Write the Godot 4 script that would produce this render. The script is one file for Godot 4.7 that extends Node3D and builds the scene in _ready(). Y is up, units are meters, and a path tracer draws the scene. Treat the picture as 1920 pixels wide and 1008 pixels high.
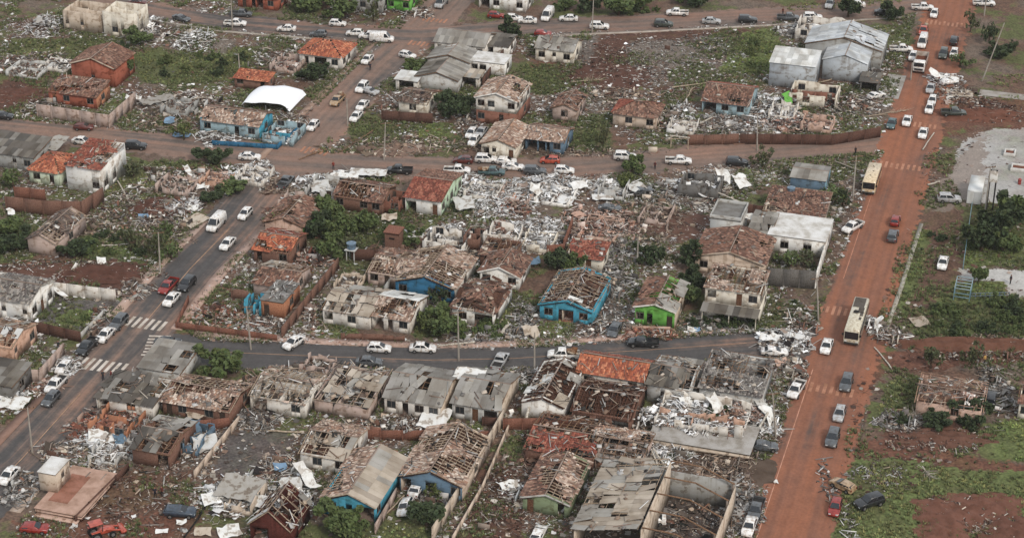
extends Node3D
# A storm-struck town seen from the air: a grid of streets, broken houses, rubble, cars and trees.
# All places are in metres on the ground: x to the east, z to the south, y up.

class MB:
	# collects triangles with a colour each, then becomes one mesh
	var v := PackedVector3Array()
	var c := PackedColorArray()
	func add(t: PackedVector3Array, x: Transform3D, col: Color) -> void:
		v.append_array(x * t)
		var k := PackedColorArray(); k.resize(t.size()); k.fill(col)
		c.append_array(k)
	func quad(p: Vector3, q: Vector3, r: Vector3, s: Vector3, col := Color.WHITE) -> void:
		v.append_array(PackedVector3Array([p, q, r, p, r, s]))
		c.append_array(PackedColorArray([col, col, col, col, col, col]))
	func tri(p: Vector3, q: Vector3, r: Vector3, col := Color.WHITE) -> void:
		v.append_array(PackedVector3Array([p, q, r]))
		c.append_array(PackedColorArray([col, col, col]))
	func mesh(smooth := false) -> ArrayMesh:
		var a := []; a.resize(Mesh.ARRAY_MAX)
		a[Mesh.ARRAY_VERTEX] = v; a[Mesh.ARRAY_COLOR] = c
		var st := SurfaceTool.new()
		st.create_from_arrays(a)
		if smooth:
			st.index()
		st.generate_normals()
		return st.commit()

var R := RandomNumberGenerator.new()
var BOX := PackedVector3Array()      # unit box, base at y = 0, centred in x and z
var CBOX := PackedVector3Array()     # unit box centred
var TILE := PackedVector3Array()
var CHUNKS := []
var SHEETS := []
var names := {}
var mats := {}
var tex := {}
var unit_box: ArrayMesh
var noise := FastNoiseLite.new()

func lin(r: float, g: float, b: float) -> Color:
	return Color8(int(clampf(r, 0, 255)), int(clampf(g, 0, 255)), int(clampf(b, 0, 255))).srgb_to_linear()

# ---------------------------------------------------------------- names and metas
func numbered(n: String) -> String:
	names[n] = names.get(n, -1) + 1
	return n if names[n] == 0 else "%s_%03d" % [n, names[n]]

func tag(o: Node, label := "", category := "", group := "", kind := "") -> void:
	if label: o.set_meta("label", label)
	if category: o.set_meta("category", category)
	if group: o.set_meta("group", group)
	if kind: o.set_meta("kind", kind)

func thing(called: String, at: Vector3, turn: float, label: String, category: String, group := "") -> Node3D:
	var o := Node3D.new(); o.name = numbered(called); add_child(o)
	o.position = at; o.rotation.y = turn
	tag(o, label, category, group)
	return o

func part(called: String, m: Mesh, mt: Material, parent: Node, x := Transform3D.IDENTITY) -> MeshInstance3D:
	var o := MeshInstance3D.new()
	o.name = numbered(called) if parent == self else called
	o.mesh = m; o.material_override = mt; o.transform = x
	parent.add_child(o, true)
	return o

func bar(called: String, p: Vector3, q: Vector3, w: float, t: float, mt: Material, parent: Node) -> MeshInstance3D:
	# a square bar from p to q
	var d := q - p
	var y := d.normalized()
	var x := y.cross(Vector3.UP)
	if x.length() < 0.01: x = Vector3.RIGHT
	x = x.normalized()
	var z := x.cross(y)
	return part(called, unit_box, mt, parent, Transform3D(Basis(x * w, y * d.length(), z * t), p))

# ---------------------------------------------------------------- materials
func noise_tex(key: String, size: int, freq: float, lo: Color, mid: Color, hi: Color, kind := FastNoiseLite.TYPE_SIMPLEX_SMOOTH, seed_ := 1) -> NoiseTexture2D:
	if tex.has(key): return tex[key]
	var n := FastNoiseLite.new(); n.noise_type = kind; n.frequency = freq; n.seed = seed_
	n.fractal_octaves = 5; n.fractal_gain = 0.55
	var g := Gradient.new(); g.offsets = PackedFloat32Array([0.15, 0.5, 0.85]); g.colors = PackedColorArray([lo, mid, hi])
	var t := NoiseTexture2D.new(); t.width = size; t.height = size; t.seamless = true; t.noise = n; t.color_ramp = g
	tex[key] = t
	return t

func normal_tex(key: String, freq: float, strength: float) -> NoiseTexture2D:
	if tex.has(key): return tex[key]
	var n := FastNoiseLite.new(); n.frequency = freq; n.fractal_octaves = 5
	var t := NoiseTexture2D.new(); t.width = 512; t.height = 512; t.seamless = true; t.noise = n; t.as_normal_map = true; t.bump_strength = strength
	tex[key] = t
	return t

func mat(kind: String, r := 255.0, g := 255.0, b := 255.0) -> StandardMaterial3D:
	var key := "%s %d %d %d" % [kind, r, g, b]
	if mats.has(key): return mats[key]
	var m := StandardMaterial3D.new()
	m.albedo_color = Color8(int(r), int(g), int(b))
	m.roughness = 0.9
	m.metallic_specular = 0.3
	match kind:
		"plaster":
			var pt := noise_tex("plaster", 512, 0.009, Color(0.7, 0.65, 0.6), Color(0.95, 0.94, 0.92), Color(1, 1, 1))
			pt.color_ramp.offsets = PackedFloat32Array([0.27, 0.36, 0.8])
			m.albedo_texture = pt
			m.uv1_triplanar = true; m.uv1_world_triplanar = true; m.uv1_scale = Vector3.ONE * 0.13
		"brick":
			m.albedo_texture = noise_tex("brick", 512, 0.02, Color(0.68, 0.64, 0.6), Color(0.9, 0.88, 0.86), Color(1, 1, 0.98))
			m.uv1_triplanar = true; m.uv1_world_triplanar = true; m.uv1_scale = Vector3.ONE * 0.3
		"sheet":
			m.albedo_texture = noise_tex("sheet", 512, 0.004, Color(0.8, 0.78, 0.75), Color(0.94, 0.94, 0.93), Color(1, 1, 1), FastNoiseLite.TYPE_SIMPLEX_SMOOTH, 7)
			m.uv1_triplanar = true; m.uv1_world_triplanar = true; m.uv1_scale = Vector3.ONE * 0.09
			m.roughness = 0.8
		"wood":
			m.albedo_texture = noise_tex("wood", 256, 0.03, Color(0.55, 0.5, 0.45), Color(0.85, 0.83, 0.8), Color(1, 1, 1), FastNoiseLite.TYPE_SIMPLEX_SMOOTH, 4)
			m.uv1_triplanar = true; m.uv1_world_triplanar = true; m.uv1_scale = Vector3.ONE * 0.4
		"concrete":
			m.albedo_texture = noise_tex("concrete", 512, 0.006, Color(0.82, 0.8, 0.77), Color(0.94, 0.93, 0.92), Color(1, 1, 1), FastNoiseLite.TYPE_SIMPLEX_SMOOTH, 9)
			m.uv1_triplanar = true; m.uv1_world_triplanar = true; m.uv1_scale = Vector3.ONE * 0.11
			m.normal_enabled = true; m.normal_texture = normal_tex("n_fine", 0.04, 3.0)
		"paint":
			m.roughness = 0.32; m.metallic_specular = 0.5; m.clearcoat_enabled = true; m.clearcoat = 0.5; m.clearcoat_roughness = 0.15
			m.albedo_texture = noise_tex("dust", 256, 0.02, Color(0.72, 0.65, 0.58), Color(0.96, 0.95, 0.94), Color(1, 1, 1), FastNoiseLite.TYPE_SIMPLEX_SMOOTH, 5)
			m.uv1_triplanar = true; m.uv1_scale = Vector3.ONE * 0.35
		"glass":
			m.roughness = 0.08; m.metallic_specular = 0.6
		"cloth":
			m.roughness = 0.6
		"rubber":
			m.roughness = 0.85
		"metal":
			m.roughness = 0.45; m.metallic = 0.5
		"vertex":
			m.vertex_color_use_as_albedo = true; m.albedo_color = Color.WHITE
		"tile":
			m.vertex_color_use_as_albedo = true; m.albedo_color = Color.WHITE; m.roughness = 0.85
		"leaf":
			m.vertex_color_use_as_albedo = true; m.albedo_color = Color.WHITE; m.roughness = 0.75
			m.cull_mode = BaseMaterial3D.CULL_DISABLED; m.backlight_enabled = true; m.backlight = Color(0.25, 0.3, 0.12)
	mats[key] = m
	return m

# wall, roof and paint colours by name (sRGB)
const COL := {
	"white": [234,232,228],
	"offwhite": [216,211,204],
	"cream": [221,214,201],
	"beige": [199,184,168],
	"tan": [202,184,168],
	"pink": [194,165,150],
	"salmon": [197,161,141],
	"pinkgrey": [180,161,152],
	"lgrey": [190,190,188],
	"grey": [158,158,156],
	"bluegrey": [177,183,189],
	"dgrey": [112,110,108],
	"brick": [130,99,87],
	"brickd": [102,75,66],
	"brickr": [139,97,83],
	"redhouse": [159,94,76],
	"orange": [176,124,97],
	"cyan": [76,153,179],
	"blue": [52,106,141],
	"sky": [123,159,175],
	"steel": [98,121,141],
	"paleblue": [152,175,184],
	"green": [107,170,80],
	"palegreen": [183,205,181],
	"mossgreen": [126,139,110],
	"mint": [196,207,187],
	"darkred": [93,50,44],
	"darkwood": [90,63,52],
	"frame": [120,114,109],
	"lining": [84,59,48],
	"lining_b": [102,73,60],
	"door": [117,85,67],
	"door_dark": [79,66,59],
	"ridge": [149,131,120],
	"timber": [148,119,97],
	"timberdark": [102,71,57],
	"timberpale": [190,172,153],
	"pale": [195,180,162],
	"crate": [137,97,70],
	"whitewood": [211,206,197],
	"rust_soil": [124,78,61],
	"s_p1": [196,200,204],
	"s_p2": [182,186,191],
	"s_p3": [206,209,212],
	"s_g1": [150,146,141],
	"s_g2": [136,132,127],
	"s_g3": [164,160,154],
	"s_w1": [226,226,224],
	"s_w2": [212,212,211],
	"s_w3": [198,198,196],
	"s_b1": [178,166,152],
	"s_b2": [164,152,139],
	"s_b3": [190,178,164],
	"s_d1": [104,98,92],
	"s_d2": [90,86,82],
	"s_d3": [120,114,106],
	"s_r1": [150,96,72],
	"s_r2": [136,86,66],
	"dusty": [131,114,104],
	"darkfloor": [91,82,77],
	"redfloor": [156,110,93],
	"pinkfloor": [182,151,135],
	"greyfloor": [128,124,120],
	"slab": [168,164,159],
	"slabw": [214,213,210],
	"slabd": [126,124,121],
	"post": [149,136,126],
	"pole": [169,162,153],
	"truck_bed": [195,186,177],
	"taxi": [208,151,70],
	"p_white": [236,236,235],
	"p_silver": [176,178,180],
	"p_black": [40,42,45],
	"p_grey": [86,90,94],
	"p_red": [146,46,38],
	"p_darkred": [96,44,38],
	"p_teal": [72,98,102],
	"p_tan": [176,150,118],
	"p_green": [64,72,66],
	"p_cream": [222,204,172],
	"p_bus": [208,202,182],
	"p_blue": [58,70,84],
	"p_orange": [186,86,66],
	"tarp": [236,237,240],
	"tarpblue": [121,149,176],
	"black": [40,40,40],
}

func cmat(kind: String, key: String) -> StandardMaterial3D:
	var k: Array = COL[key]
	return mat(kind, k[0], k[1], k[2])

# ---------------------------------------------------------------- templates
func make_templates() -> void:
	var p := [Vector3(-.5, 0, .5), Vector3(.5, 0, .5), Vector3(.5, 1, .5), Vector3(-.5, 1, .5), Vector3(-.5, 0, -.5), Vector3(.5, 0, -.5), Vector3(.5, 1, -.5), Vector3(-.5, 1, -.5)]
	for f in [[0, 3, 2, 1], [5, 6, 7, 4], [4, 7, 3, 0], [1, 2, 6, 5], [3, 7, 6, 2], [4, 0, 1, 5]]:
		BOX.append_array(PackedVector3Array([p[f[0]], p[f[1]], p[f[2]], p[f[0]], p[f[2]], p[f[3]]]))
	CBOX = Transform3D(Basis.IDENTITY, Vector3(0, -0.5, 0)) * BOX
	var mb := MB.new(); mb.add(BOX, Transform3D.IDENTITY, Color.WHITE); unit_box = mb.mesh()
	# a clay tile: a shallow arch, x across, z down the slope
	var a := Vector3(-.5, 0, .5); var b := Vector3(0, 1, .5); var c := Vector3(.5, 0, .5)
	var u := Vector3(0, -.35, -1)
	TILE = PackedVector3Array([a, a + u, b + u, a, b + u, b, b, b + u, c + u, b, c + u, c])
	for k in 6:      # broken lumps
		var m := SphereMesh.new(); m.radial_segments = 6; m.rings = 3; m.radius = 0.5; m.height = 1.0
		var f := m.get_faces()
		var memo := {}
		for i in f.size():
			var q := f[i].snapped(Vector3.ONE * 0.01)
			if not memo.has(q): memo[q] = f[i] * Vector3(R.randf_range(.6, 1.15), R.randf_range(.5, 1.1), R.randf_range(.6, 1.15))
			f[i] = memo[q]
		CHUNKS.append(f)
	for k in 6:      # bent sheets with thickness
		var f := PackedVector3Array()
		var top := []
		for i in 4:
			var row := []
			for j in 3:
				row.append(Vector3(i / 3.0 - .5, R.randf_range(-.14, .14), j / 2.0 - .5))
			top.append(row)
		for i in 3:
			for j in 2:
				var A: Vector3 = top[i][j]; var B: Vector3 = top[i + 1][j]; var C: Vector3 = top[i + 1][j + 1]; var D: Vector3 = top[i][j + 1]
				f.append_array(PackedVector3Array([A, B, C, A, C, D]))
				var n := Vector3(0, -.02, 0)
				f.append_array(PackedVector3Array([A + n, C + n, B + n, A + n, D + n, C + n]))
		SHEETS.append(f)

func rot(rx: float, ry: float, rz: float) -> Basis:
	return Basis.from_euler(Vector3(rx, ry, rz))

# ---------------------------------------------------------------- ground and roads
const X0 := -132.0
const Z0 := -128.0
const SPAN_X := 264.0
const SPAN_Z := 248.0
const TW := 2048
const TH := 1924
var gpix := PackedByteArray()
var n1: PackedByteArray
var n2: PackedByteArray
var n3: PackedByteArray

func noise_bytes(freq: float, seed_: int, oct: int) -> PackedByteArray:
	var n := FastNoiseLite.new(); n.frequency = freq; n.seed = seed_; n.fractal_octaves = oct; n.fractal_gain = 0.6
	var im := n.get_image(TW, TH); im.convert(Image.FORMAT_L8)
	return im.get_data()

func put(i: int, r: float, g: float, b: float, k: float) -> void:
	var j := i * 3
	gpix[j] = int(lerpf(gpix[j], clampf(r, 0, 255), k)); gpix[j + 1] = int(lerpf(gpix[j + 1], clampf(g, 0, 255), k)); gpix[j + 2] = int(lerpf(gpix[j + 2], clampf(b, 0, 255), k))

func paint_base() -> void:
	var n4 := noise_bytes(0.011, 77, 5)
	n1 = noise_bytes(0.006, 3, 5); n2 = noise_bytes(0.05, 8, 4); n3 = noise_bytes(0.22, 5, 2)
	gpix.resize(TW * TH * 3)
	for i in TW * TH:
		var a := n1[i] / 255.0; var b := n2[i] / 255.0; var c := n3[i] / 255.0
		var k := clampf((a - .35) * 2.6, 0, 1); var s := (0.74 + b * .34 + (c - .5) * .5)
		var j := i * 3
		var w := clampf((n4[i] / 255.0 + (b - .5) * .35 - .5) * 5.0, 0, .85)
		gpix[j] = int(clampf(lerpf(lerpf(110, 114, k), 92, w) * s, 0, 255)); gpix[j + 1] = int(clampf(lerpf(lerpf(86, 100, k), 99, w) * s, 0, 255)); gpix[j + 2] = int(clampf(lerpf(lerpf(73, 89, k), 60, w) * s, 0, 255))

func texel(p: Vector2) -> Vector2:
	return Vector2((p.x - X0) / SPAN_X * TW, (p.y - Z0) / SPAN_Z * TH)

func paint_zone(poly: PackedVector2Array, r: float, g: float, b: float, amount: float, warp: float, grit := 1.0) -> void:
	# matter of its own outline (grass, bare soil, gravel) with a ragged edge
	var lo := Vector2(1e9, 1e9); var hi := -lo
	var q := PackedVector2Array()
	for p in poly:
		var t := texel(p); q.append(t); lo = lo.min(t); hi = hi.max(t)
	for y in range(maxi(0, int(lo.y - warp)), mini(TH, int(hi.y + warp))):
		for x in range(maxi(0, int(lo.x - warp)), mini(TW, int(hi.x + warp))):
			var i := y * TW + x
			var a := n2[i] / 255.0; var w := n1[i] / 255.0
			var c := n3[i] / 255.0
			if Geometry2D.is_point_in_polygon(Vector2(x + (a - .5) * warp + (c - .5) * 8, y + (a + w - 1.0) * warp + (c - .5) * 8), q):
				var s := 0.89 + ((a - .5) * .34 + (c - .5) * .46) * grit
				put(i, r * s, g * s, b * s, amount * clampf(.62 + w * .7, 0, 1))

func paint_road(line: PackedVector2Array, width: float, mud: Array, edge: float, tone: Array) -> void:
	# asphalt under a coat of mud; mud lists how thick the coat is at each point of the line
	var run := 0.0
	for s in line.size() - 1:
		var p := texel(line[s]); var q := texel(line[s + 1]); var hw := width / SPAN_X * TW * .5 + 14
		var d := (q - p).normalized(); var len := p.distance_to(q); var n := Vector2(-d.y, d.x)
		var lo := p.min(q) - Vector2.ONE * (hw + 2); var hi := p.max(q) + Vector2.ONE * (hw + 2)
		for y in range(maxi(0, int(lo.y)), mini(TH, int(hi.y))):
			for x in range(maxi(0, int(lo.x)), mini(TW, int(hi.x))):
				var o := Vector2(x, y) - p
				var al := o.dot(d)
				if al < -1 or al > len + 1: continue
				var la := o.dot(n)
				var i := y * TW + x
				var a := n2[i] / 255.0; var c := n3[i] / 255.0; var w := n1[i] / 255.0
				if absf(la) > hw - 16 + (a - .5) * 26 * edge + 12: continue
				var streak := noise.get_noise_2d(la * 1.5, (run + al) * 0.06) * 0.5 + 0.5
				var fine := noise.get_noise_2d(la * 9.0 + 500, (run + al) * 0.09) * 0.5 + 0.5
				var m: float = lerpf(mud[s], mud[s + 1], clampf(al / len, 0, 1))
				var k := clampf((m * 2.0 - 1.0) + (streak - .5) * 1.5 + (w - .5) * 1.1 + (fine - .5) * .7 + (a - .5) * .5 + .5, 0, 1)
				var sh := .92 + fine * .08 + (c - .5) * .14 + (a - .5) * .12
				var lm := absf(la) * SPAN_X / TW
				var track := maxf(exp(-pow((lm - 1.0) / .32, 2.0)), exp(-pow((lm - 2.7) / .32, 2.0))) * clampf(fine * 1.6 - .3, 0, 1)
				sh *= 1.0 - track * .1
				var br := clampf((streak - .3) * 1.5 + (w - .5) * .8, 0, 1)
				put(i, lerpf(86, lerpf(tone[3], tone[0], br), k) * sh, lerpf(83, lerpf(tone[4], tone[1], br), k) * sh, lerpf(82, lerpf(tone[5], tone[2], br), k) * sh, 1.0)
		run += len

func strip(line: PackedVector2Array, width: float, y: float, shift := 0.0, thick := 0.0) -> ArrayMesh:
	# a band along a line, mitred; with thickness it gets kerb faces
	var mb := MB.new()
	var L := []; var Rr := []
	for i in line.size():
		var d := (line[mini(i + 1, line.size() - 1)] - line[maxi(i - 1, 0)]).normalized()
		var n := Vector2(-d.y, d.x)
		var a := line[i] + n * (shift - width / 2); var b := line[i] + n * (shift + width / 2)
		L.append(Vector3(a.x, y, a.y)); Rr.append(Vector3(b.x, y, b.y))
	var dn := Vector3(0, -thick, 0)
	for i in line.size() - 1:
		mb.quad(L[i], L[i + 1], Rr[i + 1], Rr[i])
		if thick > 0:
			mb.quad(L[i] + dn, L[i + 1] + dn, L[i + 1], L[i]); mb.quad(Rr[i], Rr[i + 1], Rr[i + 1] + dn, Rr[i] + dn)
	if thick > 0:
		var e := line.size() - 1
		mb.quad(L[0] + dn, L[0], Rr[0], Rr[0] + dn); mb.quad(L[e], L[e] + dn, Rr[e] + dn, Rr[e])
	return mb.mesh()

func world_uv(m: ArrayMesh) -> ArrayMesh:
	var a := m.surface_get_arrays(0)
	var uv := PackedVector2Array()
	for p: Vector3 in a[Mesh.ARRAY_VERTEX]:
		uv.append(Vector2((p.x - X0) / SPAN_X, (p.z - Z0) / SPAN_Z))
	a[Mesh.ARRAY_TEX_UV] = uv; a[Mesh.ARRAY_COLOR] = null
	var o := ArrayMesh.new(); o.add_surface_from_arrays(Mesh.PRIMITIVE_TRIANGLES, a)
	return o

func pts(a: Array) -> PackedVector2Array:
	var q := PackedVector2Array()
	for i in range(0, a.size(), 2): q.append(Vector2(a[i], a[i + 1]))
	return q

func build_ground() -> void:
	paint_base()
	for z in ZONES: paint_zone(pts(z[0]), z[1], z[2], z[3], z[4], z[5], .35 if z[1] > 140 else 1.0)
	for r in ROADS: paint_road(pts(r[1]), r[2], r[3], r[4], r[5])
	var im := Image.create_from_data(TW, TH, false, Image.FORMAT_RGB8, gpix)
	var gm := StandardMaterial3D.new()
	gm.albedo_texture = ImageTexture.create_from_image(im); gm.roughness = 0.95; gm.metallic_specular = 0.25
	gm.texture_repeat = false
	var mb := MB.new()
	mb.quad(Vector3(X0, 0, Z0), Vector3(X0 + SPAN_X, 0, Z0), Vector3(X0 + SPAN_X, 0, Z0 + SPAN_Z), Vector3(X0, 0, Z0 + SPAN_Z))
	tag(part("ground", world_uv(mb.mesh()), gm, self), "", "", "", "structure")
	var ob := MB.new()
	var fx := X0 + SPAN_X; var fz := Z0 + SPAN_Z; var B := 1500.0
	ob.quad(Vector3(-B, 0, -B), Vector3(B, 0, -B), Vector3(B, 0, Z0), Vector3(-B, 0, Z0))
	ob.quad(Vector3(-B, 0, fz), Vector3(B, 0, fz), Vector3(B, 0, B), Vector3(-B, 0, B))
	ob.quad(Vector3(-B, 0, Z0), Vector3(X0, 0, Z0), Vector3(X0, 0, fz), Vector3(-B, 0, fz))
	ob.quad(Vector3(fx, 0, Z0), Vector3(B, 0, Z0), Vector3(B, 0, fz), Vector3(fx, 0, fz))
	var om := mat("concrete", 112, 98, 82)
	tag(part("outer_ground", ob.mesh(), om, self), "", "", "", "structure")
	var y := 0.006
	for r in ROADS:
		tag(part(r[0], world_uv(strip(pts(r[1]), r[2], y)), gm, self), "", "", "", "structure")
		y += 0.005
	for s in WALKS:
		tag(part("pavement", strip(pts(s[0]), s[1], 0.13, 0.0, 0.13), mat("concrete", s[2], s[3], s[4]), self), "", "", "", "structure")
	for s in LINES:
		tag(part("road_line", strip(pts(s[0]), s[1], 0.045), mat("concrete", s[2], s[3], s[4]), self), "", "", "", "structure")
	var white := mat("concrete", 205, 196, 186); var worn := mat("concrete", 176, 128, 104)
	for c in CROSS:   # x, z, turn, stripes, stripe length, pitch, worn
		var o := Node3D.new(); o.name = numbered("crosswalk_markings"); add_child(o); tag(o, "", "", "", "structure")
		o.position = Vector3(c[0], 0.05, c[1]); o.rotation.y = c[2]
		for k in int(c[3]):
			var sl: float = c[4] * (R.randf_range(.88, 1.0) if c[6] == 0 else R.randf_range(.55, 1.0))
			part("stripe", unit_box, worn if c[6] > 0 else white, o, Transform3D(Basis.from_scale(Vector3(c[5] * .5, 0.004, sl)), Vector3((k - (c[3] - 1) / 2.0) * c[5], 0, R.randf_range(-.2, .2) * c[6])))

# ---------------------------------------------------------------- houses
const T := 0.17   # wall thickness

func wall_mesh(len: float, h: float, ops: Array, gable: float, ruin: float) -> ArrayMesh:
	# a wall along +x from 0 to len, thickness towards -z, with openings [x, w, sill, top]; gable adds a triangle, ruin breaks the top edge
	var mb := MB.new()
	var xs := [0.0, len]
	for o in ops:
		xs.append(o[0]); xs.append(o[0] + o[1])
	if ruin > 0:
		var x := 0.0
		while x < len: xs.append(x); x += R.randf_range(.5, 1.6)
	xs.sort()
	var lvl := R.randf_range(.55, 1.0); var prev := lvl
	for i in xs.size() - 1:
		var a: float = xs[i]; var b: float = xs[i + 1]
		if b - a < 0.01: continue
		var ha := h; var hb := h
		if ruin > 0:
			if R.randf() < .45: lvl = clampf(lvl + R.randf_range(-.45, .45), .1, 1.0)
			ha = h * (1 - ruin * (1 - prev)); hb = h * (1 - ruin * (1 - lvl)); prev = lvl
			if R.randf() < ruin * .35: ha = hb * R.randf_range(.5, .9)
		var y := 0.0
		for o in ops:
			if a >= o[0] - .005 and b <= o[0] + o[1] + .005:
				if o[2] > 0.02: mb.add(BOX, Transform3D(Basis.from_scale(Vector3(b - a, minf(o[2], minf(ha, hb)), T)), Vector3((a + b) / 2, 0, -T / 2)), Color.WHITE)
				y = o[3]
		if minf(ha, hb) > y + 0.02:
			var P := [Vector3(a, y, 0), Vector3(b, y, 0), Vector3(b, hb, 0), Vector3(a, ha, 0), Vector3(a, y, -T), Vector3(b, y, -T), Vector3(b, hb, -T), Vector3(a, ha, -T)]
			for f in [[0, 3, 2, 1], [5, 6, 7, 4], [4, 7, 3, 0], [1, 2, 6, 5], [3, 7, 6, 2], [4, 0, 1, 5]]: mb.quad(P[f[0]], P[f[1]], P[f[2]], P[f[3]])
	if gable > 0:
		var p := Vector3(0, h, 0); var q := Vector3(len, h, 0); var r := Vector3(len / 2, h + gable, 0); var d := Vector3(0, 0, -T)
		mb.tri(p, r, q); mb.tri(p + d, q + d, r + d); mb.quad(p, p + d, r + d, r); mb.quad(r, r + d, q + d, q)
	return mb.mesh()

var frame_mesh: ArrayMesh
func openings(code: String, len: float, h: float) -> Array:
	# w window, s small window, d door, p wide porch or garage opening, . blank
	var out := []
	var step := len / maxi(1, code.length())
	for i in code.length():
		var c := code[i]
		if c == ".": continue
		var w: float = {"w": 1.45, "s": .8, "d": .95, "p": minf(step * .86, 3.2)}[c]
		w = minf(w, step * .86)
		var y0: float = {"w": .95, "s": 1.4, "d": 0.0, "p": 0.0}[c]
		var y1: float = {"w": 2.2, "s": 2.2, "d": 2.2, "p": 2.3}[c]
		out.append([step * (i + .5) - w / 2, w, y0, minf(y1, h - .12), c])
	return out

func fit_openings(o: Node3D, base: Transform3D, ops: Array, broken: float) -> void:
	for p in ops:
		var w: float = p[1]; var hh: float = p[3] - p[2]
		var at: Transform3D = base * Transform3D(Basis.IDENTITY, Vector3(p[0] + w / 2, p[2], -T / 2))
		if p[4] == "w" or p[4] == "s":
			var f := part("window", frame_mesh, cmat("paint", "frame"), o, at * Transform3D(Basis.from_scale(Vector3(w, hh, T * 1.2)), Vector3.ZERO))
			if R.randf() > broken:
				part("pane", unit_box, mat("glass", 40, 44, 48), f, Transform3D(Basis.from_scale(Vector3(.9, .9, .1)), Vector3(0, .05, 0)))
		elif p[4] == "d" and R.randf() > broken * .6:
			part("door", unit_box, cmat("wood", ["door", "door_dark"][R.randi() % 2]), o, at * Transform3D(Basis.from_scale(Vector3(w * .96, hh * .97, .05)), Vector3(0, 0, 0)))

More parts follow.
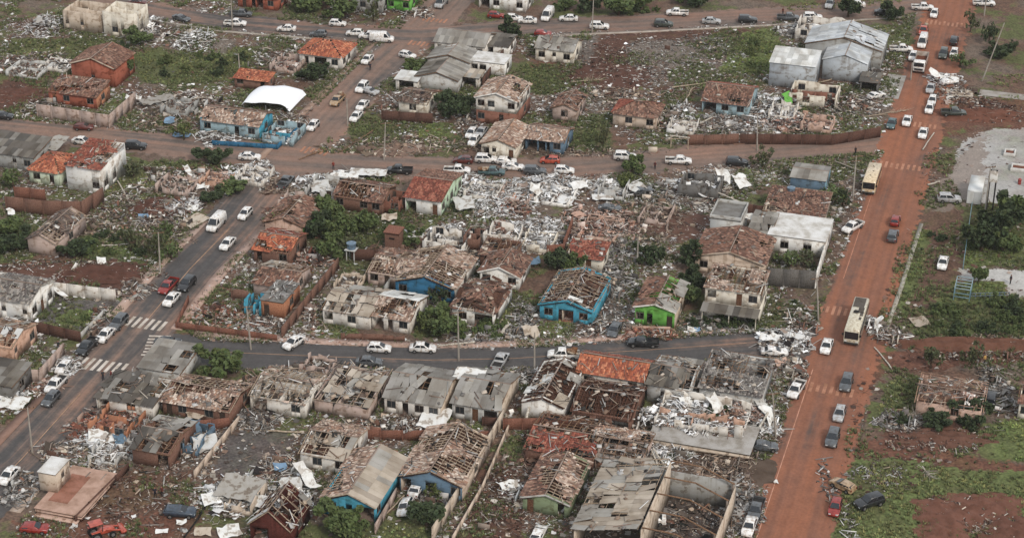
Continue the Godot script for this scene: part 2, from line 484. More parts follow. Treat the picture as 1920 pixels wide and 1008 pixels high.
# a roof plane: origin at an eave corner, U along the eave, V up the slope; li and ri narrow the top (hips)
func roof_plane(o: Node3D, O: Vector3, U: Vector3, V: Vector3, li: float, ri: float, cover: Array, beam_col: String, sd: int) -> void:
	var lu := U.length(); var lv := V.length(); var u := U / lu; var v := V / lv; var n := v.cross(u)
	if n.y < 0: n = -n
	var kind: String = cover[0]; var frac: float = cover[1]
	var bm := cmat("wood", beam_col)
	noise.seed = 100 + sd; noise.frequency = 0.16
	var inside := func(a: float, b: float) -> bool: return a >= li * b / lv - .02 and a <= lu - ri * b / lv + .02
	# timbers under the cover: rafters up the slope and purlins along it
	if frac < 0.985:
		var step: float = (1.0 if kind == "tile" else 1.4) if cover.size() < 4 else cover[3]
		var cnt := maxi(2, int(round(lu / step)))
		for i in cnt + 1:
			var a := clampf(lu * i / cnt, .06, lu - .06)
			var reach := lv
			if li > 0 and a < li: reach = lv * a / li
			if ri > 0 and lu - a < ri: reach = minf(reach, lv * (lu - a) / ri)
			if reach < .5 or R.randf() < (1 - frac) * .16: continue
			var lo := 0.0
			if R.randf() < (1 - frac) * .2: lo = R.randf_range(0, reach * .5)
			bar("rafter", O + u * a + v * lo - n * .09, O + u * (a + R.randf_range(-.05, .05)) + v * reach - n * .09, .1, .13, bm, o)
		var pc := maxi(2, int(round(lv / (0.85 if kind == "tile" else 1.2))))
		for i in pc + 1:
			var b := clampf(lv * i / pc, .05, lv - .05)
			if R.randf() < (1 - frac) * .18: continue
			var a0 := li * b / lv; var a1 := lu - ri * b / lv
			if R.randf() < (1 - frac) * .3: a1 = lerpf(a0, a1, R.randf_range(.5, .95))
			if a1 - a0 > .5: bar("batten", O + u * a0 + v * b, O + u * a1 + v * (b + R.randf_range(-.06, .06)), .07, .05, bm, o)
	if cover.size() > 4 and cover[4] > 0:      # ceiling boards hung under the rafters
		var nb := int(lu / .8)
		for i in nb:
			for half in 2:
				if R.randf() > cover[4]: continue
				var a := (i + .5) * lu / nb
				part("ceiling_board", unit_box, cmat("wood", ["lining", "lining_b", "darkwood"][R.randi() % 3]), o, Transform3D(Basis(u, n, -v) * Basis.from_scale(Vector3(lu / nb * .96, .03, lv * .44)), O + u * a + v * lv * (.27 + .46 * half) - n * R.randf_range(.3, .42)))
	if frac < .9:
		var lt := MB.new()
		for i in int(lu * lv * (1.05 - frac) * 1.1) + 3:
			var a := R.randf_range(.2, lu - .2); var b := R.randf_range(.2, lv - .2)
			if not inside.call(a, b): continue
			var pal: Array = PAL[["wood", "wood", "wood", "dirty", "mixed", "grey"][R.randi() % 6]]
			var k: Array = pal[R.randi() % pal.size()]
			var size := Vector3(R.randf_range(.5, 2.6), .05, R.randf_range(.06, .16)) if R.randf() < .7 else Vector3(R.randf_range(.3, .9), .05, R.randf_range(.3, .8))
			lt.add(CBOX, Transform3D(Basis(u, n, -v) * rot(R.randf_range(-.12, .12), R.randf() * TAU, R.randf_range(-.12, .12)) * Basis.from_scale(size), O + u * a + v * b + n * R.randf_range(.08, .24)), lin(k[0], k[1], k[2]))
		if lt.v.size() > 0: tag(part("loose_timber", lt.mesh(), mat("vertex"), o), "", "", "", "stuff")
	if frac <= 0.0: return
	if kind == "tile":
		var mb := MB.new()
		var pal: Array = PAL[cover[2]]
		var tw := 0.27; var tl := 0.42
		var nu := int(lu / tw); var nv := int(lv / tl)
		var B := Basis(u, n, -v)
		for j in nv:
			for i in nu:
				var a := (i + .5) * lu / nu; var b := (j + .5) * lv / nv
				if not inside.call(a, b): continue
				var q := noise.get_noise_2d(a * .62 + sd * 13.0, b * .8) * .8 + .5 + noise.get_noise_2d(a * 3.1, b * 3.1 + sd) * .16
				if frac < .985 and q + R.randf_range(-.07, .07) > frac * 1.02: continue
				var k: Array = pal[R.randi() % pal.size()] if R.randf() < .55 else pal[int(clampf((noise.get_noise_2d(a * .7 + 91, b * .7 + sd) * .8 + .5), 0, .99) * pal.size())]
				var s := R.randf_range(.84, 1.1)
				var bb := B
				var lift := .035
				if R.randf() < .1 + (1 - frac) * .25: bb = B * rot(R.randf_range(-.2, .2), R.randf_range(-.4, .4), R.randf_range(-.15, .15)); lift = .07
				mb.add(TILE, Transform3D(bb * Basis.from_scale(Vector3(tw * 1.02, .085, tl * 1.12)), O + u * a + v * (b - tl * .5) + n * lift), lin(k[0] * s, k[1] * s, k[2] * s))
		if mb.v.size() > 0: tag(part("clay_tiles", mb.mesh(), mat("tile"), o), "", "", "", "stuff")
	else:
		var keys: Array = SHT[cover[2]]
		var nu := maxi(1, int(round(lu / 1.08))); var nv := maxi(1, int(round(lv / 2.3)))
		var sw := lu / nu; var sl := lv / nv
		for i in nu:
			for j in nv:
				var a := (i + .5) * sw; var b := (j + .5) * sl
				if not inside.call(a, b): continue
				var q := noise.get_noise_2d(a * .8 + sd * 13.0, b * .8) * .7 + .5
				if frac < .985 and q + R.randf_range(-.2, .2) > frac: continue
				var bb := Basis(u, n, -v) * Basis(Vector3.UP, R.randf_range(-.015, .015) if frac > .9 else R.randf_range(-.1, .1))
				var lift := .05 + .012 * ((i + j) % 2)
				if frac < .95 and R.randf() < .12: bb = bb * rot(R.randf_range(-.15, .15), R.randf_range(-.4, .4), R.randf_range(-.12, .12)); lift = .22
				part("roof_sheet", wave_mesh, cmat("sheet", keys[R.randi() % keys.size()]), o, Transform3D(bb * Basis.from_scale(Vector3(sw * 1.03, 1, sl * 1.04)), O + u * a + v * b + n * lift))

var wave_mesh: ArrayMesh
func make_shared() -> void:
	# corrugated sheet, 1 x 1, six waves across
	var mb := MB.new()
	var k := 12
	for i in k:
		var a := i / float(k) - .5; var b := (i + 1) / float(k) - .5
		var ya := .028 if i % 2 == 0 else -.028
		mb.quad(Vector3(a, ya, -.5), Vector3(b, -ya, -.5), Vector3(b, -ya, .5), Vector3(a, ya, .5))
		mb.quad(Vector3(a, ya - .012, .5), Vector3(b, -ya - .012, .5), Vector3(b, -ya - .012, -.5), Vector3(a, ya - .012, -.5))
	wave_mesh = mb.mesh()
	var f := MB.new()
	for s in [[-.48, 0, .04, 1], [.48, 0, .04, 1], [0, 0, .92, .05], [0, .95, .92, .05], [0, .05, .03, .9]]:
		f.add(BOX, Transform3D(Basis.from_scale(Vector3(s[2], s[3], 1)), Vector3(s[0], s[1], 0)), Color.WHITE)
	frame_mesh = f.mesh()

func house(d: Dictionary, idx: int) -> Node3D:
	var w: float = d.w; var dp: float = d.d; var h: float = d.h; var rise: float = d.get("rise", 1.2)
	var roof: String = d.roof
	var base_y: float = d.get("y", 0.0)
	var o := thing(d.n, Vector3(d.a[0], base_y, d.a[1]), d.yaw, d.label, d.cat, d.get("group", ""))
	var ruin: float = d.get("ruin", 0.0)
	var wk: String = d.get("wk", "plaster")
	var wm := cmat(wk, d.col); var sm := cmat(wk, d.get("scol", d.col)); var bm := cmat(wk, d.get("bcol", d.col))
	var gz := rise if roof == "gz" else 0.0
	var gx := rise if roof == "gx" else 0.0
	var broken: float = d.get("broken", .6)
	# floor
	part("floor_slab", unit_box, cmat("concrete", d.get("floor", "dusty")), o, Transform3D(Basis.from_scale(Vector3(w - .3, .09, dp - .3)), Vector3(w / 2, 0, -dp / 2)))
	# front, right, back, left walls
	var runs := [[Transform3D(Basis.IDENTITY, Vector3.ZERO), w, d.get("front", "w.d"), gz, wm, 0.0], [Transform3D(Basis(Vector3.UP, PI / 2), Vector3(w, 0, -T - .003)), dp - 2 * T - .006, d.get("side", ".w."), gx, sm, 0.0],
		[Transform3D(Basis(Vector3.UP, PI), Vector3(w, 0, -dp)), w, d.get("back", "w.w"), gz, bm, 0.0], [Transform3D(Basis(Vector3.UP, -PI / 2), Vector3(0, 0, -dp + T + .003)), dp - 2 * T - .006, ".w.", gx, sm, 0.0]]
	for r in runs:
		var hh := h
		if roof == "shed" and r[1] == w and r[0].basis.z.z < 0: hh = h + rise
		var ops := openings(r[2], r[1], hh)
		if d.has("upper"):    # two storeys: a lower wall of its own colour and an upper one
			part("wall", wall_mesh(r[1], 2.8, ops, 0, 0), cmat(wk, d.get("lowcol", d.col)), o, r[0])
			fit_openings(o, r[0], ops, broken)
			var up: Transform3D = r[0] * Transform3D(Basis.IDENTITY, Vector3(0, 2.8, 0))
			var uo := openings(d.upper, r[1], hh - 2.8)
			part("wall", wall_mesh(r[1], hh - 2.8, uo, r[3], 0), r[4], o, up)
			fit_openings(o, up, uo, broken)
		else:
			part("wall", wall_mesh(r[1], hh, ops, r[3] if ruin < .3 else 0.0, ruin), r[4], o, r[0])
			if ruin < .6: fit_openings(o, r[0], ops, broken)
		if roof == "shed" and r[1] != w:   # wedge above the side wall
			var mb := MB.new(); var L: float = r[1]
			var right: bool = r[0].basis.x.z < 0
			var p := Vector3(0, hh, 0); var q := Vector3(L, hh, 0); var s := Vector3(L if right else 0.0, hh + rise, 0); var e := Vector3(0, 0, -T)
			mb.tri(p, s, q); mb.tri(p + e, q + e, s + e)
			mb.quad(p, p + e, s + e, s); mb.quad(s, s + e, q + e, q)
			part("wall", mb.mesh(), r[4], o, r[0])
	# inner partitions show where the roof is gone
	if d.get("rooms", 1) > 0:
		var ih := h * (1.0 if ruin < .3 else .8) - .05
		var dz := dp * R.randf_range(.4, .6)
		var ops := openings("d.d", w - 2 * T - .02, ih)
		part("partition_wall", wall_mesh(w - 2 * T - .02, ih, ops, 0, maxf(ruin, .15)), cmat(wk, d.get("icol", d.col)), o, Transform3D(Basis.IDENTITY, Vector3(T + .01, 0, -dz)))
		var L := dz - 2 * T - .02
		part("partition_wall", wall_mesh(L, ih, openings(".d", L, ih), 0, maxf(ruin, .15)), cmat(wk, d.get("icol", d.col)), o, Transform3D(Basis(Vector3.UP, PI / 2), Vector3(w * R.randf_range(.4, .6), 0, -T - .01)))
	# roof
	var cv: Array = d.get("cover", [["tile", .9, "brown"]])
	var c0: Array = cv[0]; var c1: Array = cv[cv.size() - 1]
	var bc: String = d.get("beam", "timber")
	var ov: float = d.get("ov", .3)
	var e := 0.02
	match roof:
		"gx":
			var sl := rise / (dp / 2)
			roof_plane(o, Vector3(-ov, h - ov * sl + e, ov), Vector3(w + 2 * ov, 0, 0), Vector3(0, rise + ov * sl, -(dp / 2 + ov)), 0, 0, c0, bc, idx * 2)
			roof_plane(o, Vector3(w + ov, h - ov * sl + e, -dp - ov), Vector3(-w - 2 * ov, 0, 0), Vector3(0, rise + ov * sl, dp / 2 + ov), 0, 0, c1, bc, idx * 2 + 1)
			bar("ridge", Vector3(-ov, h + rise + .04, -dp / 2), Vector3(w + ov, h + rise + .04, -dp / 2), .2, .14, cmat("sheet", d.get("ridge", "ridge")), o)
		"gz":
			var sl := rise / (w / 2)
			roof_plane(o, Vector3(-ov, h - ov * sl + e, -dp - ov), Vector3(0, 0, dp + 2 * ov), Vector3(w / 2 + ov, rise + ov * sl, 0), 0, 0, c0, bc, idx * 2)
			roof_plane(o, Vector3(w + ov, h - ov * sl + e, ov), Vector3(0, 0, -dp - 2 * ov), Vector3(-w / 2 - ov, rise + ov * sl, 0), 0, 0, c1, bc, idx * 2 + 1)
			bar("ridge", Vector3(w / 2, h + rise + .04, ov), Vector3(w / 2, h + rise + .04, -dp - ov), .2, .14, cmat("sheet", d.get("ridge", "ridge")), o)
			if d.has("trim"):   # barge boards along the gable
				for s in [0.0, 1.0]:
					bar("barge_board", Vector3(lerpf(-ov, w + ov, s), h - ov * sl - .02, ov + .05), Vector3(w / 2, h + rise + .02, ov + .05), .06, .24, cmat("plaster", d.trim), o)
		"hip":
			var sl := rise / (dp / 2); var ins := minf(dp / 2 + ov, (w + 2 * ov) / 2 - .1); var yy := h - ov * sl + e; var up := rise + ov * sl
			roof_plane(o, Vector3(-ov, yy, ov), Vector3(w + 2 * ov, 0, 0), Vector3(0, up, -(dp / 2 + ov)), ins, ins, c0, bc, idx * 4)
			roof_plane(o, Vector3(w + ov, yy, -dp - ov), Vector3(-w - 2 * ov, 0, 0), Vector3(0, up, dp / 2 + ov), ins, ins, c1, bc, idx * 4 + 1)
			roof_plane(o, Vector3(w + ov, yy, ov), Vector3(0, 0, -dp - 2 * ov), Vector3(-ins, up, 0), dp / 2 + ov, dp / 2 + ov, c0, bc, idx * 4 + 2)
			roof_plane(o, Vector3(-ov, yy, -dp - ov), Vector3(0, 0, dp + 2 * ov), Vector3(ins, up, 0), dp / 2 + ov, dp / 2 + ov, c1, bc, idx * 4 + 3)
			bar("ridge", Vector3(-ov + ins, h + rise + .05, -dp / 2), Vector3(w + ov - ins, h + rise + .05, -dp / 2), .2, .14, cmat("sheet", d.get("ridge", "ridge")), o)
		"shed":
			var sl := rise / dp
			roof_plane(o, Vector3(-ov, h - ov * sl + e, ov), Vector3(w + 2 * ov, 0, 0), Vector3(0, rise + 2 * ov * sl, -dp - 2 * ov), 0, 0, c0, bc, idx * 2)
		"flat":
			part("roof_slab", unit_box, cmat("concrete", d.get("slab", "slab")), o, Transform3D(Basis.from_scale(Vector3(w + .2, .16, dp + .2)), Vector3(w / 2, h, -dp / 2)))
			if d.has("parapet"):
				var ph: float = d.parapet
				for r in [[w / 2, .02, w + .24, .14], [w / 2, -dp - .02, w + .24, .14], [0.0, -dp / 2, .14, dp - .12], [w, -dp / 2, .14, dp - .12]]:
					part("parapet", unit_box, wm, o, Transform3D(Basis.from_scale(Vector3(r[2], ph, r[3])), Vector3(r[0], h + .163, r[1])))
	# broken stuff lying inside or on top
	var inner: int = d.get("inner", 0)
	if inner > 0:
		var mb := MB.new()
		for k in inner:
			rubble_piece(mb, Vector3(R.randf_range(.3, w - .3), R.randf_range(.12, .7) if roof != "flat" else h + .25, -R.randf_range(.3, dp - .3)), d.get("ipal", "mixed"))
		tag(part("rubble", mb.mesh(), mat("vertex"), o), "", "", "", "stuff")
	if d.has("low"):    # a lean-to roof in front
		var lo: Array = d.low       # depth, height, cover
		roof_plane(o, Vector3(-.2, lo[1] - .5, lo[0]), Vector3(w + .4, 0, 0), Vector3(0, .5, -lo[0]), 0, 0, lo[2], bc, idx + 77)
		for x in [0.1, w / 2, w - .1]:
			part("porch_post", unit_box, wm, o, Transform3D(Basis.from_scale(Vector3(.14, lo[1] - .55, .14)), Vector3(x, 0, lo[0] - .25)))
	if d.has("canopy"):     # a plinth wall in front of the porch
		pass
	return o

# ---------------------------------------------------------------- rubble
const PAL := {
	"orange": [[167,98,72],[177,110,81],[156,90,67],[145,84,66],[186,124,95],[129,81,67]],
	"red": [[137,80,66],[125,71,59],[148,91,75],[112,67,56],[156,103,85]],
	"brown": [[120,87,73],[106,79,68],[134,101,86],[93,72,63],[149,119,103],[115,92,81]],
	"beige": [[163,140,125],[145,122,107],[181,161,146],[127,104,92],[153,121,102],[192,177,163]],
	"dark": [[88,71,64],[77,65,59],[104,86,76],[116,98,88],[98,89,83]],
	"greyt": [[122,116,110],[107,102,98],[138,132,125],[95,88,84],[148,140,133]],
	"white": [[236,235,233],[222,220,218],[199,197,193],[167,162,156],[240,240,240],[108,99,91],[137,123,112],[232,230,227]],
	"mixed": [[147,133,121],[173,163,150],[118,101,91],[199,194,187],[97,83,74],[130,95,80],[215,212,208],[109,104,100]],
	"pink": [[190,166,154],[205,186,175],[161,123,107],[220,211,203],[142,107,94],[176,143,126],[115,94,85]],
	"wood": [[145,124,107],[119,98,84],[171,153,135],[96,79,70],[134,119,109],[186,173,158]],
	"brickp": [[139,89,72],[157,108,89],[122,76,64],[179,150,135],[104,77,67],[198,190,183]],
	"grey": [[149,146,142],[127,122,118],[171,168,164],[103,98,94],[189,186,182],[114,105,97]],
	"dirty": [[69,62,58],[55,50,47],[85,75,67],[101,91,83],[45,42,41],[118,109,101]],
	"soilp": [[104,77,66],[90,64,55],[121,91,79],[146,131,121],[174,166,157],[82,62,54]],
}
const SHT := {
	"pale": ["s_p1","s_p2","s_p3"],
	"grey": ["s_g1","s_g2","s_g3"],
	"white": ["s_w1","s_w2","s_w3"],
	"beige": ["s_b1","s_b2","s_b3","s_g3"],
	"dark": ["s_d1","s_d2","s_d3","s_g2"],
	"rust": ["s_r1","s_r2","s_b2","s_w3"],
	"mixed": ["s_g1","s_b3","s_w3","s_d3","s_b1"],
}

func rubble_piece(mb: MB, p: Vector3, pal: String, k := 1.0) -> void:
	var list: Array = PAL[pal] if R.randf() < (.86 if pal == "white" else .74) else PAL[["mixed", "wood", "dirty"][R.randi() % 3]]
	var c: Array = list[R.randi() % list.size()]
	var s := R.randf_range(.7, 1.15)
	var col := lin(c[0] * s, c[1] * s, c[2] * s)
	var r := R.randf()
	if R.randf() < .07: k *= R.randf_range(1.6, 2.6)     # a few large pieces among the small
	var b := rot(R.randf_range(-.32, .32), R.randf() * TAU, R.randf_range(-.32, .32))
	if r < .38:      # boards and laths
		mb.add(CBOX, Transform3D(b * Basis.from_scale(Vector3(R.randf_range(.4, 2.4) * k, R.randf_range(.03, .08), R.randf_range(.05, .18))), p + Vector3(0, .1, 0)), col)
	elif r < .56:    # sheets and panels
		mb.add(SHEETS[R.randi() % 6], Transform3D(b * Basis.from_scale(Vector3(R.randf_range(.3, 1.3) * k, R.randf_range(.5, 2.2), R.randf_range(.25, .9) * k)), p), col)
	elif r < .76:    # flat slabs of plaster and wall
		mb.add(CBOX, Transform3D(b * Basis.from_scale(Vector3(R.randf_range(.15, .7) * k, R.randf_range(.05, .14), R.randf_range(.15, .5) * k)), p), col)
	elif r < .772 and k > .6:     # stubs that still stand
		mb.add(BOX, Transform3D(rot(R.randf_range(-.15, .15), -.3 + PI / 2 * (R.randi() % 2), R.randf_range(-.15, .15)) * Basis.from_scale(Vector3(R.randf_range(.5, 1.8), R.randf_range(.5, 1.3), .16)), Vector3(p.x, p.y * .3 - .05, p.z)), col)
	else:            # lumps
		var e := R.randf_range(.1, .32) * k
		mb.add(CHUNKS[R.randi() % 6], Transform3D(b * Basis.from_scale(Vector3(e, e * R.randf_range(.3, .8), e * R.randf_range(.6, 1.2))), p), col)

func heap(z: Array) -> void:      # x, z, rx, rz, pieces, palette, height, label
	var mb := MB.new()
	for i in int(z[4] * 1.3):
		var a := R.randf() * TAU; var q := sqrt(R.randf())
		var wob := .75 + .5 * absf(sin(a * 2.0 + z[0]))
		var y: float = z[6] * 1.15 * (1 - q * q) * (.35 + .65 * absf(sin(z[0] + q * 5.0 + a * 1.5))) * R.randf_range(.0, 1.0)
		rubble_piece(mb, Vector3(z[0] + cos(a) * q * z[2] * wob * 1.15, y + R.randf_range(.02, .15) + (z[8] if z.size() > 8 else 0.0), z[1] + sin(a) * q * z[3] * wob * 1.15), z[5], .55 if z[6] < .45 else 1.0)
	var o := part("rubble", mb.mesh(), mat("vertex"), self)
	tag(o, z[7], "rubble", "heaps of rubble among the houses", "stuff")

func near_road(p: Vector2) -> bool:
	for r in road_pts:
		for i in r[0].size() - 1:
			if Geometry2D.get_closest_point_to_segment(p, r[0][i], r[0][i + 1]).distance_to(p) < r[1]: return true
	return false

var road_pts := []
func litter() -> void:
	# the thin scatter that lies everywhere between the houses, nobody could count it
	for r in ROADS: road_pts.append([pts(r[1]), r[2] / 2 - .7])
	var dn := FastNoiseLite.new(); dn.frequency = 0.035; dn.seed = 21; dn.fractal_octaves = 3
	var kinds := [[BOX_C(Vector3(1.1, .05, .1)), []], [BOX_C(Vector3(.5, .05, .36)), []], [CHUNKS[1], []], [SHEETS[2], []], [BOX_C(Vector3(2.2, .06, .08)), []], [BOX_C(Vector3(.3, .06, .22)), []]]
	var clean := []
	for c in CLEAN: clean.append(pts(c))
	for z in LITTER:      # polygon, pieces per square metre, palette
		var poly := pts(z[0])
		var lo := Vector2(1e9, 1e9); var hi := -lo
		for p in poly: lo = lo.min(p); hi = hi.max(p)
		var cnt := int((hi.x - lo.x) * (hi.y - lo.y) * z[1] * 1.4)
		var pal: Array = PAL[z[2]]
		for i in cnt:
			var p := Vector2(R.randf_range(lo.x, hi.x), R.randf_range(lo.y, hi.y))
			if dn.get_noise_2dv(p) * 1.5 + .5 < R.randf(): continue
			if not Geometry2D.is_point_in_polygon(p, poly) or near_road(p): continue
			var bare := false
			for c in clean:
				if Geometry2D.is_point_in_polygon(p, c): bare = true
			if bare and R.randf() < .82: continue
			var k: Array = pal[R.randi() % pal.size()]; var s := R.randf_range(.7, 1.1)
			var e := R.randf_range(.22, .85)
			kinds[[0, 0, 0, 1, 1, 3, 3, 4, 4, 5, 5][R.randi() % 11]][1].append([Transform3D(rot(R.randf_range(-.2, .2), R.randf() * TAU, R.randf_range(-.2, .2)) * Basis.from_scale(Vector3(e, R.randf_range(.5, 1.0) * minf(e, .8), e)), Vector3(p.x, R.randf_range(.04, .16), p.y)), lin(k[0] * s, k[1] * s, k[2] * s)])
	for k in kinds:
		var mb := MB.new(); mb.add(k[0], Transform3D.IDENTITY, Color.WHITE)
		scatter("litter", mb.mesh(), k[1], mat("vertex"), "broken bits of wood, plaster and tile strewn over the ground")

func BOX_C(s: Vector3) -> PackedVector3Array:
	return Transform3D(Basis.from_scale(s), Vector3.ZERO) * CBOX

func scatter(called: String, m: Mesh, list: Array, mt: Material, label: String) -> void:
	if list.is_empty(): return
	var mm := MultiMesh.new(); mm.transform_format = MultiMesh.TRANSFORM_3D; mm.use_colors = true; mm.mesh = m; mm.instance_count = list.size()
	for i in list.size():
		mm.set_instance_transform(i, list[i][0]); mm.set_instance_color(i, list[i][1])
	var o := MultiMeshInstance3D.new(); o.name = numbered(called); o.multimesh = mm; o.material_override = mt
	add_child(o); tag(o, label, called.replace("_", " "), "", "stuff")

# single long or large pieces lying about
func beam_thing(b: Array) -> void:     # x0, z0, x1, z1, width, colour, label, name, y0, y1
	var p := Vector3(b[0], b[8] + b[4] * .5, b[1]); var q := Vector3(b[2], b[9] + b[4] * .5, b[3])
	var o := thing(b[7], Vector3(p.x, 0, p.z), 0, b[6], b[7].replace("_", " "), "long pieces fallen among the houses")
	p.x = 0; p.z = 0; q -= Vector3(b[0], 0, b[1])
	var mb := MB.new(); var k := 5
	var side := (q - p).cross(Vector3.UP).normalized(); var up := side.cross(q - p).normalized()
	var prev := []
	for i in k + 1:
		var t := i / float(k)
		var c := p.lerp(q, t) + side * R.randf_range(-.1, .1) * (1 if i > 0 and i < k else 0) + Vector3(0, R.randf_range(0, .08), 0)
		var r: float = b[4] * .5 * R.randf_range(.85, 1.1)
		var ring := []
		for s in 6: ring.append(c + side * cos(s * TAU / 6) * r + up * sin(s * TAU / 6) * r * .8)
		if i > 0:
			for s in 6: mb.quad(prev[s], ring[s], ring[(s + 1) % 6], prev[(s + 1) % 6])
		prev = ring
	part("shaft", mb.mesh(), cmat("wood", b[5]), o)
	if b[7] == "fallen_tree":
		var br := MB.new()
		for i in 26:
			var t := R.randf_range(.35, 1.0); var c := p.lerp(q, t)
			limb(br, c, (q - p).normalized() * .6 + Vector3(R.randf_range(-.8, .8), R.randf_range(.0, .6), R.randf_range(-.8, .8)), R.randf_range(.7, 2.2), .05, .015, Color.WHITE)
		part("branch", br.mesh(), cmat("wood", b[5]), o)

func panel_thing(b: Array) -> void:     # x, z, w, d, turn, tilt, colour, label, y, kind
	var o := thing(b[9], Vector3(b[0], b[8], b[1]), b[4], b[7], b[9].replace("_", " "), "loose panels and sheets")
	var nx := maxi(2, int(b[2] / .7)); var nz := maxi(2, int(b[3] / .9))
	var mb := MB.new()
	var g := []
	for i in nx + 1:
		var row := []
		for j in nz + 1: row.append(Vector3((i / float(nx) - .5) * b[2], .05 + absf(sin(i * 1.3 + j * 1.9 + b[0])) * (.12 + b[5] * .6) + (1 - j / float(nz)) * b[5] * b[3] * .45, (j / float(nz) - .5) * b[3]) + Vector3(sin(j * 2.1 + b[1]) * .25 * b[5], 0, cos(i * 1.7 + b[0]) * .4 * b[5] + R.randf_range(-.1, .1)))
		g.append(row)
	var n := Vector3(0, -.03, 0)
	for i in nx:
		for j in nz:
			mb.quad(g[i][j], g[i + 1][j], g[i + 1][j + 1], g[i][j + 1]); mb.quad(g[i][j + 1] + n, g[i + 1][j + 1] + n, g[i + 1][j] + n, g[i][j] + n)
	part("sheet", mb.mesh(), cmat("plaster", b[6]), o)

# ---------------------------------------------------------------- free-standing walls
func yard_wall(w: Array) -> void:       # points, height, colour, kind, label, ruin
	var q := pts(w[0])
	var o := thing("yard_wall", Vector3(q[0].x, 0, q[0].y), 0, w[4], "wall", "walls between the plots")
	for i in q.size() - 1:
		var d := q[i + 1] - q[i]; var len := d.length(); var yaw := atan2(-d.y, d.x)
		var cnt := maxi(1, int(round(len / 3.2)))
		for k in cnt:
			var at := q[i] + d * (k / float(cnt)) - q[0]
			var hh: float = w[1] * R.randf_range(1 - w[5] * .3, 1.0)
			part("wall_panel", wall_mesh(len / cnt - .16, hh, [], 0, w[5] if w[5] > .12 else 0.0), cmat(w[3], w[2]), o, Transform3D(Basis(Vector3.UP, yaw), Vector3(at.x, 0, at.y) + Vector3(d.x, 0, d.y) / len * .08))
			part("wall_post", unit_box, cmat(w[3], w[2]), o, Transform3D(Basis(Vector3.UP, yaw) * Basis.from_scale(Vector3(.2, hh + .04, .24)), Vector3(at.x, 0, at.y) + Vector3(sin(yaw), 0, cos(yaw)) * -T * .5))

# ---------------------------------------------------------------- vehicles
func loft(mb: MB, outline: PackedVector2Array, w0: Callable, ch: float) -> void:
	# a body from its side outline (x, y) with a half width for each height, edges chamfered
	var n := outline.size()
	var mid := Vector2.ZERO
	for p in outline: mid += p / n
	var inn := PackedVector2Array()
	for p in outline: inn.append(p + (mid - p).normalized() * ch)
	var tris := Geometry2D.triangulate_polygon(outline)
	for s in [1.0, -1.0]:
		for i in range(0, tris.size(), 3):
			var q := []
			for k in 3: q.append(Vector3(inn[tris[i + k]].x, inn[tris[i + k]].y, s * w0.call(inn[tris[i + k]])))
			var nn: Vector3 = (q[2] - q[0]).cross(q[1] - q[0])
			if nn.z * s < 0: mb.tri(q[0], q[2], q[1])
			else: mb.tri(q[0], q[1], q[2])
	var cw := Geometry2D.is_polygon_clockwise(outline)
	for i in n:
		var a := outline[i]; var b := outline[(i + 1) % n]; var ai := inn[i]; var bi := inn[(i + 1) % n]
		var rows := []
		for e in [[ai, bi, -1.0, 0.0], [a, b, -1.0, ch], [a, b, 1.0, ch], [ai, bi, 1.0, 0.0]]:
			rows.append([Vector3(e[0].x, e[0].y, e[2] * (w0.call(e[0]) - e[3])), Vector3(e[1].x, e[1].y, e[2] * (w0.call(e[1]) - e[3]))])
		for k in 3:
			if cw: mb.quad(rows[k][0], rows[k][1], rows[k + 1][1], rows[k + 1][0])
			else: mb.quad(rows[k][0], rows[k + 1][0], rows[k + 1][1], rows[k][1])

func v2(a: Array) -> PackedVector2Array: return pts(a)

# per kind: length, lower outline, cabin outline, belt height, roof height, half width, wheel x front, wheel x rear, wheel radius
const CARK := {
	"hatch": [3.9, [-1.95, .38, -1.93, .78, -1.84, .96, .8, .96, 1.55, .84, 1.88, .7, 1.95, .4, 1.86, .24, -1.86, .24], [-1.8, .95, -1.5, 1.42, -1.2, 1.49, -.1, 1.5, .12, 1.45, .95, .95], .96, 1.5, .83, 1.22, -1.2, .31],
	"sedan": [4.3, [-2.15, .4, -2.15, .8, -2.05, .98, -1.35, 1.0, .85, .97, 1.75, .84, 2.08, .7, 2.15, .42, 2.05, .24, -2.05, .24], [-1.6, .97, -1.05, 1.4, -.75, 1.46, .05, 1.47, .25, 1.42, 1.05, .95], .97, 1.47, .86, 1.33, -1.28, .32],
	"suv": [4.4, [-2.2, .45, -2.2, .95, -2.1, 1.1, .9, 1.1, 1.75, 1.0, 2.12, .86, 2.2, .5, 2.1, .3, -2.1, .3], [-2.08, 1.09, -1.85, 1.62, -1.6, 1.69, .0, 1.7, .2, 1.66, 1.0, 1.08], 1.1, 1.7, .9, 1.35, -1.3, .36],
	"pickup": [5.1, [-2.55, .5, -2.55, .72, -.6, .74, -.58, 1.08, 1.2, 1.08, 2.1, .98, 2.48, .85, 2.55, .5, 2.4, .34, -2.45, .34], [-.55, 1.07, -.45, 1.6, -.25, 1.69, .6, 1.7, .78, 1.65, 1.45, 1.06], 1.08, 1.7, .9, 1.62, -1.55, .38],
	"van": [5.4, [-2.7, .45, -2.7, 1.15, -2.66, 1.2, 1.5, 1.2, 2.3, 1.05, 2.62, .9, 2.7, .5, 2.6, .3, -2.6, .3], [-2.66, 1.19, -2.6, 2.1, -2.45, 2.25, .8, 2.25, 1.05, 2.18, 1.9, 1.15], 1.2, 2.25, .95, 1.75, -1.6, .36]}

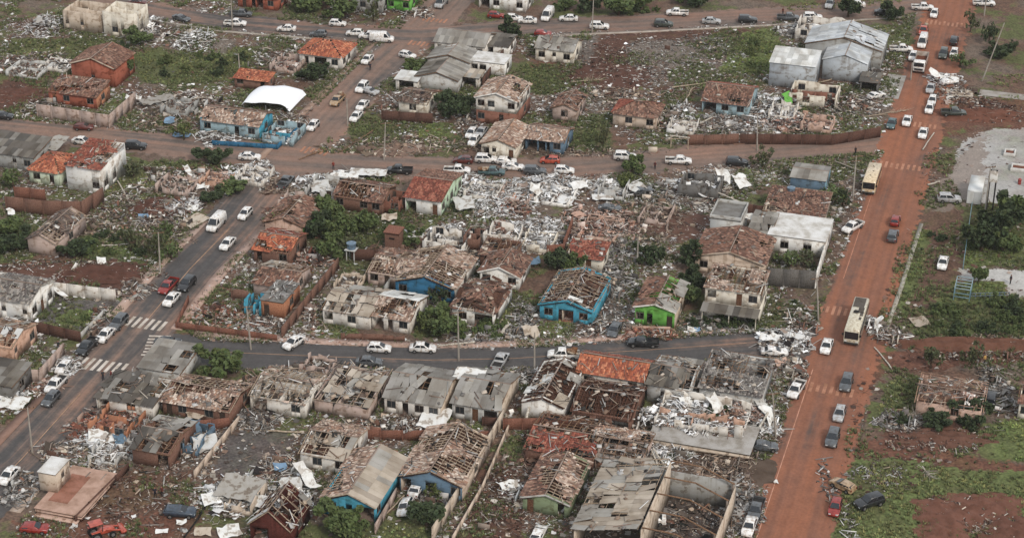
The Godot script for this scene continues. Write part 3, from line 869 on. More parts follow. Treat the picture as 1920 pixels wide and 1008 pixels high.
func car_proto(kind: String, paint: String, crush: float) -> Node3D:
	var k: Array = CARK[kind]
	var belt: float = k[3]; var top: float = k[4]; var hw: float = k[5]
	var o := Node3D.new()
	var pm := cmat("paint", paint)
	var low := func(p: Vector2) -> float: return hw - .1 * clampf((absf(p.x) - k[0] * .38) / (k[0] * .12), 0, 1) - .05 * clampf((.5 - p.y) / .3, 0, 1)
	var cab := func(p: Vector2) -> float: return lerpf(hw - .04, hw - .23, clampf((p.y - belt) / (top - belt), 0, 1))
	var mb := MB.new(); loft(mb, v2(k[1]), low, .07)
	var cabo := v2(k[2])
	if crush > 0:
		for i in cabo.size(): cabo[i].y = lerpf(cabo[i].y, belt + .12, crush * .55 * clampf((cabo[i].y - belt) * 3.0, 0, 1))
	var cb := MB.new(); loft(cb, cabo, cab, .05)
	if crush > 0:
		for m in [mb, cb]:
			for i in m.v.size():
				var q: Vector3 = m.v[i]
				m.v[i] = q + Vector3(sin(q.z * 5.0 + q.y * 7.0), sin(q.x * 3.7 + q.z * 4.1) * .8, sin(q.x * 4.3 + q.y * 5.0)) * .13 * crush
	part("body", mb.mesh(), pm, o)
	part("cabin", cb.mesh(), pm, o)
	var gm := mat("glass", 30, 34, 38)
	# windows: one quad each, a little proud of the cabin
	var n := cabo.size()
	var A := cabo[n - 1]; var Bq := cabo[n - 2]   # windscreen base and top
	var gs := [["windscreen", cabo[n - 1], cabo[n - 2]], ["rear_window", cabo[0], cabo[1]]]
	for gq in gs:
		var a: Vector2 = gq[1].lerp(gq[2], .1); var b: Vector2 = gq[1].lerp(gq[2], .95)
		var d := (b - a).normalized(); var nn := Vector2(-d.y, d.x)
		if nn.y < 0: nn = -nn
		a += nn * .012; b += nn * .012
		var g := MB.new()
		var wa: float = cab.call(a) - .1; var wb: float = cab.call(b) - .1
		var e := nn * -.03
		g.quad(Vector3(a.x, a.y, -wa), Vector3(b.x, b.y, -wb), Vector3(b.x, b.y, wb), Vector3(a.x, a.y, wa))
		g.quad(Vector3(a.x + e.x, a.y + e.y, wa), Vector3(b.x + e.x, b.y + e.y, wb), Vector3(b.x + e.x, b.y + e.y, -wb), Vector3(a.x + e.x, a.y + e.y, -wa))
		part(gq[0], g.mesh(), gm, o)
	var y0 := belt + .05; var y1 := lerpf(belt, cabo[n - 3].y, .86)
	var edge := func(y: float, front: bool) -> float:
		var p := cabo[n - 1] if front else cabo[0]; var q := cabo[n - 2] if front else cabo[1]
		return lerpf(p.x, q.x, clampf((y - p.y) / maxf(q.y - p.y, .01), 0, 1))
	var xa0: float = edge.call(y0, false) + .14; var xa1: float = edge.call(y1, false) + .12; var xb0: float = edge.call(y0, true) - .16; var xb1: float = edge.call(y1, true) - .1
	if kind == "van": xa0 = .55; xa1 = .55
	for s in [-1.0, 1.0]:
		for f in ([[0.0, .48], [.53, 1.0]] if kind != "van" else [[0.0, 1.0]]):
			var g := MB.new()
			var w0: float = cab.call(Vector2(0, y0)) + .012; var w1: float = cab.call(Vector2(0, y1)) + .012
			var p := [Vector3(lerpf(xa0, xb0, f[0]), y0, s * w0), Vector3(lerpf(xa1, xb1, f[0]), y1, s * w1), Vector3(lerpf(xa1, xb1, f[1]), y1, s * w1), Vector3(lerpf(xa0, xb0, f[1]), y0, s * w0)]
			if s > 0: g.quad(p[0], p[1], p[2], p[3])
			else: g.quad(p[3], p[2], p[1], p[0])
			part("side_window", g.mesh(), gm, o)
	for x in [k[6], k[7]]:
		for s in [-1.0, 1.0]:
			wheel(o, Vector3(x, k[8], s * (hw - .09)), k[8], .2)
	var L: float = k[0] / 2
	for s in [-1.0, 1.0]:
		part("headlight", unit_box, mat("glass", 200, 205, 205), o, Transform3D(Basis.from_scale(Vector3(.06, .14, .34)), Vector3(L - .05, .56, s * (hw - .32))))
		part("tail_light", unit_box, mat("glass", 120, 22, 20), o, Transform3D(Basis.from_scale(Vector3(.05, .22, .2)), Vector3(-L + .01, .62, s * (hw - .22))))
	if kind == "pickup":
		for s in [-1.0, 1.0]:
			part("bed_side", unit_box, pm, o, Transform3D(Basis.from_scale(Vector3(1.92, .36, .07)), Vector3(-1.57, .72, s * (hw - .05))))
		part("tailgate", unit_box, pm, o, Transform3D(Basis.from_scale(Vector3(.07, .36, hw * 2 - .2)), Vector3(-2.5, .72, 0)))
		part("bed_floor", unit_box, mat("rubber", 48, 46, 45), o, Transform3D(Basis.from_scale(Vector3(1.8, .02, hw * 2 - .25)), Vector3(-1.55, .745, 0)))
	return o

var wheel_meshes := {}
func wheel(o: Node3D, at: Vector3, r: float, w: float) -> void:
	var key := "%.2f %.2f" % [r, w]
	if not wheel_meshes.has(key):
		var a := CylinderMesh.new(); a.top_radius = r; a.bottom_radius = r; a.height = w; a.radial_segments = 14; a.rings = 1
		var b := CylinderMesh.new(); b.top_radius = r * .58; b.bottom_radius = r * .58; b.height = w + .03; b.radial_segments = 10; b.rings = 1
		wheel_meshes[key] = [a, b]
	var t := Transform3D(Basis(Vector3.RIGHT, PI / 2), at)
	var p := part("wheel", wheel_meshes[key][0], mat("rubber", 32, 31, 31), o, t)
	part("rim", wheel_meshes[key][1], mat("metal", 128, 126, 124), p)

var protos := {}
func vehicle(c: Array) -> void:      # kind, paint, x, z, turn, label, crush, group, extra
	var kind: String = c[0]
	var key := "%s %s %.1f" % [kind, c[1], c[6]]
	var made: Node3D
	if kind == "bus": made = bus(c[1])
	elif kind == "school_bus": made = bus(c[1], true)
	elif kind == "truck": made = truck(c[1])
	elif kind == "tractor": made = tractor(c[1])
	else:
		if not protos.has(key): protos[key] = car_proto(kind, c[1], c[6])
		made = protos[key].duplicate()
	var word: String = {"hatch": "parked_car", "sedan": "parked_car", "suv": "parked_car", "pickup": "pickup_truck", "van": "van", "bus": "bus", "school_bus": "bus", "truck": "dump_truck", "tractor": "tractor"}[kind]
	if c[6] > 0 and word == "parked_car": word = "wrecked_car"
	made.name = numbered(word)
	add_child(made)
	made.position = Vector3(c[2], .055, c[3]); made.rotation.y = c[4]
	var cat: String = {"hatch": "car", "sedan": "car", "suv": "car", "pickup": "pickup truck", "van": "van", "bus": "bus", "school_bus": "bus", "truck": "truck", "tractor": "tractor"}[kind]
	tag(made, c[5], cat, c[7])
	if c.size() > 8:
		if c[8] == "tilt": made.rotation.x = .35; made.position.y = .25
		if c[8] == "load":
			for k in 9:
				part("load", unit_box, cmat("wood", ["timber", "pale", "crate"][k % 3]), made, Transform3D(rot(R.randf_range(-.2, .2), R.randf_range(-.6, .6), R.randf_range(-.2, .2)) * Basis.from_scale(Vector3(R.randf_range(.5, 1.3), R.randf_range(.2, .7), R.randf_range(.3, .8))), Vector3(R.randf_range(-2.1, -1.0), R.randf_range(.76, 1.1), R.randf_range(-.5, .5))))

func bus(paint: String, school := false) -> Node3D:
	var o := Node3D.new()
	var L := 11.2 if not school else 8.6
	var hw := 1.26; var top := 3.15 if not school else 2.95
	var pm := cmat("paint", paint)
	var mb := MB.new()
	var out := PackedVector2Array([Vector2(-L / 2, .55), Vector2(-L / 2, top - .25), Vector2(-L / 2 + .2, top), Vector2(L / 2 - .3, top), Vector2(L / 2 - .06, top - .3), Vector2(L / 2, 1.3), Vector2(L / 2, .5), Vector2(L / 2 - .1, .38), Vector2(-L / 2 + .1, .38)])
	loft(mb, out, func(p: Vector2) -> float: return hw - .1 * clampf((p.y - top + .5) / .5, 0, 1), .1)
	part("body", mb.mesh(), pm, o)
	var gm := mat("glass", 28, 32, 36)
	part("windscreen", unit_box, gm, o, Transform3D(Basis(Vector3.BACK, .05) * Basis.from_scale(Vector3(.05, 1.25, 2.2)), Vector3(L / 2 - .0, 1.32, 0)))
	part("rear_window", unit_box, gm, o, Transform3D(Basis.from_scale(Vector3(.05, .8, 1.8)), Vector3(-L / 2 - .01, 1.7, 0)))
	var cnt := int(L / 1.35)
	for s in [-1.0, 1.0]:
		for i in cnt:
			part("side_window", unit_box, gm, o, Transform3D(Basis.from_scale(Vector3(1.18, .85, .05)), Vector3(-L / 2 + .9 + i * (L - 1.6) / (cnt - 1), 1.62, s * (hw - .005))))
		part("bumper", unit_box, mat("rubber", 60, 58, 56), o, Transform3D(Basis.from_scale(Vector3(.12, .3, 2.3)), Vector3(s * (L / 2 + .02), .42, 0)))
		for x in [L * .28, -L * .24]: wheel(o, Vector3(x, .48, s * (hw - .14)), .48, .28)
		part("headlight", unit_box, mat("glass", 205, 208, 205), o, Transform3D(Basis.from_scale(Vector3(.06, .2, .4)), Vector3(L / 2 + .02, .8, s * .9)))
		part("mirror", unit_box, mat("rubber", 35, 35, 35), o, Transform3D(Basis.from_scale(Vector3(.12, .4, .22)), Vector3(L / 2 + .05, 1.9, s * (hw + .16))))
	if school:
		part("stripe", unit_box, cmat("paint", "taxi"), o, Transform3D(Basis.from_scale(Vector3(L * .97, .35, hw * 2 + .02)), Vector3(0, 1.05, 0)))
		for i in 3:
			part("roof_vent", unit_box, mat("rubber", 60, 58, 54), o, Transform3D(Basis(Vector3.UP, .6) * Basis.from_scale(Vector3(.5, .06, .1)), Vector3(-2.4 + i * 2.1, top, .1 - .2 * (i % 2))))
	else:
		# dark unit and patches where the paint of the roof is burnt off
		for q in [[-3.6, .1, 3.2, 1.8], [-1.0, -.5, 1.9, .9], [.2, -.75, 1.4, .5], [-.2, .3, .9, .7], [1.8, -.7, .9, .4]]:
			part("roof_panel", unit_box, mat("concrete", 92, 86, 80), o, Transform3D(Basis.from_scale(Vector3(q[2], .05, q[3])), Vector3(q[0], top - .004, q[1])))
		part("roof_vent", unit_box, mat("rubber", 40, 38, 37), o, Transform3D(Basis.from_scale(Vector3(.7, .16, .7)), Vector3(-.3, top, .15)))
		part("route_board", unit_box, mat("rubber", 30, 30, 30), o, Transform3D(Basis.from_scale(Vector3(.05, .26, 1.6)), Vector3(L / 2 - .1, 2.62, 0)))
	return o

func truck(paint: String) -> Node3D:
	var o := Node3D.new()
	var pm := cmat("paint", paint); var bm := cmat("paint", "truck_bed")
	var mb := MB.new()
	loft(mb, v2([2.3, .7, 2.3, 2.55, 2.45, 2.7, 3.6, 2.7, 3.8, 2.5, 3.95, 1.5, 3.98, .6, 2.4, .6]), func(p: Vector2) -> float: return 1.2, .08)
	part("cab", mb.mesh(), pm, o)
	var gm := mat("glass", 28, 32, 36)
	part("windscreen", unit_box, gm, o, Transform3D(Basis(Vector3.BACK, .13) * Basis.from_scale(Vector3(.05, .85, 2.1)), Vector3(3.93, 1.62, 0)))
	part("grille", unit_box, mat("rubber", 45, 44, 44), o, Transform3D(Basis.from_scale(Vector3(.05, .4, 1.8)), Vector3(3.99, .85, 0)))
	part("chassis", unit_box, mat("rubber", 45, 42, 40), o, Transform3D(Basis.from_scale(Vector3(7.2, .3, 1.0)), Vector3(-.2, .65, 0)))
	part("bed_floor", unit_box, cmat("wood", "rust_soil"), o, Transform3D(Basis.from_scale(Vector3(5.8, .12, 2.3)), Vector3(-.9, 1.0, 0)))
	for s in [-1.0, 1.0]:
		part("bed_side", unit_box, bm, o, Transform3D(Basis.from_scale(Vector3(5.9, 1.1, .09)), Vector3(-.9, 1.05, s * 1.22)))
		part("side_window", unit_box, gm, o, Transform3D(Basis.from_scale(Vector3(.95, .7, .05)), Vector3(3.05, 1.68, s * 1.2)))
		for x in [3.1, -1.6, -2.9]: wheel(o, Vector3(x, .5, s * 1.02), .5, .34)
		part("headlight", unit_box, mat("glass", 205, 208, 205), o, Transform3D(Basis.from_scale(Vector3(.06, .2, .35)), Vector3(3.98, .72, s * .9)))
	part("headboard", unit_box, bm, o, Transform3D(Basis.from_scale(Vector3(.1, 1.3, 2.35)), Vector3(2.0, 1.1, 0)))
	part("tailgate", unit_box, bm, o, Transform3D(Basis.from_scale(Vector3(.1, 1.1, 2.35)), Vector3(-3.85, 1.05, 0)))
	return o

func tractor(paint: String) -> Node3D:
	var o := Node3D.new()
	var pm := cmat("paint", paint)
	var mb := MB.new()
	loft(mb, v2([-.4, .7, -.4, 1.2, .2, 1.35, 1.7, 1.3, 1.85, 1.1, 1.85, .7]), func(p: Vector2) -> float: return .42, .06)
	part("body", mb.mesh(), pm, o)
	for s in [-1.0, 1.0]:
		wheel(o, Vector3(-.9, .75, s * .8), .75, .42); wheel(o, Vector3(1.4, .45, s * .75), .45, .28)
		part("fender", unit_box, pm, o, Transform3D(Basis.from_scale(Vector3(1.3, .12, .45)), Vector3(-.9, 1.5, s * .8)))
		for x in [-1.4, .1]: part("cab_post", unit_box, mat("rubber", 40, 38, 38), o, Transform3D(Basis.from_scale(Vector3(.08, 1.2, .08)), Vector3(x, 1.3, s * .62)))
		bar("loader_arm", Vector3(.6, 1.3, s * .55), Vector3(2.6, .7, s * .55), .14, .2, pm, o)
	part("cab_roof", unit_box, pm, o, Transform3D(Basis.from_scale(Vector3(1.8, .1, 1.5)), Vector3(-.65, 2.5, 0)))
	part("bucket", unit_box, pm, o, Transform3D(Basis(Vector3.BACK, -.3) * Basis.from_scale(Vector3(.7, .55, 2.1)), Vector3(2.85, .2, 0)))
	return o

# ---------------------------------------------------------------- plants
func limb(mb: MB, p: Vector3, d: Vector3, len: float, r0: float, r1: float, col: Color) -> Vector3:
	d = d.normalized()
	var x := d.cross(Vector3(.3, .2, .9)).normalized(); var z := x.cross(d)
	var q := p + d * len
	for s in 5:
		var a := s * TAU / 5; var b := (s + 1) * TAU / 5
		var e := x * cos(a) + z * sin(a); var f := x * cos(b) + z * sin(b)
		mb.quad(p + e * r0, q + e * r1, q + f * r1, p + f * r0, col)
	return q

var tree_kinds := []
func make_trees() -> void:
	# eight kinds: 0-3 full crowns, 4-5 torn crowns, 6-7 low bushes; all about one metre in radius, scaled when placed
	for k in 8:
		var bush := k >= 6; var torn := k == 4 or k == 5
		var tr := MB.new(); var br := MB.new(); var cr := MB.new()
		var th := .12 if bush else .42
		var tip := limb(tr, Vector3.ZERO, Vector3(R.randf_range(-.08, .08), 1, R.randf_range(-.08, .08)), th, .1, .07, Color.WHITE)
		var clumps := []
		for i in (8 if not bush else 7):
			var a := i * TAU / 7.0 + R.randf() * .6
			var dir := Vector3(cos(a), R.randf_range(.0, .9), sin(a))
			if i == 0: dir = Vector3(.1, 1, 0)
			var q := limb(br, tip, dir, R.randf_range(.35, .95), .05, .02, Color.WHITE)
			clumps.append([q, R.randf_range(.16, .42)])
			if R.randf() < .6:
				var q2 := limb(br, q, dir + Vector3(R.randf_range(-.7, .7), R.randf_range(0, .7), R.randf_range(-.7, .7)), R.randf_range(.2, .5), .022, .01, Color.WHITE)
				clumps.append([q2, R.randf_range(.1, .28)])
			if torn: limb(br, q, dir + Vector3(R.randf_range(-.5, .5), .3, R.randf_range(-.5, .5)), R.randf_range(.3, .6), .02, .008, Color.WHITE)
		clumps.append([tip + Vector3(R.randf_range(-.2, .2), .25, R.randf_range(-.2, .2)), .4])
		var per := 170 if not torn else 42
		if bush: per = 60
		for c in clumps:
			if torn and R.randf() < .35: continue
			for i in int(per * clampf(c[1] * 2.6, .2, 1.2)):
				var d: Vector3 = Vector3(R.randfn(), R.randfn() * .8, R.randfn()).normalized() * c[1] * pow(R.randf(), .4)
				var p: Vector3 = c[0] + d
				if p.y < .04: continue
				var s := R.randf_range(.05, .11) * (1.0 if not bush else 1.25)
				var b := rot(R.randf_range(-1.1, 1.1), R.randf() * TAU, R.randf_range(-.8, .8))
				var v := R.randf_range(.55, 1.5)
				var col := Color(v * R.randf_range(.85, 1.2), v, v * R.randf_range(.75, 1.15))
				var x := b.x * s; var z := b.z * s * 1.5; var up := b.y * s * .3
				cr.quad(p - z, p - x + up, p + z, p + x + up, col)
		tree_kinds.append([tr.mesh(), br.mesh(), cr.mesh()])

func leaf_mat(r: float, g: float, b: float) -> StandardMaterial3D:
	var key := "leafy %d %d %d" % [r, g, b]
	if not mats.has(key):
		var m: StandardMaterial3D = mat("leaf").duplicate(); m.albedo_color = Color8(int(r), int(g), int(b)); mats[key] = m
	return mats[key]

func tree(t: Array) -> void:     # x, z, radius, height scale, kind, tone, label
	var k: Array = tree_kinds[int(t[4])]
	var bush: bool = t[4] >= 6
	var o := thing("bush" if bush else "tree", Vector3(t[0], 0, t[1]), R.randf() * TAU, t[6], "bush" if bush else "tree", "bushes on the plots" if bush else "trees left on the plots")
	o.scale = Vector3(t[2], t[3], t[2])
	var tone: Array = LEAF[t[5]]
	part("stem" if bush else "trunk", k[0], mat("wood", 92, 78, 66), o)
	part("branch", k[1], mat("wood", 98, 84, 72), o)
	part("crown", k[2], leaf_mat(tone[0], tone[1], tone[2]), o)

func grass() -> void:
	var mb := MB.new()
	for i in 7:
		var a := i * TAU / 7 + R.randf(); var d := Vector3(cos(a), 0, sin(a)); var s := Vector3(-d.z, 0, d.x) * .09
		var p := d * R.randf() * .2
		mb.tri(p - s, p + d * .2 + Vector3(0, R.randf_range(.5, 1.0), 0), p + s)
	var m := mb.mesh()
	var list := []
	var pn := FastNoiseLite.new(); pn.frequency = .12; pn.seed = 4
	for z in GRASS:      # polygon, tufts per square metre, height, tone
		var poly := pts(z[0])
		var lo := Vector2(1e9, 1e9); var hi := -lo
		for p in poly: lo = lo.min(p); hi = hi.max(p)
		var tone: Array = LEAF[z[3]]
		for i in int((hi.x - lo.x) * (hi.y - lo.y) * z[1]):
			var p := Vector2(R.randf_range(lo.x, hi.x), R.randf_range(lo.y, hi.y))
			if not Geometry2D.is_point_in_polygon(p, poly): continue
			var q := pn.get_noise_2dv(p) + .5
			if R.randf() > q * 1.5: continue
			var s := R.randf_range(.6, 1.3); var v := R.randf_range(.7, 1.2) * (.8 + q * .4)
			list.append([Transform3D(Basis(Vector3.UP, R.randf() * TAU) * Basis.from_scale(Vector3(s, z[2] * R.randf_range(.6, 1.5), s)), Vector3(p.x, 0, p.y)), lin(tone[0] * v * R.randf_range(.95, 1.12), tone[1] * v, tone[2] * v)])
	var wn := FastNoiseLite.new(); wn.frequency = .05; wn.seed = 31; wn.fractal_octaves = 3
	var lot := pts(CLEAN[0]); var court := pts(CLEAN[1])
	for z in WEEDS:
		var poly := pts(z[0])
		var lo := Vector2(1e9, 1e9); var hi := -lo
		for p in poly: lo = lo.min(p); hi = hi.max(p)
		for i in int((hi.x - lo.x) * (hi.y - lo.y) * z[1]):
			var p := Vector2(R.randf_range(lo.x, hi.x), R.randf_range(lo.y, hi.y))
			if wn.get_noise_2dv(p) < .0 + R.randf() * .14 or not Geometry2D.is_point_in_polygon(p, poly) or near_road(p) or Geometry2D.is_point_in_polygon(p, lot) or Geometry2D.is_point_in_polygon(p, court): continue
			var tone: Array = LEAF[["w", "dull", "y", "field"][R.randi() % 4]]; var v := R.randf_range(.7, 1.2); var s := R.randf_range(.6, 1.6)
			list.append([Transform3D(Basis(Vector3.UP, R.randf() * TAU) * Basis.from_scale(Vector3(s, R.randf_range(.25, .7), s)), Vector3(p.x, 0, p.y)), lin(tone[0] * v, tone[1] * v, tone[2] * v)])
	scatter("grass", m, list, mat("leaf"), "rough green grass and weeds growing on the open plots")

func mound(m: Array) -> void:      # x, z, radius x, radius z, height, r, g, b
	var mb := MB.new(); var n := 22; var G := []
	noise.frequency = .35
	for i in n + 1:
		var row := []
		for j in n + 1:
			var p := Vector2(i / float(n) * 2 - 1, j / float(n) * 2 - 1)
			var q := p.length() + noise.get_noise_2d(p.x * 4 + m[0], p.y * 4) * .35
			row.append(Vector3(m[0] + p.x * m[2], maxf(0, 1 - q * q) * m[4] * (.7 + noise.get_noise_2d(p.x * 11 + m[1], p.y * 11) * .9) - .03, m[1] + p.y * m[3]))
		G.append(row)
	for i in n:
		for j in n: mb.quad(G[i][j], G[i + 1][j], G[i + 1][j + 1], G[i][j + 1])
	tag(part("soil_mound", mb.mesh(true), mat("concrete", m[5], m[6], m[7]), self), "", "", "", "structure")

# ---------------------------------------------------------------- street furniture, people, odd things
func pole(p: Array) -> void:     # x, z, height, lean x, lean z, label, arms
	var o := thing("utility_pole", Vector3(p[0], 0, p[1]), 0, p[5], "utility pole", "utility poles along the streets")
	var tip := Vector3(p[3], p[2], p[4])
	var mb := MB.new(); limb(mb, Vector3(0, -.05, 0), tip, tip.length(), .17, .1, Color.WHITE)
	part("shaft", mb.mesh(), cmat("concrete", "pole"), o)
	for i in int(p[6]):
		var c := tip * (.97 - .1 * i)
		bar("crossarm", c + Vector3(-1.0, 0, .25), c + Vector3(1.0, 0, -.25), .11, .11, cmat("wood", "timber"), o)
		for s in [-.85, -.3, .3, .85]:
			part("insulator", unit_box, mat("rubber", 70, 60, 55), o, Transform3D(Basis.from_scale(Vector3(.09, .18, .09)), c + Vector3(s, .05, -.25 * s)))

func person(p: Array) -> void:    # x, z, turn, shirt, trousers, label
	# one continuous figure: capsules joined by a smooth minimum, meshed as surface nets
	var J := [[Vector3(0, .95, 0), Vector3(0, 1.38, 0), .15, .17, 1], [Vector3(-.11, 1.38, 0), Vector3(.11, 1.38, 0), .1, .1, 1], [Vector3(0, 1.4, 0), Vector3(0, 1.55, .02), .06, .055, 2], [Vector3(0, 1.6, .02), Vector3(0, 1.68, .02), .095, .09, 2],
		[Vector3(-.19, 1.38, 0), Vector3(-.27, 1.1, .0), .06, .05, 1], [Vector3(-.27, 1.1, .0), Vector3(-.25, .82, .1), .045, .04, 2], [Vector3(.19, 1.38, 0), Vector3(.26, 1.1, .0), .06, .05, 1], [Vector3(.26, 1.1, 0), Vector3(.2, .86, .14), .045, .04, 2],
		[Vector3(-.09, .93, 0), Vector3(-.11, .5, .05), .1, .07, 0], [Vector3(-.11, .5, .05), Vector3(-.11, .08, -.02), .07, .05, 0], [Vector3(.09, .93, 0), Vector3(.12, .5, -.02), .1, .07, 0], [Vector3(.12, .5, -.02), Vector3(.13, .08, -.08), .07, .05, 0],
		[Vector3(-.11, .04, -.04), Vector3(-.11, .04, .14), .045, .04, 3], [Vector3(.13, .04, -.1), Vector3(.13, .04, .08), .045, .04, 3]]
	var key := "person %s %s" % [p[3], p[4]]
	if not protos.has(key):
		var cs := .045; var nx := 17; var ny := 41; var nz := 13; var org := Vector3(-.38, -.04, -.27)
		var f := PackedFloat32Array(); f.resize(nx * ny * nz); var who := PackedInt32Array(); who.resize(f.size())
		for y in ny:
			for z in nz:
				for x in nx:
					var q := org + Vector3(x, y, z) * cs
					var d := 9.0; var best := 9.0; var w := 0
					for b in J:
						var ab: Vector3 = b[1] - b[0]; var t := clampf((q - b[0]).dot(ab) / ab.length_squared(), 0, 1)
						var e: float = q.distance_to(b[0] + ab * t) - lerpf(b[2], b[3], t)
						if e < best: best = e; w = b[4]
						var h := clampf(.5 + .5 * (d - e) / .04, 0, 1)
						d = lerpf(d, e, h) - .04 * h * (1 - h)
					var i := (y * nz + z) * nx + x
					f[i] = d; who[i] = w
		var cols := [lin(p[4][0], p[4][1], p[4][2]), lin(p[3][0], p[3][1], p[3][2]), lin(150, 110, 90), lin(40, 36, 34)]
		var vert := {}
		var mb := MB.new()
		var at := func(x: int, y: int, z: int) -> int: return (y * nz + z) * nx + x
		for y in ny - 1:
			for z in nz - 1:
				for x in nx - 1:
					var sum := Vector3.ZERO; var cnt := 0
					for e in [[0, 0, 0, 1, 0, 0], [0, 0, 0, 0, 1, 0], [0, 0, 0, 0, 0, 1], [1, 0, 0, 1, 1, 0], [1, 0, 0, 1, 0, 1], [0, 1, 0, 1, 1, 0], [0, 1, 0, 0, 1, 1], [0, 0, 1, 1, 0, 1], [0, 0, 1, 0, 1, 1], [1, 1, 0, 1, 1, 1], [1, 0, 1, 1, 1, 1], [0, 1, 1, 1, 1, 1]]:
						var a: float = f[at.call(x + e[0], y + e[1], z + e[2])]; var b: float = f[at.call(x + e[3], y + e[4], z + e[5])]
						if (a < 0) != (b < 0):
							sum += Vector3(x + e[0], y + e[1], z + e[2]).lerp(Vector3(x + e[3], y + e[4], z + e[5]), a / (a - b)); cnt += 1
					if cnt > 0: vert[Vector3i(x, y, z)] = org + sum / cnt * cs
		for y in range(1, ny - 1):
			for z in range(1, nz - 1):
				for x in range(1, nx - 1):
					var a: float = f[at.call(x, y, z)]
					for ax in 3:
						var e := Vector3i(1 if ax == 0 else 0, 1 if ax == 1 else 0, 1 if ax == 2 else 0)
						var b: float = f[at.call(x + e.x, y + e.y, z + e.z)]
						if (a < 0) == (b < 0): continue
						var s := Vector3i(0, 1, 0) if ax == 0 else (Vector3i(0, 0, 1) if ax == 1 else Vector3i(1, 0, 0))
						var t := Vector3i(0, 0, 1) if ax == 0 else (Vector3i(1, 0, 0) if ax == 1 else Vector3i(0, 1, 0))
						var o3 := Vector3i(x, y, z)
						var col: Color = cols[who[at.call(x, y, z)]]
						var q := [vert[o3 - s - t], vert[o3 - t], vert[o3], vert[o3 - s]]
						if a < 0: mb.quad(q[3], q[2], q[1], q[0], col)
						else: mb.quad(q[0], q[1], q[2], q[3], col)
		var hair := MB.new()
		for i in 2: hair.add(CHUNKS[0], Transform3D(Basis.from_scale(Vector3(.21, .16, .23)), Vector3(0, 1.72, -.01 - .02 * i)), lin(34, 28, 26))
		protos[key] = [mb.mesh(true), hair.mesh()]
	var o := thing("person", Vector3(p[0], .01, p[1]), p[2], p[5], "person", "people walking among the ruins")
	part("body", protos[key][0], mat("vertex"), o)
	part("hair", protos[key][1], mat("vertex"), o)

# ---------------------------------------------------------------- one-off structures
const GRID := -0.3002

func local(p: Array, called: String, label: String, category: String, group := "") -> Node3D:
	return thing(called, Vector3(p[0], 0, p[1]), GRID, label, category, group)

func bxp(o: Node3D, called: String, size: Vector3, at: Vector3, m: Material) -> MeshInstance3D:
	return part(called, unit_box, m, o, Transform3D(Basis.from_scale(size), at))

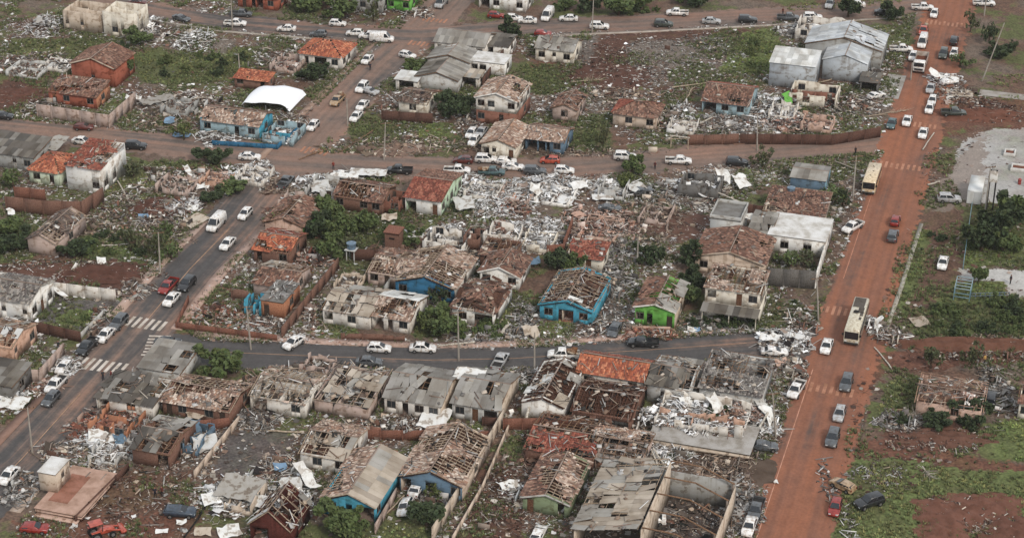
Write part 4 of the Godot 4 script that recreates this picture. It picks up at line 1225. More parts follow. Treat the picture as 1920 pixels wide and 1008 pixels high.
func special() -> void:
	# the white canopy, a vaulted skin on posts
	var o := local([-54.97,-49.83], "event_canopy", "large bright white vaulted canopy beside the pale blue house", "canopy")
	var mb := MB.new(); var W := 10.5; var D := 9.0; var nu := 12; var nv := 10
	var gp := []
	for i in nu + 1:
		var row := []
		for j in nv + 1:
			var s := i / float(nu); var t := j / float(nv)
			var hh := .9 + 2.5 * pow(sin(s * PI), .34) * pow(sin(clampf(t * .9 + .06, 0, 1) * PI), .4) + .07 * sin(s * 17.0 + t * 5.0)
			row.append(Vector3(s * W, hh, -t * D + .5 * sin(s * 6.0)))
		gp.append(row)
	for i in nu:
		for j in nv:
			mb.quad(gp[i][j], gp[i][j + 1], gp[i + 1][j + 1], gp[i + 1][j])
			var n := Vector3(0, -.05, 0)
			mb.quad(gp[i][j] + n, gp[i + 1][j] + n, gp[i + 1][j + 1] + n, gp[i][j + 1] + n)
	part("skin", mb.mesh(true), cmat("cloth", "tarp"), o)
	for x in [.4, W / 2, W - .4]:
		for z in [-.4, -D + .5]: bxp(o, "post", Vector3(.14, 1.4, .14), Vector3(x, 0, z), mat("metal", 150, 150, 150))

	# the open hall: left slope still sheeted, right slope only frames
	o = local([8.29,102.12], "open_hall", "big hall with half its roof gone and bare roof frames", "warehouse")
	var w := 18.6; var d := 17.5; var h := 4.6; var rise := 2.2
	bxp(o, "floor_slab", Vector3(w - .4, .1, d - .4), Vector3(w / 2, 0, -d / 2), cmat("concrete", "darkfloor"))
	part("wall", wall_mesh(w, h, [], 0, 0.0), cmat("plaster", "grey"), o, Transform3D(Basis.IDENTITY, Vector3(0, 0, -d)))
	part("wall", wall_mesh(d - .2, h - .3, [], 0, .12), cmat("plaster", "beige"), o, Transform3D(Basis(Vector3.UP, PI / 2), Vector3(w, 0, 0)))
	part("wall", wall_mesh(d - .2, h - .3, openings("..w.", d - .2, h), 0, .12), cmat("plaster", "beige"), o, Transform3D(Basis(Vector3.UP, PI / 2), Vector3(.17, 0, 0)))
	part("wall", wall_mesh(d - .2, h + rise * .9, [], 0, .05), cmat("plaster", "beige"), o, Transform3D(Basis(Vector3.UP, PI / 2), Vector3(w * .5, 0, 0)))
	part("wall", wall_mesh(w * .34, h, openings("p", w * .34, h), 0, .1), cmat("plaster", "white"), o, Transform3D(Basis.IDENTITY, Vector3(w * .34, 0, 0)))
	roof_plane(o, Vector3(-.4, h - .05, -d), Vector3(0, 0, d + .4), Vector3(w * .5, rise, 0), 0, 0, ["sheet", .74, "beige"], "timberpale", 901)
	for i in 5:
		var z := -d * i / 4.2
		bar("roof_frame", Vector3(w * .5, h + rise - .1, z - .3), Vector3(w * .74, h + rise * .9, z - .3), .13, .18, cmat("wood", "timber"), o)
		bar("roof_frame", Vector3(w * .74, h + rise * .9, z - .3), Vector3(w - .1, h, z - .3), .13, .18, cmat("wood", "timber"), o)
		bxp(o, "column", Vector3(.25, h, .25), Vector3(w - .35, 0, z - .3), cmat("concrete", "post"))
	var rb := MB.new()
	for i in 420: rubble_piece(rb, Vector3(R.randf_range(w * .52, w - .5), R.randf_range(.15, .8), -R.randf_range(.5, d - .5)), ["mixed", "dirty", "wood", "dirty"][i % 4])
	tag(part("rubble", rb.mesh(), mat("vertex"), o), "", "", "", "stuff")

	# the tank platform and the terrace
	o = local([-66.62,91.78], "platform", "raised tiled platform with an orange stain under the tank room", "platform")
	bxp(o, "base", Vector3(7.2, .86, 11.0), Vector3(3.6, 0, -5.5), cmat("plaster", "pink"))
	bxp(o, "deck", Vector3(7.4, .14, 11.2), Vector3(3.6, .86, -5.5), cmat("concrete", "pinkfloor"))
	bxp(o, "step", Vector3(6.6, .3, .8), Vector3(3.6, 0, .45), cmat("plaster", "pink"))
	bxp(o, "painted_floor", Vector3(3.0, .012, 7.0), Vector3(2.4, 1.0, -5.6), cmat("concrete", "redfloor"))
	o = local([20.12,74.66], "terrace", "long raised concrete terrace carrying the burst white house", "terrace")
	bxp(o, "base", Vector3(15.0, 1.34, 7.5), Vector3(7.5, 0, -3.75), cmat("plaster", "beige"))
	bxp(o, "deck", Vector3(15.3, .16, 7.8), Vector3(7.5, 1.34, -3.75), cmat("concrete", "slab"))

	# the lot on the right: container, sign pylon, benches, fence and climbing frame
	o = local([83.38,-6.35], "container", "tall white container on the concrete lot", "container")
	bxp(o, "box", Vector3(2.6, 2.7, 6.8), Vector3(1.3, .12, -3.4), cmat("sheet", "s_w1"))
	for i in 12: bxp(o, "rib", Vector3(2.66, 2.5, .1), Vector3(1.3, .2, -.4 - i * .55), cmat("sheet", "s_w2"))
	bxp(o, "door", Vector3(1.2, 2.4, .06), Vector3(.68, .2, .03), cmat("sheet", "s_w2")); bxp(o, "door", Vector3(1.2, 2.4, .06), Vector3(1.92, .2, .03), cmat("sheet", "s_w2"))
	o = local([86.63,-4.14], "sign_pylon", "tall pale sign pylon with dark legs beside the container", "sign")
	for x in [0.0, 1.1]: bxp(o, "leg", Vector3(.28, 8.0, .28), Vector3(x, 0, 0), mat("metal", 70, 68, 68))
	bxp(o, "sign_board", Vector3(1.5, 2.2, .35), Vector3(.55, 5.6, .05), cmat("plaster", "white"))
	bxp(o, "cap", Vector3(.8, .7, .4), Vector3(.55, 8.0, 0), cmat("plaster", "lgrey"))
	for b in [[[94.67,-20.6], "long concrete planter with red soil on the lot"], [[94.84,-27.37], "small concrete planter box on the lot"]]:
		o = local(b[0], "planter", b[1], "planter", "planters on the concrete lot")
		var big: bool = b[1].begins_with("long"); var L := 6.0 if big else 2.2
		for s in [[L / 2, 0, L, .35], [L / 2, -2.2, L, .35], [.17, -1.1, .34, 1.84], [L - .17, -1.1, .34, 1.84]]: bxp(o, "side", Vector3(s[2], .7, s[3]), Vector3(s[0], 0, s[1]), cmat("concrete", "slabw"))
		bxp(o, "soil", Vector3(L - .6, .4, 1.7), Vector3(L / 2, 0, -1.1), cmat("concrete", "rust_soil"))
	var f0 := Vector3([83.9,-4.14][0], 0, [83.9,-4.14][1]); var f1 := Vector3([77.63,19.28][0], 0, [77.63,19.28][1])
	o = thing("railing", f0, 0, "long blue railing beside the brown dirt lane", "railing")
	for i in 15:
		var p := (f1 - f0) * i / 14.0
		bxp(o, "post", Vector3(.1, 1.5, .1), p, cmat("paint", "sky"))
	for y in [.5, 1.0, 1.45]: bar("rail", Vector3(0, y, 0), f1 - f0 + Vector3(0, y, 0), .06, .06, cmat("paint", "sky"), o)
	f0 = Vector3([76.78,29.73][0], 0, [76.78,29.73][1]); f1 = Vector3([83.29,29.36][0], 0, [83.29,29.36][1])
	o = thing("railing", f0, 0, "low grey blue railing at the foot of the pale court", "railing")
	for i in 9: bxp(o, "post", Vector3(.1, 1.1, .1), (f1 - f0) * i / 8.0, cmat("paint", "steel"))
	for y in [.55, 1.05]: bar("rail", Vector3(0, y, 0), f1 - f0 + Vector3(0, y, 0), .07, .07, cmat("paint", "steel"), o)
	o = local([73.85,30.1], "climbing_frame", "pale blue climbing frame at the corner of the pale court", "climbing frame")
	for x in [0.0, 2.6]:
		for z in [0.0, -2.2, -4.4]: bxp(o, "post", Vector3(.12, 2.3, .12), Vector3(x, 0, z), cmat("paint", "sky"))
		bar("rail", Vector3(x, 2.2, 0), Vector3(x, 2.2, -4.4), .1, .1, cmat("paint", "paleblue"), o)
	for z in [0.0, -1.1, -2.2, -3.3, -4.4]: bar("rung", Vector3(0, 2.25, z), Vector3(2.6, 2.25, z), .12, .12, cmat("paint", "paleblue"), o)
	for y in [.7, 1.4]: bar("rung", Vector3(0, y, 0), Vector3(2.6, y, 0), .1, .1, cmat("paint", "sky"), o)

	# water tanks and the brick block
	o = local([-28.67,16.33], "water_tank", "blue water tank on a pale stand above the brick diagonal wall", "water tank", "water tanks")
	for x in [0.0, 1.4]:
		for z in [0.0, -1.4]: bxp(o, "leg", Vector3(.16, 2.2, .16), Vector3(x, 0, z), cmat("plaster", "lgrey"))
	bxp(o, "stand_top", Vector3(2.0, .12, 2.0), Vector3(.7, 2.2, -.7), cmat("plaster", "lgrey"))
	barrel(o, Vector3(.7, 2.32, -.7), .85, 1.1, "steel", "tank_body", "tank_lid")
	o = thing("water_tank", Vector3([50.9,-0.22][0], 2.9, [50.9,-0.22][1] - 5.0), GRID, "blue water tank lying on the broad brown tile roof", "water tank", "water tanks")
	barrel(o, Vector3(0, 0, 0), .75, 1.0, "steel", "tank_body", "tank_lid")
	o = local([-22.23,12.32], "brick_tower", "square red brick tower block beside the middle garden trees", "tower")
	for s in [[0.0, 0.0, 2.6, .2], [0.0, -2.2, 2.6, .2]]: bxp(o, "wall", Vector3(s[2], 3.6, s[3]), Vector3(1.3, 0, s[1] - .1), cmat("brick", "brick"))
	for x in [.1, 2.5]: bxp(o, "wall", Vector3(.2, 3.6, 1.99), Vector3(x, 0, -1.2), cmat("brick", "brick"))
	bxp(o, "top_course", Vector3(2.9, .25, 2.9), Vector3(1.3, 3.6, -1.2), cmat("brick", "brickr"))
	bxp(o, "vent_opening", Vector3(1.0, .35, .04), Vector3(1.3, 2.4, .015), mat("rubber", 40, 32, 28))

	# slabs laid on the ground
	for s in [[[75.7,-56.16], 3.8, 13.0, "concrete", "driveway", 158, 154, 148], [[96.34,-57.28], 14.0, 3.0, "concrete", "path", 160, 154, 148]]:
		var q := MeshInstance3D.new(); q.name = numbered(s[4]); q.mesh = unit_box; q.material_override = mat("concrete", s[5], s[6], s[7])
		q.transform = Transform3D(Basis(Vector3.UP, GRID) * Basis.from_scale(Vector3(s[1], .06, s[2])), Vector3(s[0][0], 0, s[0][1]) + Basis(Vector3.UP, GRID) * Vector3(s[1] / 2, 0, -s[2] / 2))
		add_child(q); tag(q, "", "", "", "structure")
	# lower floor of the two storey house shows as brick
	# goal-like frame by the middle street
	o = local([30.93,-31.33], "timber_frame", "pale timber frame of two posts and a beam by the middle street", "frame")
	for x in [0.0, 3.4]: bxp(o, "post", Vector3(.18, 2.4, .18), Vector3(x, 0, 0), cmat("wood", "pale"))
	bxp(o, "beam", Vector3(4.0, .2, .2), Vector3(1.7, 2.4, 0), cmat("wood", "whitewood"))
	o = local([95.06,-14.74], "waste_bin", "red bin on the concrete lot", "bin")
	barrel(o, Vector3.ZERO, .35, 1.0, "p_red", "bin_body", "bin_lid")

func barrel(o: Node3D, at: Vector3, r: float, h: float, col: String, a: String, b: String) -> void:
	var c := CylinderMesh.new(); c.top_radius = r; c.bottom_radius = r * .9; c.height = h; c.radial_segments = 18; c.rings = 1
	var l := CylinderMesh.new(); l.top_radius = r * .35; l.bottom_radius = r * 1.03; l.height = h * .22; l.radial_segments = 18; l.rings = 1
	part(a, c, cmat("paint", col), o, Transform3D(Basis.IDENTITY, at + Vector3(0, h / 2, 0)))
	part(b, l, cmat("paint", col), o, Transform3D(Basis.IDENTITY, at + Vector3(0, h + h * .11, 0)))

const LEAF := {
	"g": [86,98,60],
	"d": [62,73,49],
	"y": [92,100,60],
	"o": [84,88,62],
	"lawn": [108,121,74],
	"field": [108,116,76],
	"dull": [108,106,76],
	"w": [88,98,66],
}
const WEEDS := [
	[[-118.37,-113.28,-19.73,-113.28,-41.66,-32.83,-102.35,-43.14],4.5],
	[[-15.4,-92.95,92.45,-106.32,73.33,-35.37,-41.19,-27.86,-32.56,-51.19],4.5],
	[[-40.28,-18.23,72.5,-30.33,48.33,42.25,-5.12,46.52,-49.82,43.97,-54.89,38.76],5.0],
	[[-99.42,-30.33,-48.87,-22.99,-60.41,20.25,-68.28,50.69,-76.65,69.42],3.5],
	[[-59.57,52.33,-21.82,52.33,45.73,49.03,33.64,97.6,-68.75,97.6,-66.19,73.8],4.0],
	[[80.78,-30.33,102.21,-37.93,78.13,66.44,43.88,97.6,52.96,57.16],3.0],
]
const CLEAN := [
	[94.22,-40.0,106.24,-41.56,97.97,-6.79,83.38,-6.35,82.57,-18.23],
	[77.2,18.69,88.88,19.86,86.69,29.36,76.43,22.57],
	[-44.08,71.19,-33.06,70.16,-32.25,82.22,-42.91,82.91],
	[-61.44,82.22,-45.5,80.85,-41.88,101.52,-59.93,101.52],
	[-90.62,16.33,-61.8,17.32,-65.62,29.73,-89.48,21.22],
	[-80.58,34.84,-76.96,29.73,-62.63,31.57,-66.14,43.97,-79.78,40.51],
	[14.22,-92.95,28.43,-92.95,22.38,-65.28,8.84,-59.54],
	[-83.22,-80.88,-54.75,-84.63,-52.02,-65.28,-76.82,-62.97],
	[-5.4,80.85,1.91,83.59,1.44,101.52,-8.66,101.52],
	[-109.64,-65.28,-98.33,-64.7,-94.44,-53.94,-105.41,-47.13],
	[-19.13,-41.82,-11.74,-43.67,-11.91,-30.33,-17.51,-27.86],
	[2.27,-71.16,12.54,-74.15,12.12,-58.13,4.39,-56.72],
	[-110.49,-89.07,-89.33,-89.07,-94.02,-71.16,-109.67,-80.26],
	[-20.3,88.92,-8.29,88.27,-11.55,101.52,-25.99,101.52],
	[42.03,36.99,55.62,1.93,62.03,-2.39,50.3,40.51],
	[43.39,-68.79,51.7,-94.58,59.62,-96.23,57.41,-68.2],
	[-29.51,17.32,-22.25,15.33,-22.15,25.05,-30.66,26.0],
	[-38.42,-9.03,-25.47,-6.79,-18.22,1.93,-20.55,12.32,-29.44,18.3,-35.5,12.32],
]
const MOUNDS := [
	[61.78,92.17,6,5,0.9,116,80,67],
	[67.4,90.23,5,4,0.8,116,80,67],
	[68.97,96.6,5,5,0.9,108,74,62],
	[59.31,97.23,4,4,0.7,116,80,67],
	[64.1,72.35,8,3,0.8,106,76,64],
	[-101.18,-57.28,6,5,0.7,98,66,55],
	[-70.41,20.64,9,4,0.8,92,62,52],
	[-78.92,19.28,8,3,0.6,100,72,62],
	[-65.77,-4.58,5,5,0.8,92,62,52],
	[33.48,-80.26,9,8,0.4,122,112,104],
	[21.39,-68.2,9,8,0.4,92,64,54],
	[27.81,1.93,8,7,0.6,100,74,64],
	[31.62,80.85,7,6,0.6,92,78,68],
	[94.66,-47.13,10,4,0.8,112,74,60],
	[74.52,44.99,16,2.5,1.0,110,76,62],
	[-68.37,-51.19,7,5,0.6,112,98,88],
	[-22.78,-30.33,10,3,0.5,128,106,94],
]
const ZONES := [
	[[18.95,-92.95,52.4,-95.57,46.16,-68.2,36.25,-56.72,19.02,-65.28,12.67,-58.13,8.79,-56.72,11.47,-77.19],94,66,56,0.9,30],
	[[25.81,-88.11,52.12,-92.95,43.63,-65.28,26.69,-62.39],122,112,104,0.7,30],
	[[51.6,-93.6,59.62,-96.23,57.41,-68.2,43.39,-68.79],104,114,70,0.9,26],
	[[-110.63,-89.72,-90.51,-89.07,-85.98,-83.37,-94.02,-71.16,-109.67,-80.26],92,98,62,0.8,40],
	[[-83.96,-81.81,-66.74,-78.72,-53.79,-86.52,-51.46,-65.28,-62.08,-60.96,-77.83,-62.39],92,98,62,0.85,40],
	[[-68.23,-82.75,-64.58,-90.36,-60.42,-88.11,-62.6,-77.8],128,118,108,0.9,20],
	[[-109.64,-65.28,-98.33,-64.7,-94.44,-53.94,-98.66,-45.79,-105.41,-47.13],94,66,56,0.9,26],
	[[-85.94,-52.29,-80.36,-58.97,-77.43,-53.39,-81.89,-47.94],104,114,70,0.9,14],
	[[-27.64,-41.82,-10.69,-44.46,-9.29,-29.09,-18.43,-25.41,-28.12,-32.83],92,98,62,0.7,30],
	[[-19.13,-41.82,-11.74,-43.67,-11.91,-30.33,-17.51,-27.86],104,114,70,0.8,26],
	[[1.7,-71.16,10.23,-72.65,11.57,-58.13,4.39,-56.72],92,98,62,0.8,22],
	[[4.58,-76.58,13.14,-75.36,10.73,-69.67,3.4,-71.16],116,79,65,0.7,26],
	[[15.32,-90.36,19.82,-91.0,15.88,-71.75,13.04,-71.75],120,114,108,0.8,14],
	[[13.41,-45.79,19.36,-47.13,19.62,-29.09,11.91,-30.33],92,98,62,0.75,26],
	[[44.09,-21.08,51.87,-22.51,50.93,-14.74,43.02,-13.58],104,114,70,0.85,20],
	[[63.67,-41.04,73.65,-43.67,73.15,-37.41,61.22,-34.86],92,98,62,0.6,20],
	[[80.0,-96.89,90.32,-97.88,86.81,-88.11,79.51,-86.52],92,98,62,0.9,30],
	[[91.99,-55.33,106.23,-55.33,102.81,-40.52,92.48,-41.82,83.71,-34.86,79.87,-25.41,79.16,-32.83,86.87,-45.79],116,79,65,0.85,26],
	[[94.22,-40.0,106.24,-41.56,97.97,-6.79,83.38,-6.35,82.57,-18.23,87.5,-32.83],184,181,177,1.0,12],
	[[84.99,-25.41,94.06,-39.22,86.21,-6.79,76.08,-2.39,76.21,-5.68],150,136,126,0.8,22],
	[[75.8,-3.48,82.6,-3.48,78.47,12.32,73.21,29.73,66.22,38.76,63.91,36.99,69.22,22.19],104,80,68,0.9,20],
	[[71.92,2.99,75.17,4.05,69.05,24.1,64.35,36.99,63.83,33.4,68.08,18.3],104,114,70,0.9,16],
	[[66.92,14.33,70.59,4.05,65.17,29.73,60.12,38.76],92,98,62,0.8,16],
	[[81.13,6.15,92.04,6.15,89.01,19.28,77.74,18.3],104,114,70,0.9,24],
	[[82.07,-5.68,95.03,-6.79,92.04,6.15,80.71,8.23],92,98,62,0.9,26],
	[[77.2,18.69,88.88,19.86,86.69,29.36,83.64,28.99,83.91,23.72,76.43,22.57],198,195,190,1.0,10],
	[[74.49,23.15,83.82,24.1,83.03,29.73,73.74,31.57,71.21,30.84],104,114,70,0.9,20],
	[[69.3,31.57,87.49,29.73,84.18,43.97,68.72,43.97,62.96,47.36],92,98,62,0.95,26],
	[[59.14,47.36,68.39,45.67,83.58,46.52,82.53,51.01,66.29,52.33,59.15,52.33],116,79,65,0.9,20],
	[[57.1,57.16,63.89,53.95,61.49,64.93,54.29,69.42],92,98,62,0.85,34],
	[[50.43,73.8,55.4,72.35,75.71,80.3,75.32,81.95,53.72,77.79,47.84,78.07],116,79,65,0.9,24],
	[[54.73,71.63,59.34,67.94,69.77,67.94,70.13,73.8,58.11,74.95],94,66,56,0.9,24],
	[[68.21,71.63,79.29,64.93,75.84,79.74,67.96,76.66],104,114,70,0.9,26],
	[[48.57,78.35,55.96,78.35,75.32,81.95,70.76,101.52,42.24,101.52],104,114,70,0.95,26],
	[[49.36,80.85,57.31,79.46,55.36,86.28,48.63,85.61],92,86,62,0.6,30],
	[[59.68,88.27,62.94,86.28,66.93,88.92,70.4,90.23,71.17,96.6,66.43,101.52,57.99,100.31],116,79,65,0.95,30],
	[[63.49,94.72,67.54,93.07,68.24,96.6,63.32,99.08],84,56,47,0.9,20],
	[[49.82,43.97,54.63,40.51,58.41,43.97,58.46,53.95,52.01,63.4,46.67,78.07,41.88,101.52,40.43,101.52],116,79,65,0.8,22],
	[[53.7,1.93,62.03,-2.39,54.64,22.19,49.91,36.99,41.82,38.76,45.99,26.0],112,94,84,0.8,22],
	[[-90.62,16.33,-73.05,16.33,-61.7,17.91,-62.07,24.1,-65.62,29.73,-76.83,25.05,-89.7,20.25],94,66,56,0.95,30],
	[[-80.58,34.84,-76.96,29.73,-65.46,30.66,-62.18,34.3,-66.14,43.97,-73.37,37.87,-80.55,36.99],104,100,98,0.9,10],
	[[-75.03,36.99,-73.56,33.4,-68.15,33.94,-69.64,39.11,-73.99,39.11],104,114,70,0.95,10],
	[[-78.7,52.33,-76.76,46.52,-73.38,48.03,-74.16,53.95],92,98,62,0.9,14],
	[[-93.98,1.93,-87.23,-2.39,-81.51,1.93,-83.65,14.33,-90.62,16.33],92,98,62,0.8,40],
	[[-77.67,-13.58,-71.68,-25.41,-64.15,-22.99,-65.01,-9.03,-71.72,-2.39],92,98,62,0.8,30],
	[[-77.27,4.05,-66.42,6.15,-58.86,12.32,-59.8,18.3,-73.97,16.33],92,98,62,0.75,40],
	[[-74.11,10.69,-65.68,9.46,-64.2,13.93,-72.89,14.73],104,114,70,0.9,16],
	[[-70.54,-6.79,-62.74,-13.58,-63.29,1.93,-70.0,1.93],94,66,56,0.8,26],
	[[-56.11,30.66,-43.17,26.94,-38.16,40.51,-53.89,39.64],116,79,65,0.8,24],
	[[-38.42,-9.03,-25.47,-6.79,-18.22,1.93,-20.55,12.32,-29.44,18.3,-35.5,12.32],92,98,62,0.8,24],
	[[-29.51,17.32,-22.25,15.33,-22.2,24.1,-30.66,26.0],92,98,62,0.7,24],
	[[-32.03,39.11,-25.75,38.05,-25.18,42.59,-31.84,43.28],104,114,70,0.9,14],
	[[-16.72,35.2,-10.63,32.49,-9.54,40.51,-15.46,43.97],92,98,62,0.85,24],
	[[-1.79,29.73,3.61,26.0,2.63,36.99,-2.58,43.97,-8.63,42.25],92,98,62,0.8,20],
	[[3.94,36.99,9.63,36.99,10.36,42.25,3.87,43.28],104,114,70,0.9,16],
	[[26.46,34.3,48.21,29.73,50.78,36.99,40.6,41.9,26.82,41.38],92,98,62,0.8,30],
	[[15.18,29.73,20.59,28.81,19.7,36.99,14.74,40.51],98,90,86,0.85,14],
	[[-44.08,71.19,-33.06,70.16,-32.39,80.85,-43.0,82.22],98,92,90,0.9,20],
	[[-61.44,82.22,-45.5,80.85,-41.88,101.52,-59.93,101.52],112,84,70,0.85,30],
	[[-59.67,91.53,-46.99,91.53,-46.21,101.52,-67.87,101.52,-68.79,94.09],116,79,65,0.8,26],
	[[-9.45,68.23,-4.41,67.94,-3.81,71.19,-9.12,71.63],92,98,62,0.9,16],
	[[-19.89,95.35,-15.04,88.92,-8.27,88.92,-11.55,101.52,-25.99,101.52,-25.89,94.09],92,98,62,0.85,22],
	[[-10.06,98.47,-5.93,85.21,-0.96,68.23,-0.16,68.83,-4.17,86.28,-8.17,98.47],150,128,112,0.9,8],
	[[-60.08,54.28,-51.22,54.92,-51.26,57.48,-60.05,56.84],92,98,62,0.7,16],
	[[-5.44,78.07,1.93,80.85,1.44,101.52,-8.66,101.52],94,66,56,0.75,24],
	[[26.03,73.51,36.09,75.23,32.55,94.09,29.35,96.6,29.82,83.59],112,100,88,0.8,26],
]
const ROADS := [
	["road",[-61.61,45.33,-52.03,46.52,-30.52,48.7,-13.52,49.86,0.0,49.36,20.45,46.85,41.23,43.97,51.54,43.97],7.2,[0.5,0.12,0.08,0.1,0.12,0.12,0.3,0.8],0.5,[150,118,102,122,106,97]],
	["road",[-79.24,96.6,-71.56,78.07,-61.84,43.97,-55.52,19.28,-50.61,3.63,-44.93,-19.41,-38.27,-41.82,-29.45,-71.16,-22.36,-89.72,-14.23,-115.05,-7.71,-135.34],9.4,[0.25,0.3,0.72,0.3,0.35,0.85,0.82,0.7,0.85,0.8,0.8],0.5,[150,118,102,122,106,97]],
	["road",[-111.01,-43.67,-85.25,-37.41,-65.62,-32.83,-45.67,-26.39,-32.67,-24.2,-16.24,-21.55,4.05,-20.6,24.51,-24.2,45.31,-27.86,66.59,-32.33,76.91,-34.86],8.6,[0.75,0.7,0.75,0.95,0.95,0.92,0.85,0.9,0.95,0.95,1],0.9,[150,118,102,122,106,97]],
	["road",[-98.77,-113.99,-81.39,-105.64,-62.25,-98.21,-37.91,-92.95,-20.03,-90.36,4.76,-95.57,28.73,-98.21,59.17,-102.57,95.39,-109.08],8.6,[0.8,0.7,0.55,0.6,0.85,0.8,0.8,0.85,0.9],0.7,[144,112,97,118,104,96]],
	["road",[28.72,117.56,37.96,96.98,51.11,53.95,57.92,31.57,73.91,-20.6,84.8,-56.72,99.75,-106.32,107.98,-135.34],8.6,[1,1,1,0.98,0.92,0.95,0.9,0.9],0.7,[155,101,76,136,95,78]],
]
const WALKS := [
	[[-51.53,41.44,-30.06,44.12,-13.42,45.26,-0.41,44.78,19.86,42.29,38.42,39.75],1.8,184,158,146],
	[[-65.67,36.12,-61.0,17.73,-55.63,0.64],1.9,184,160,148],
	[[-54.66,40.14,-49.93,20.84,-44.39,3.24],2.0,184,158,146],
	[[-69.57,91.5,-66.17,79.6,-59.58,56.45],1.7,176,160,148],
	[[-80.69,85.46,-76.87,76.3,-71.81,58.75],1.6,150,120,106],
	[[-49.83,-20.9,-43.65,-43.38,-34.8,-72.81,-29.36,-89.53],1.4,160,136,122],
	[[6.55,-90.4,29.41,-93.06,59.95,-97.43,89.8,-102.22],0.9,176,166,156],
	[[73.65,1.93,70.25,12.32,65.82,26.0,60.87,40.51],0.7,176,172,162],
	[[-84.63,-101.49,-63.74,-93.23,-39.01,-87.87],0.9,168,160,150],
	[[43.3,-32.76,65.6,-37.23],0.8,150,118,102],
]
const LINES := [
	[[-76.07,91.53,-71.56,78.07,-66.49,60.0],0.16,172,140,116],
	[[-60.12,37.7,-55.52,19.28,-50.61,3.63],0.16,172,140,116],
	[[-48.1,47.19,-30.52,48.7,-13.52,49.86,0.0,49.36,20.45,46.85,37.74,44.48],0.14,172,140,116],
	[[28.7,113.06,34.14,95.8,47.29,52.78],0.14,200,150,128],
	[[56.59,22.58,70.19,-21.74],0.12,190,136,112],
]
const CROSS := [
	[-65.09,51.51,-0.3,8,3.6,1.15,0],
	[-60.41,38.05,-0.3,7,3.4,1.15,0],
	[-57.16,45.33,1.521,7,3.6,1.0,0],
	[74.04,-22.51,-0.3,8,3.4,1.05,1],
	[97.5,-97.88,-0.3,10,3.4,0.95,1],
	[48.85,58.74,-0.3,8,3.6,1.05,1],
	[54.68,34.3,-0.3,8,3.4,1.0,1],
	[-17.43,-100.22,-0.3,6,3.2,1.0,1],
	[-38.25,-29.59,-0.3,6,3.2,1.0,1],
	[81.85,-41.82,-0.3,6,3.2,1.0,1],
	[-20.44,-85.89,-0.3,5,3.0,1.0,1],
	[-47.11,-16.36,-0.3,4,3.0,1.0,0],
]
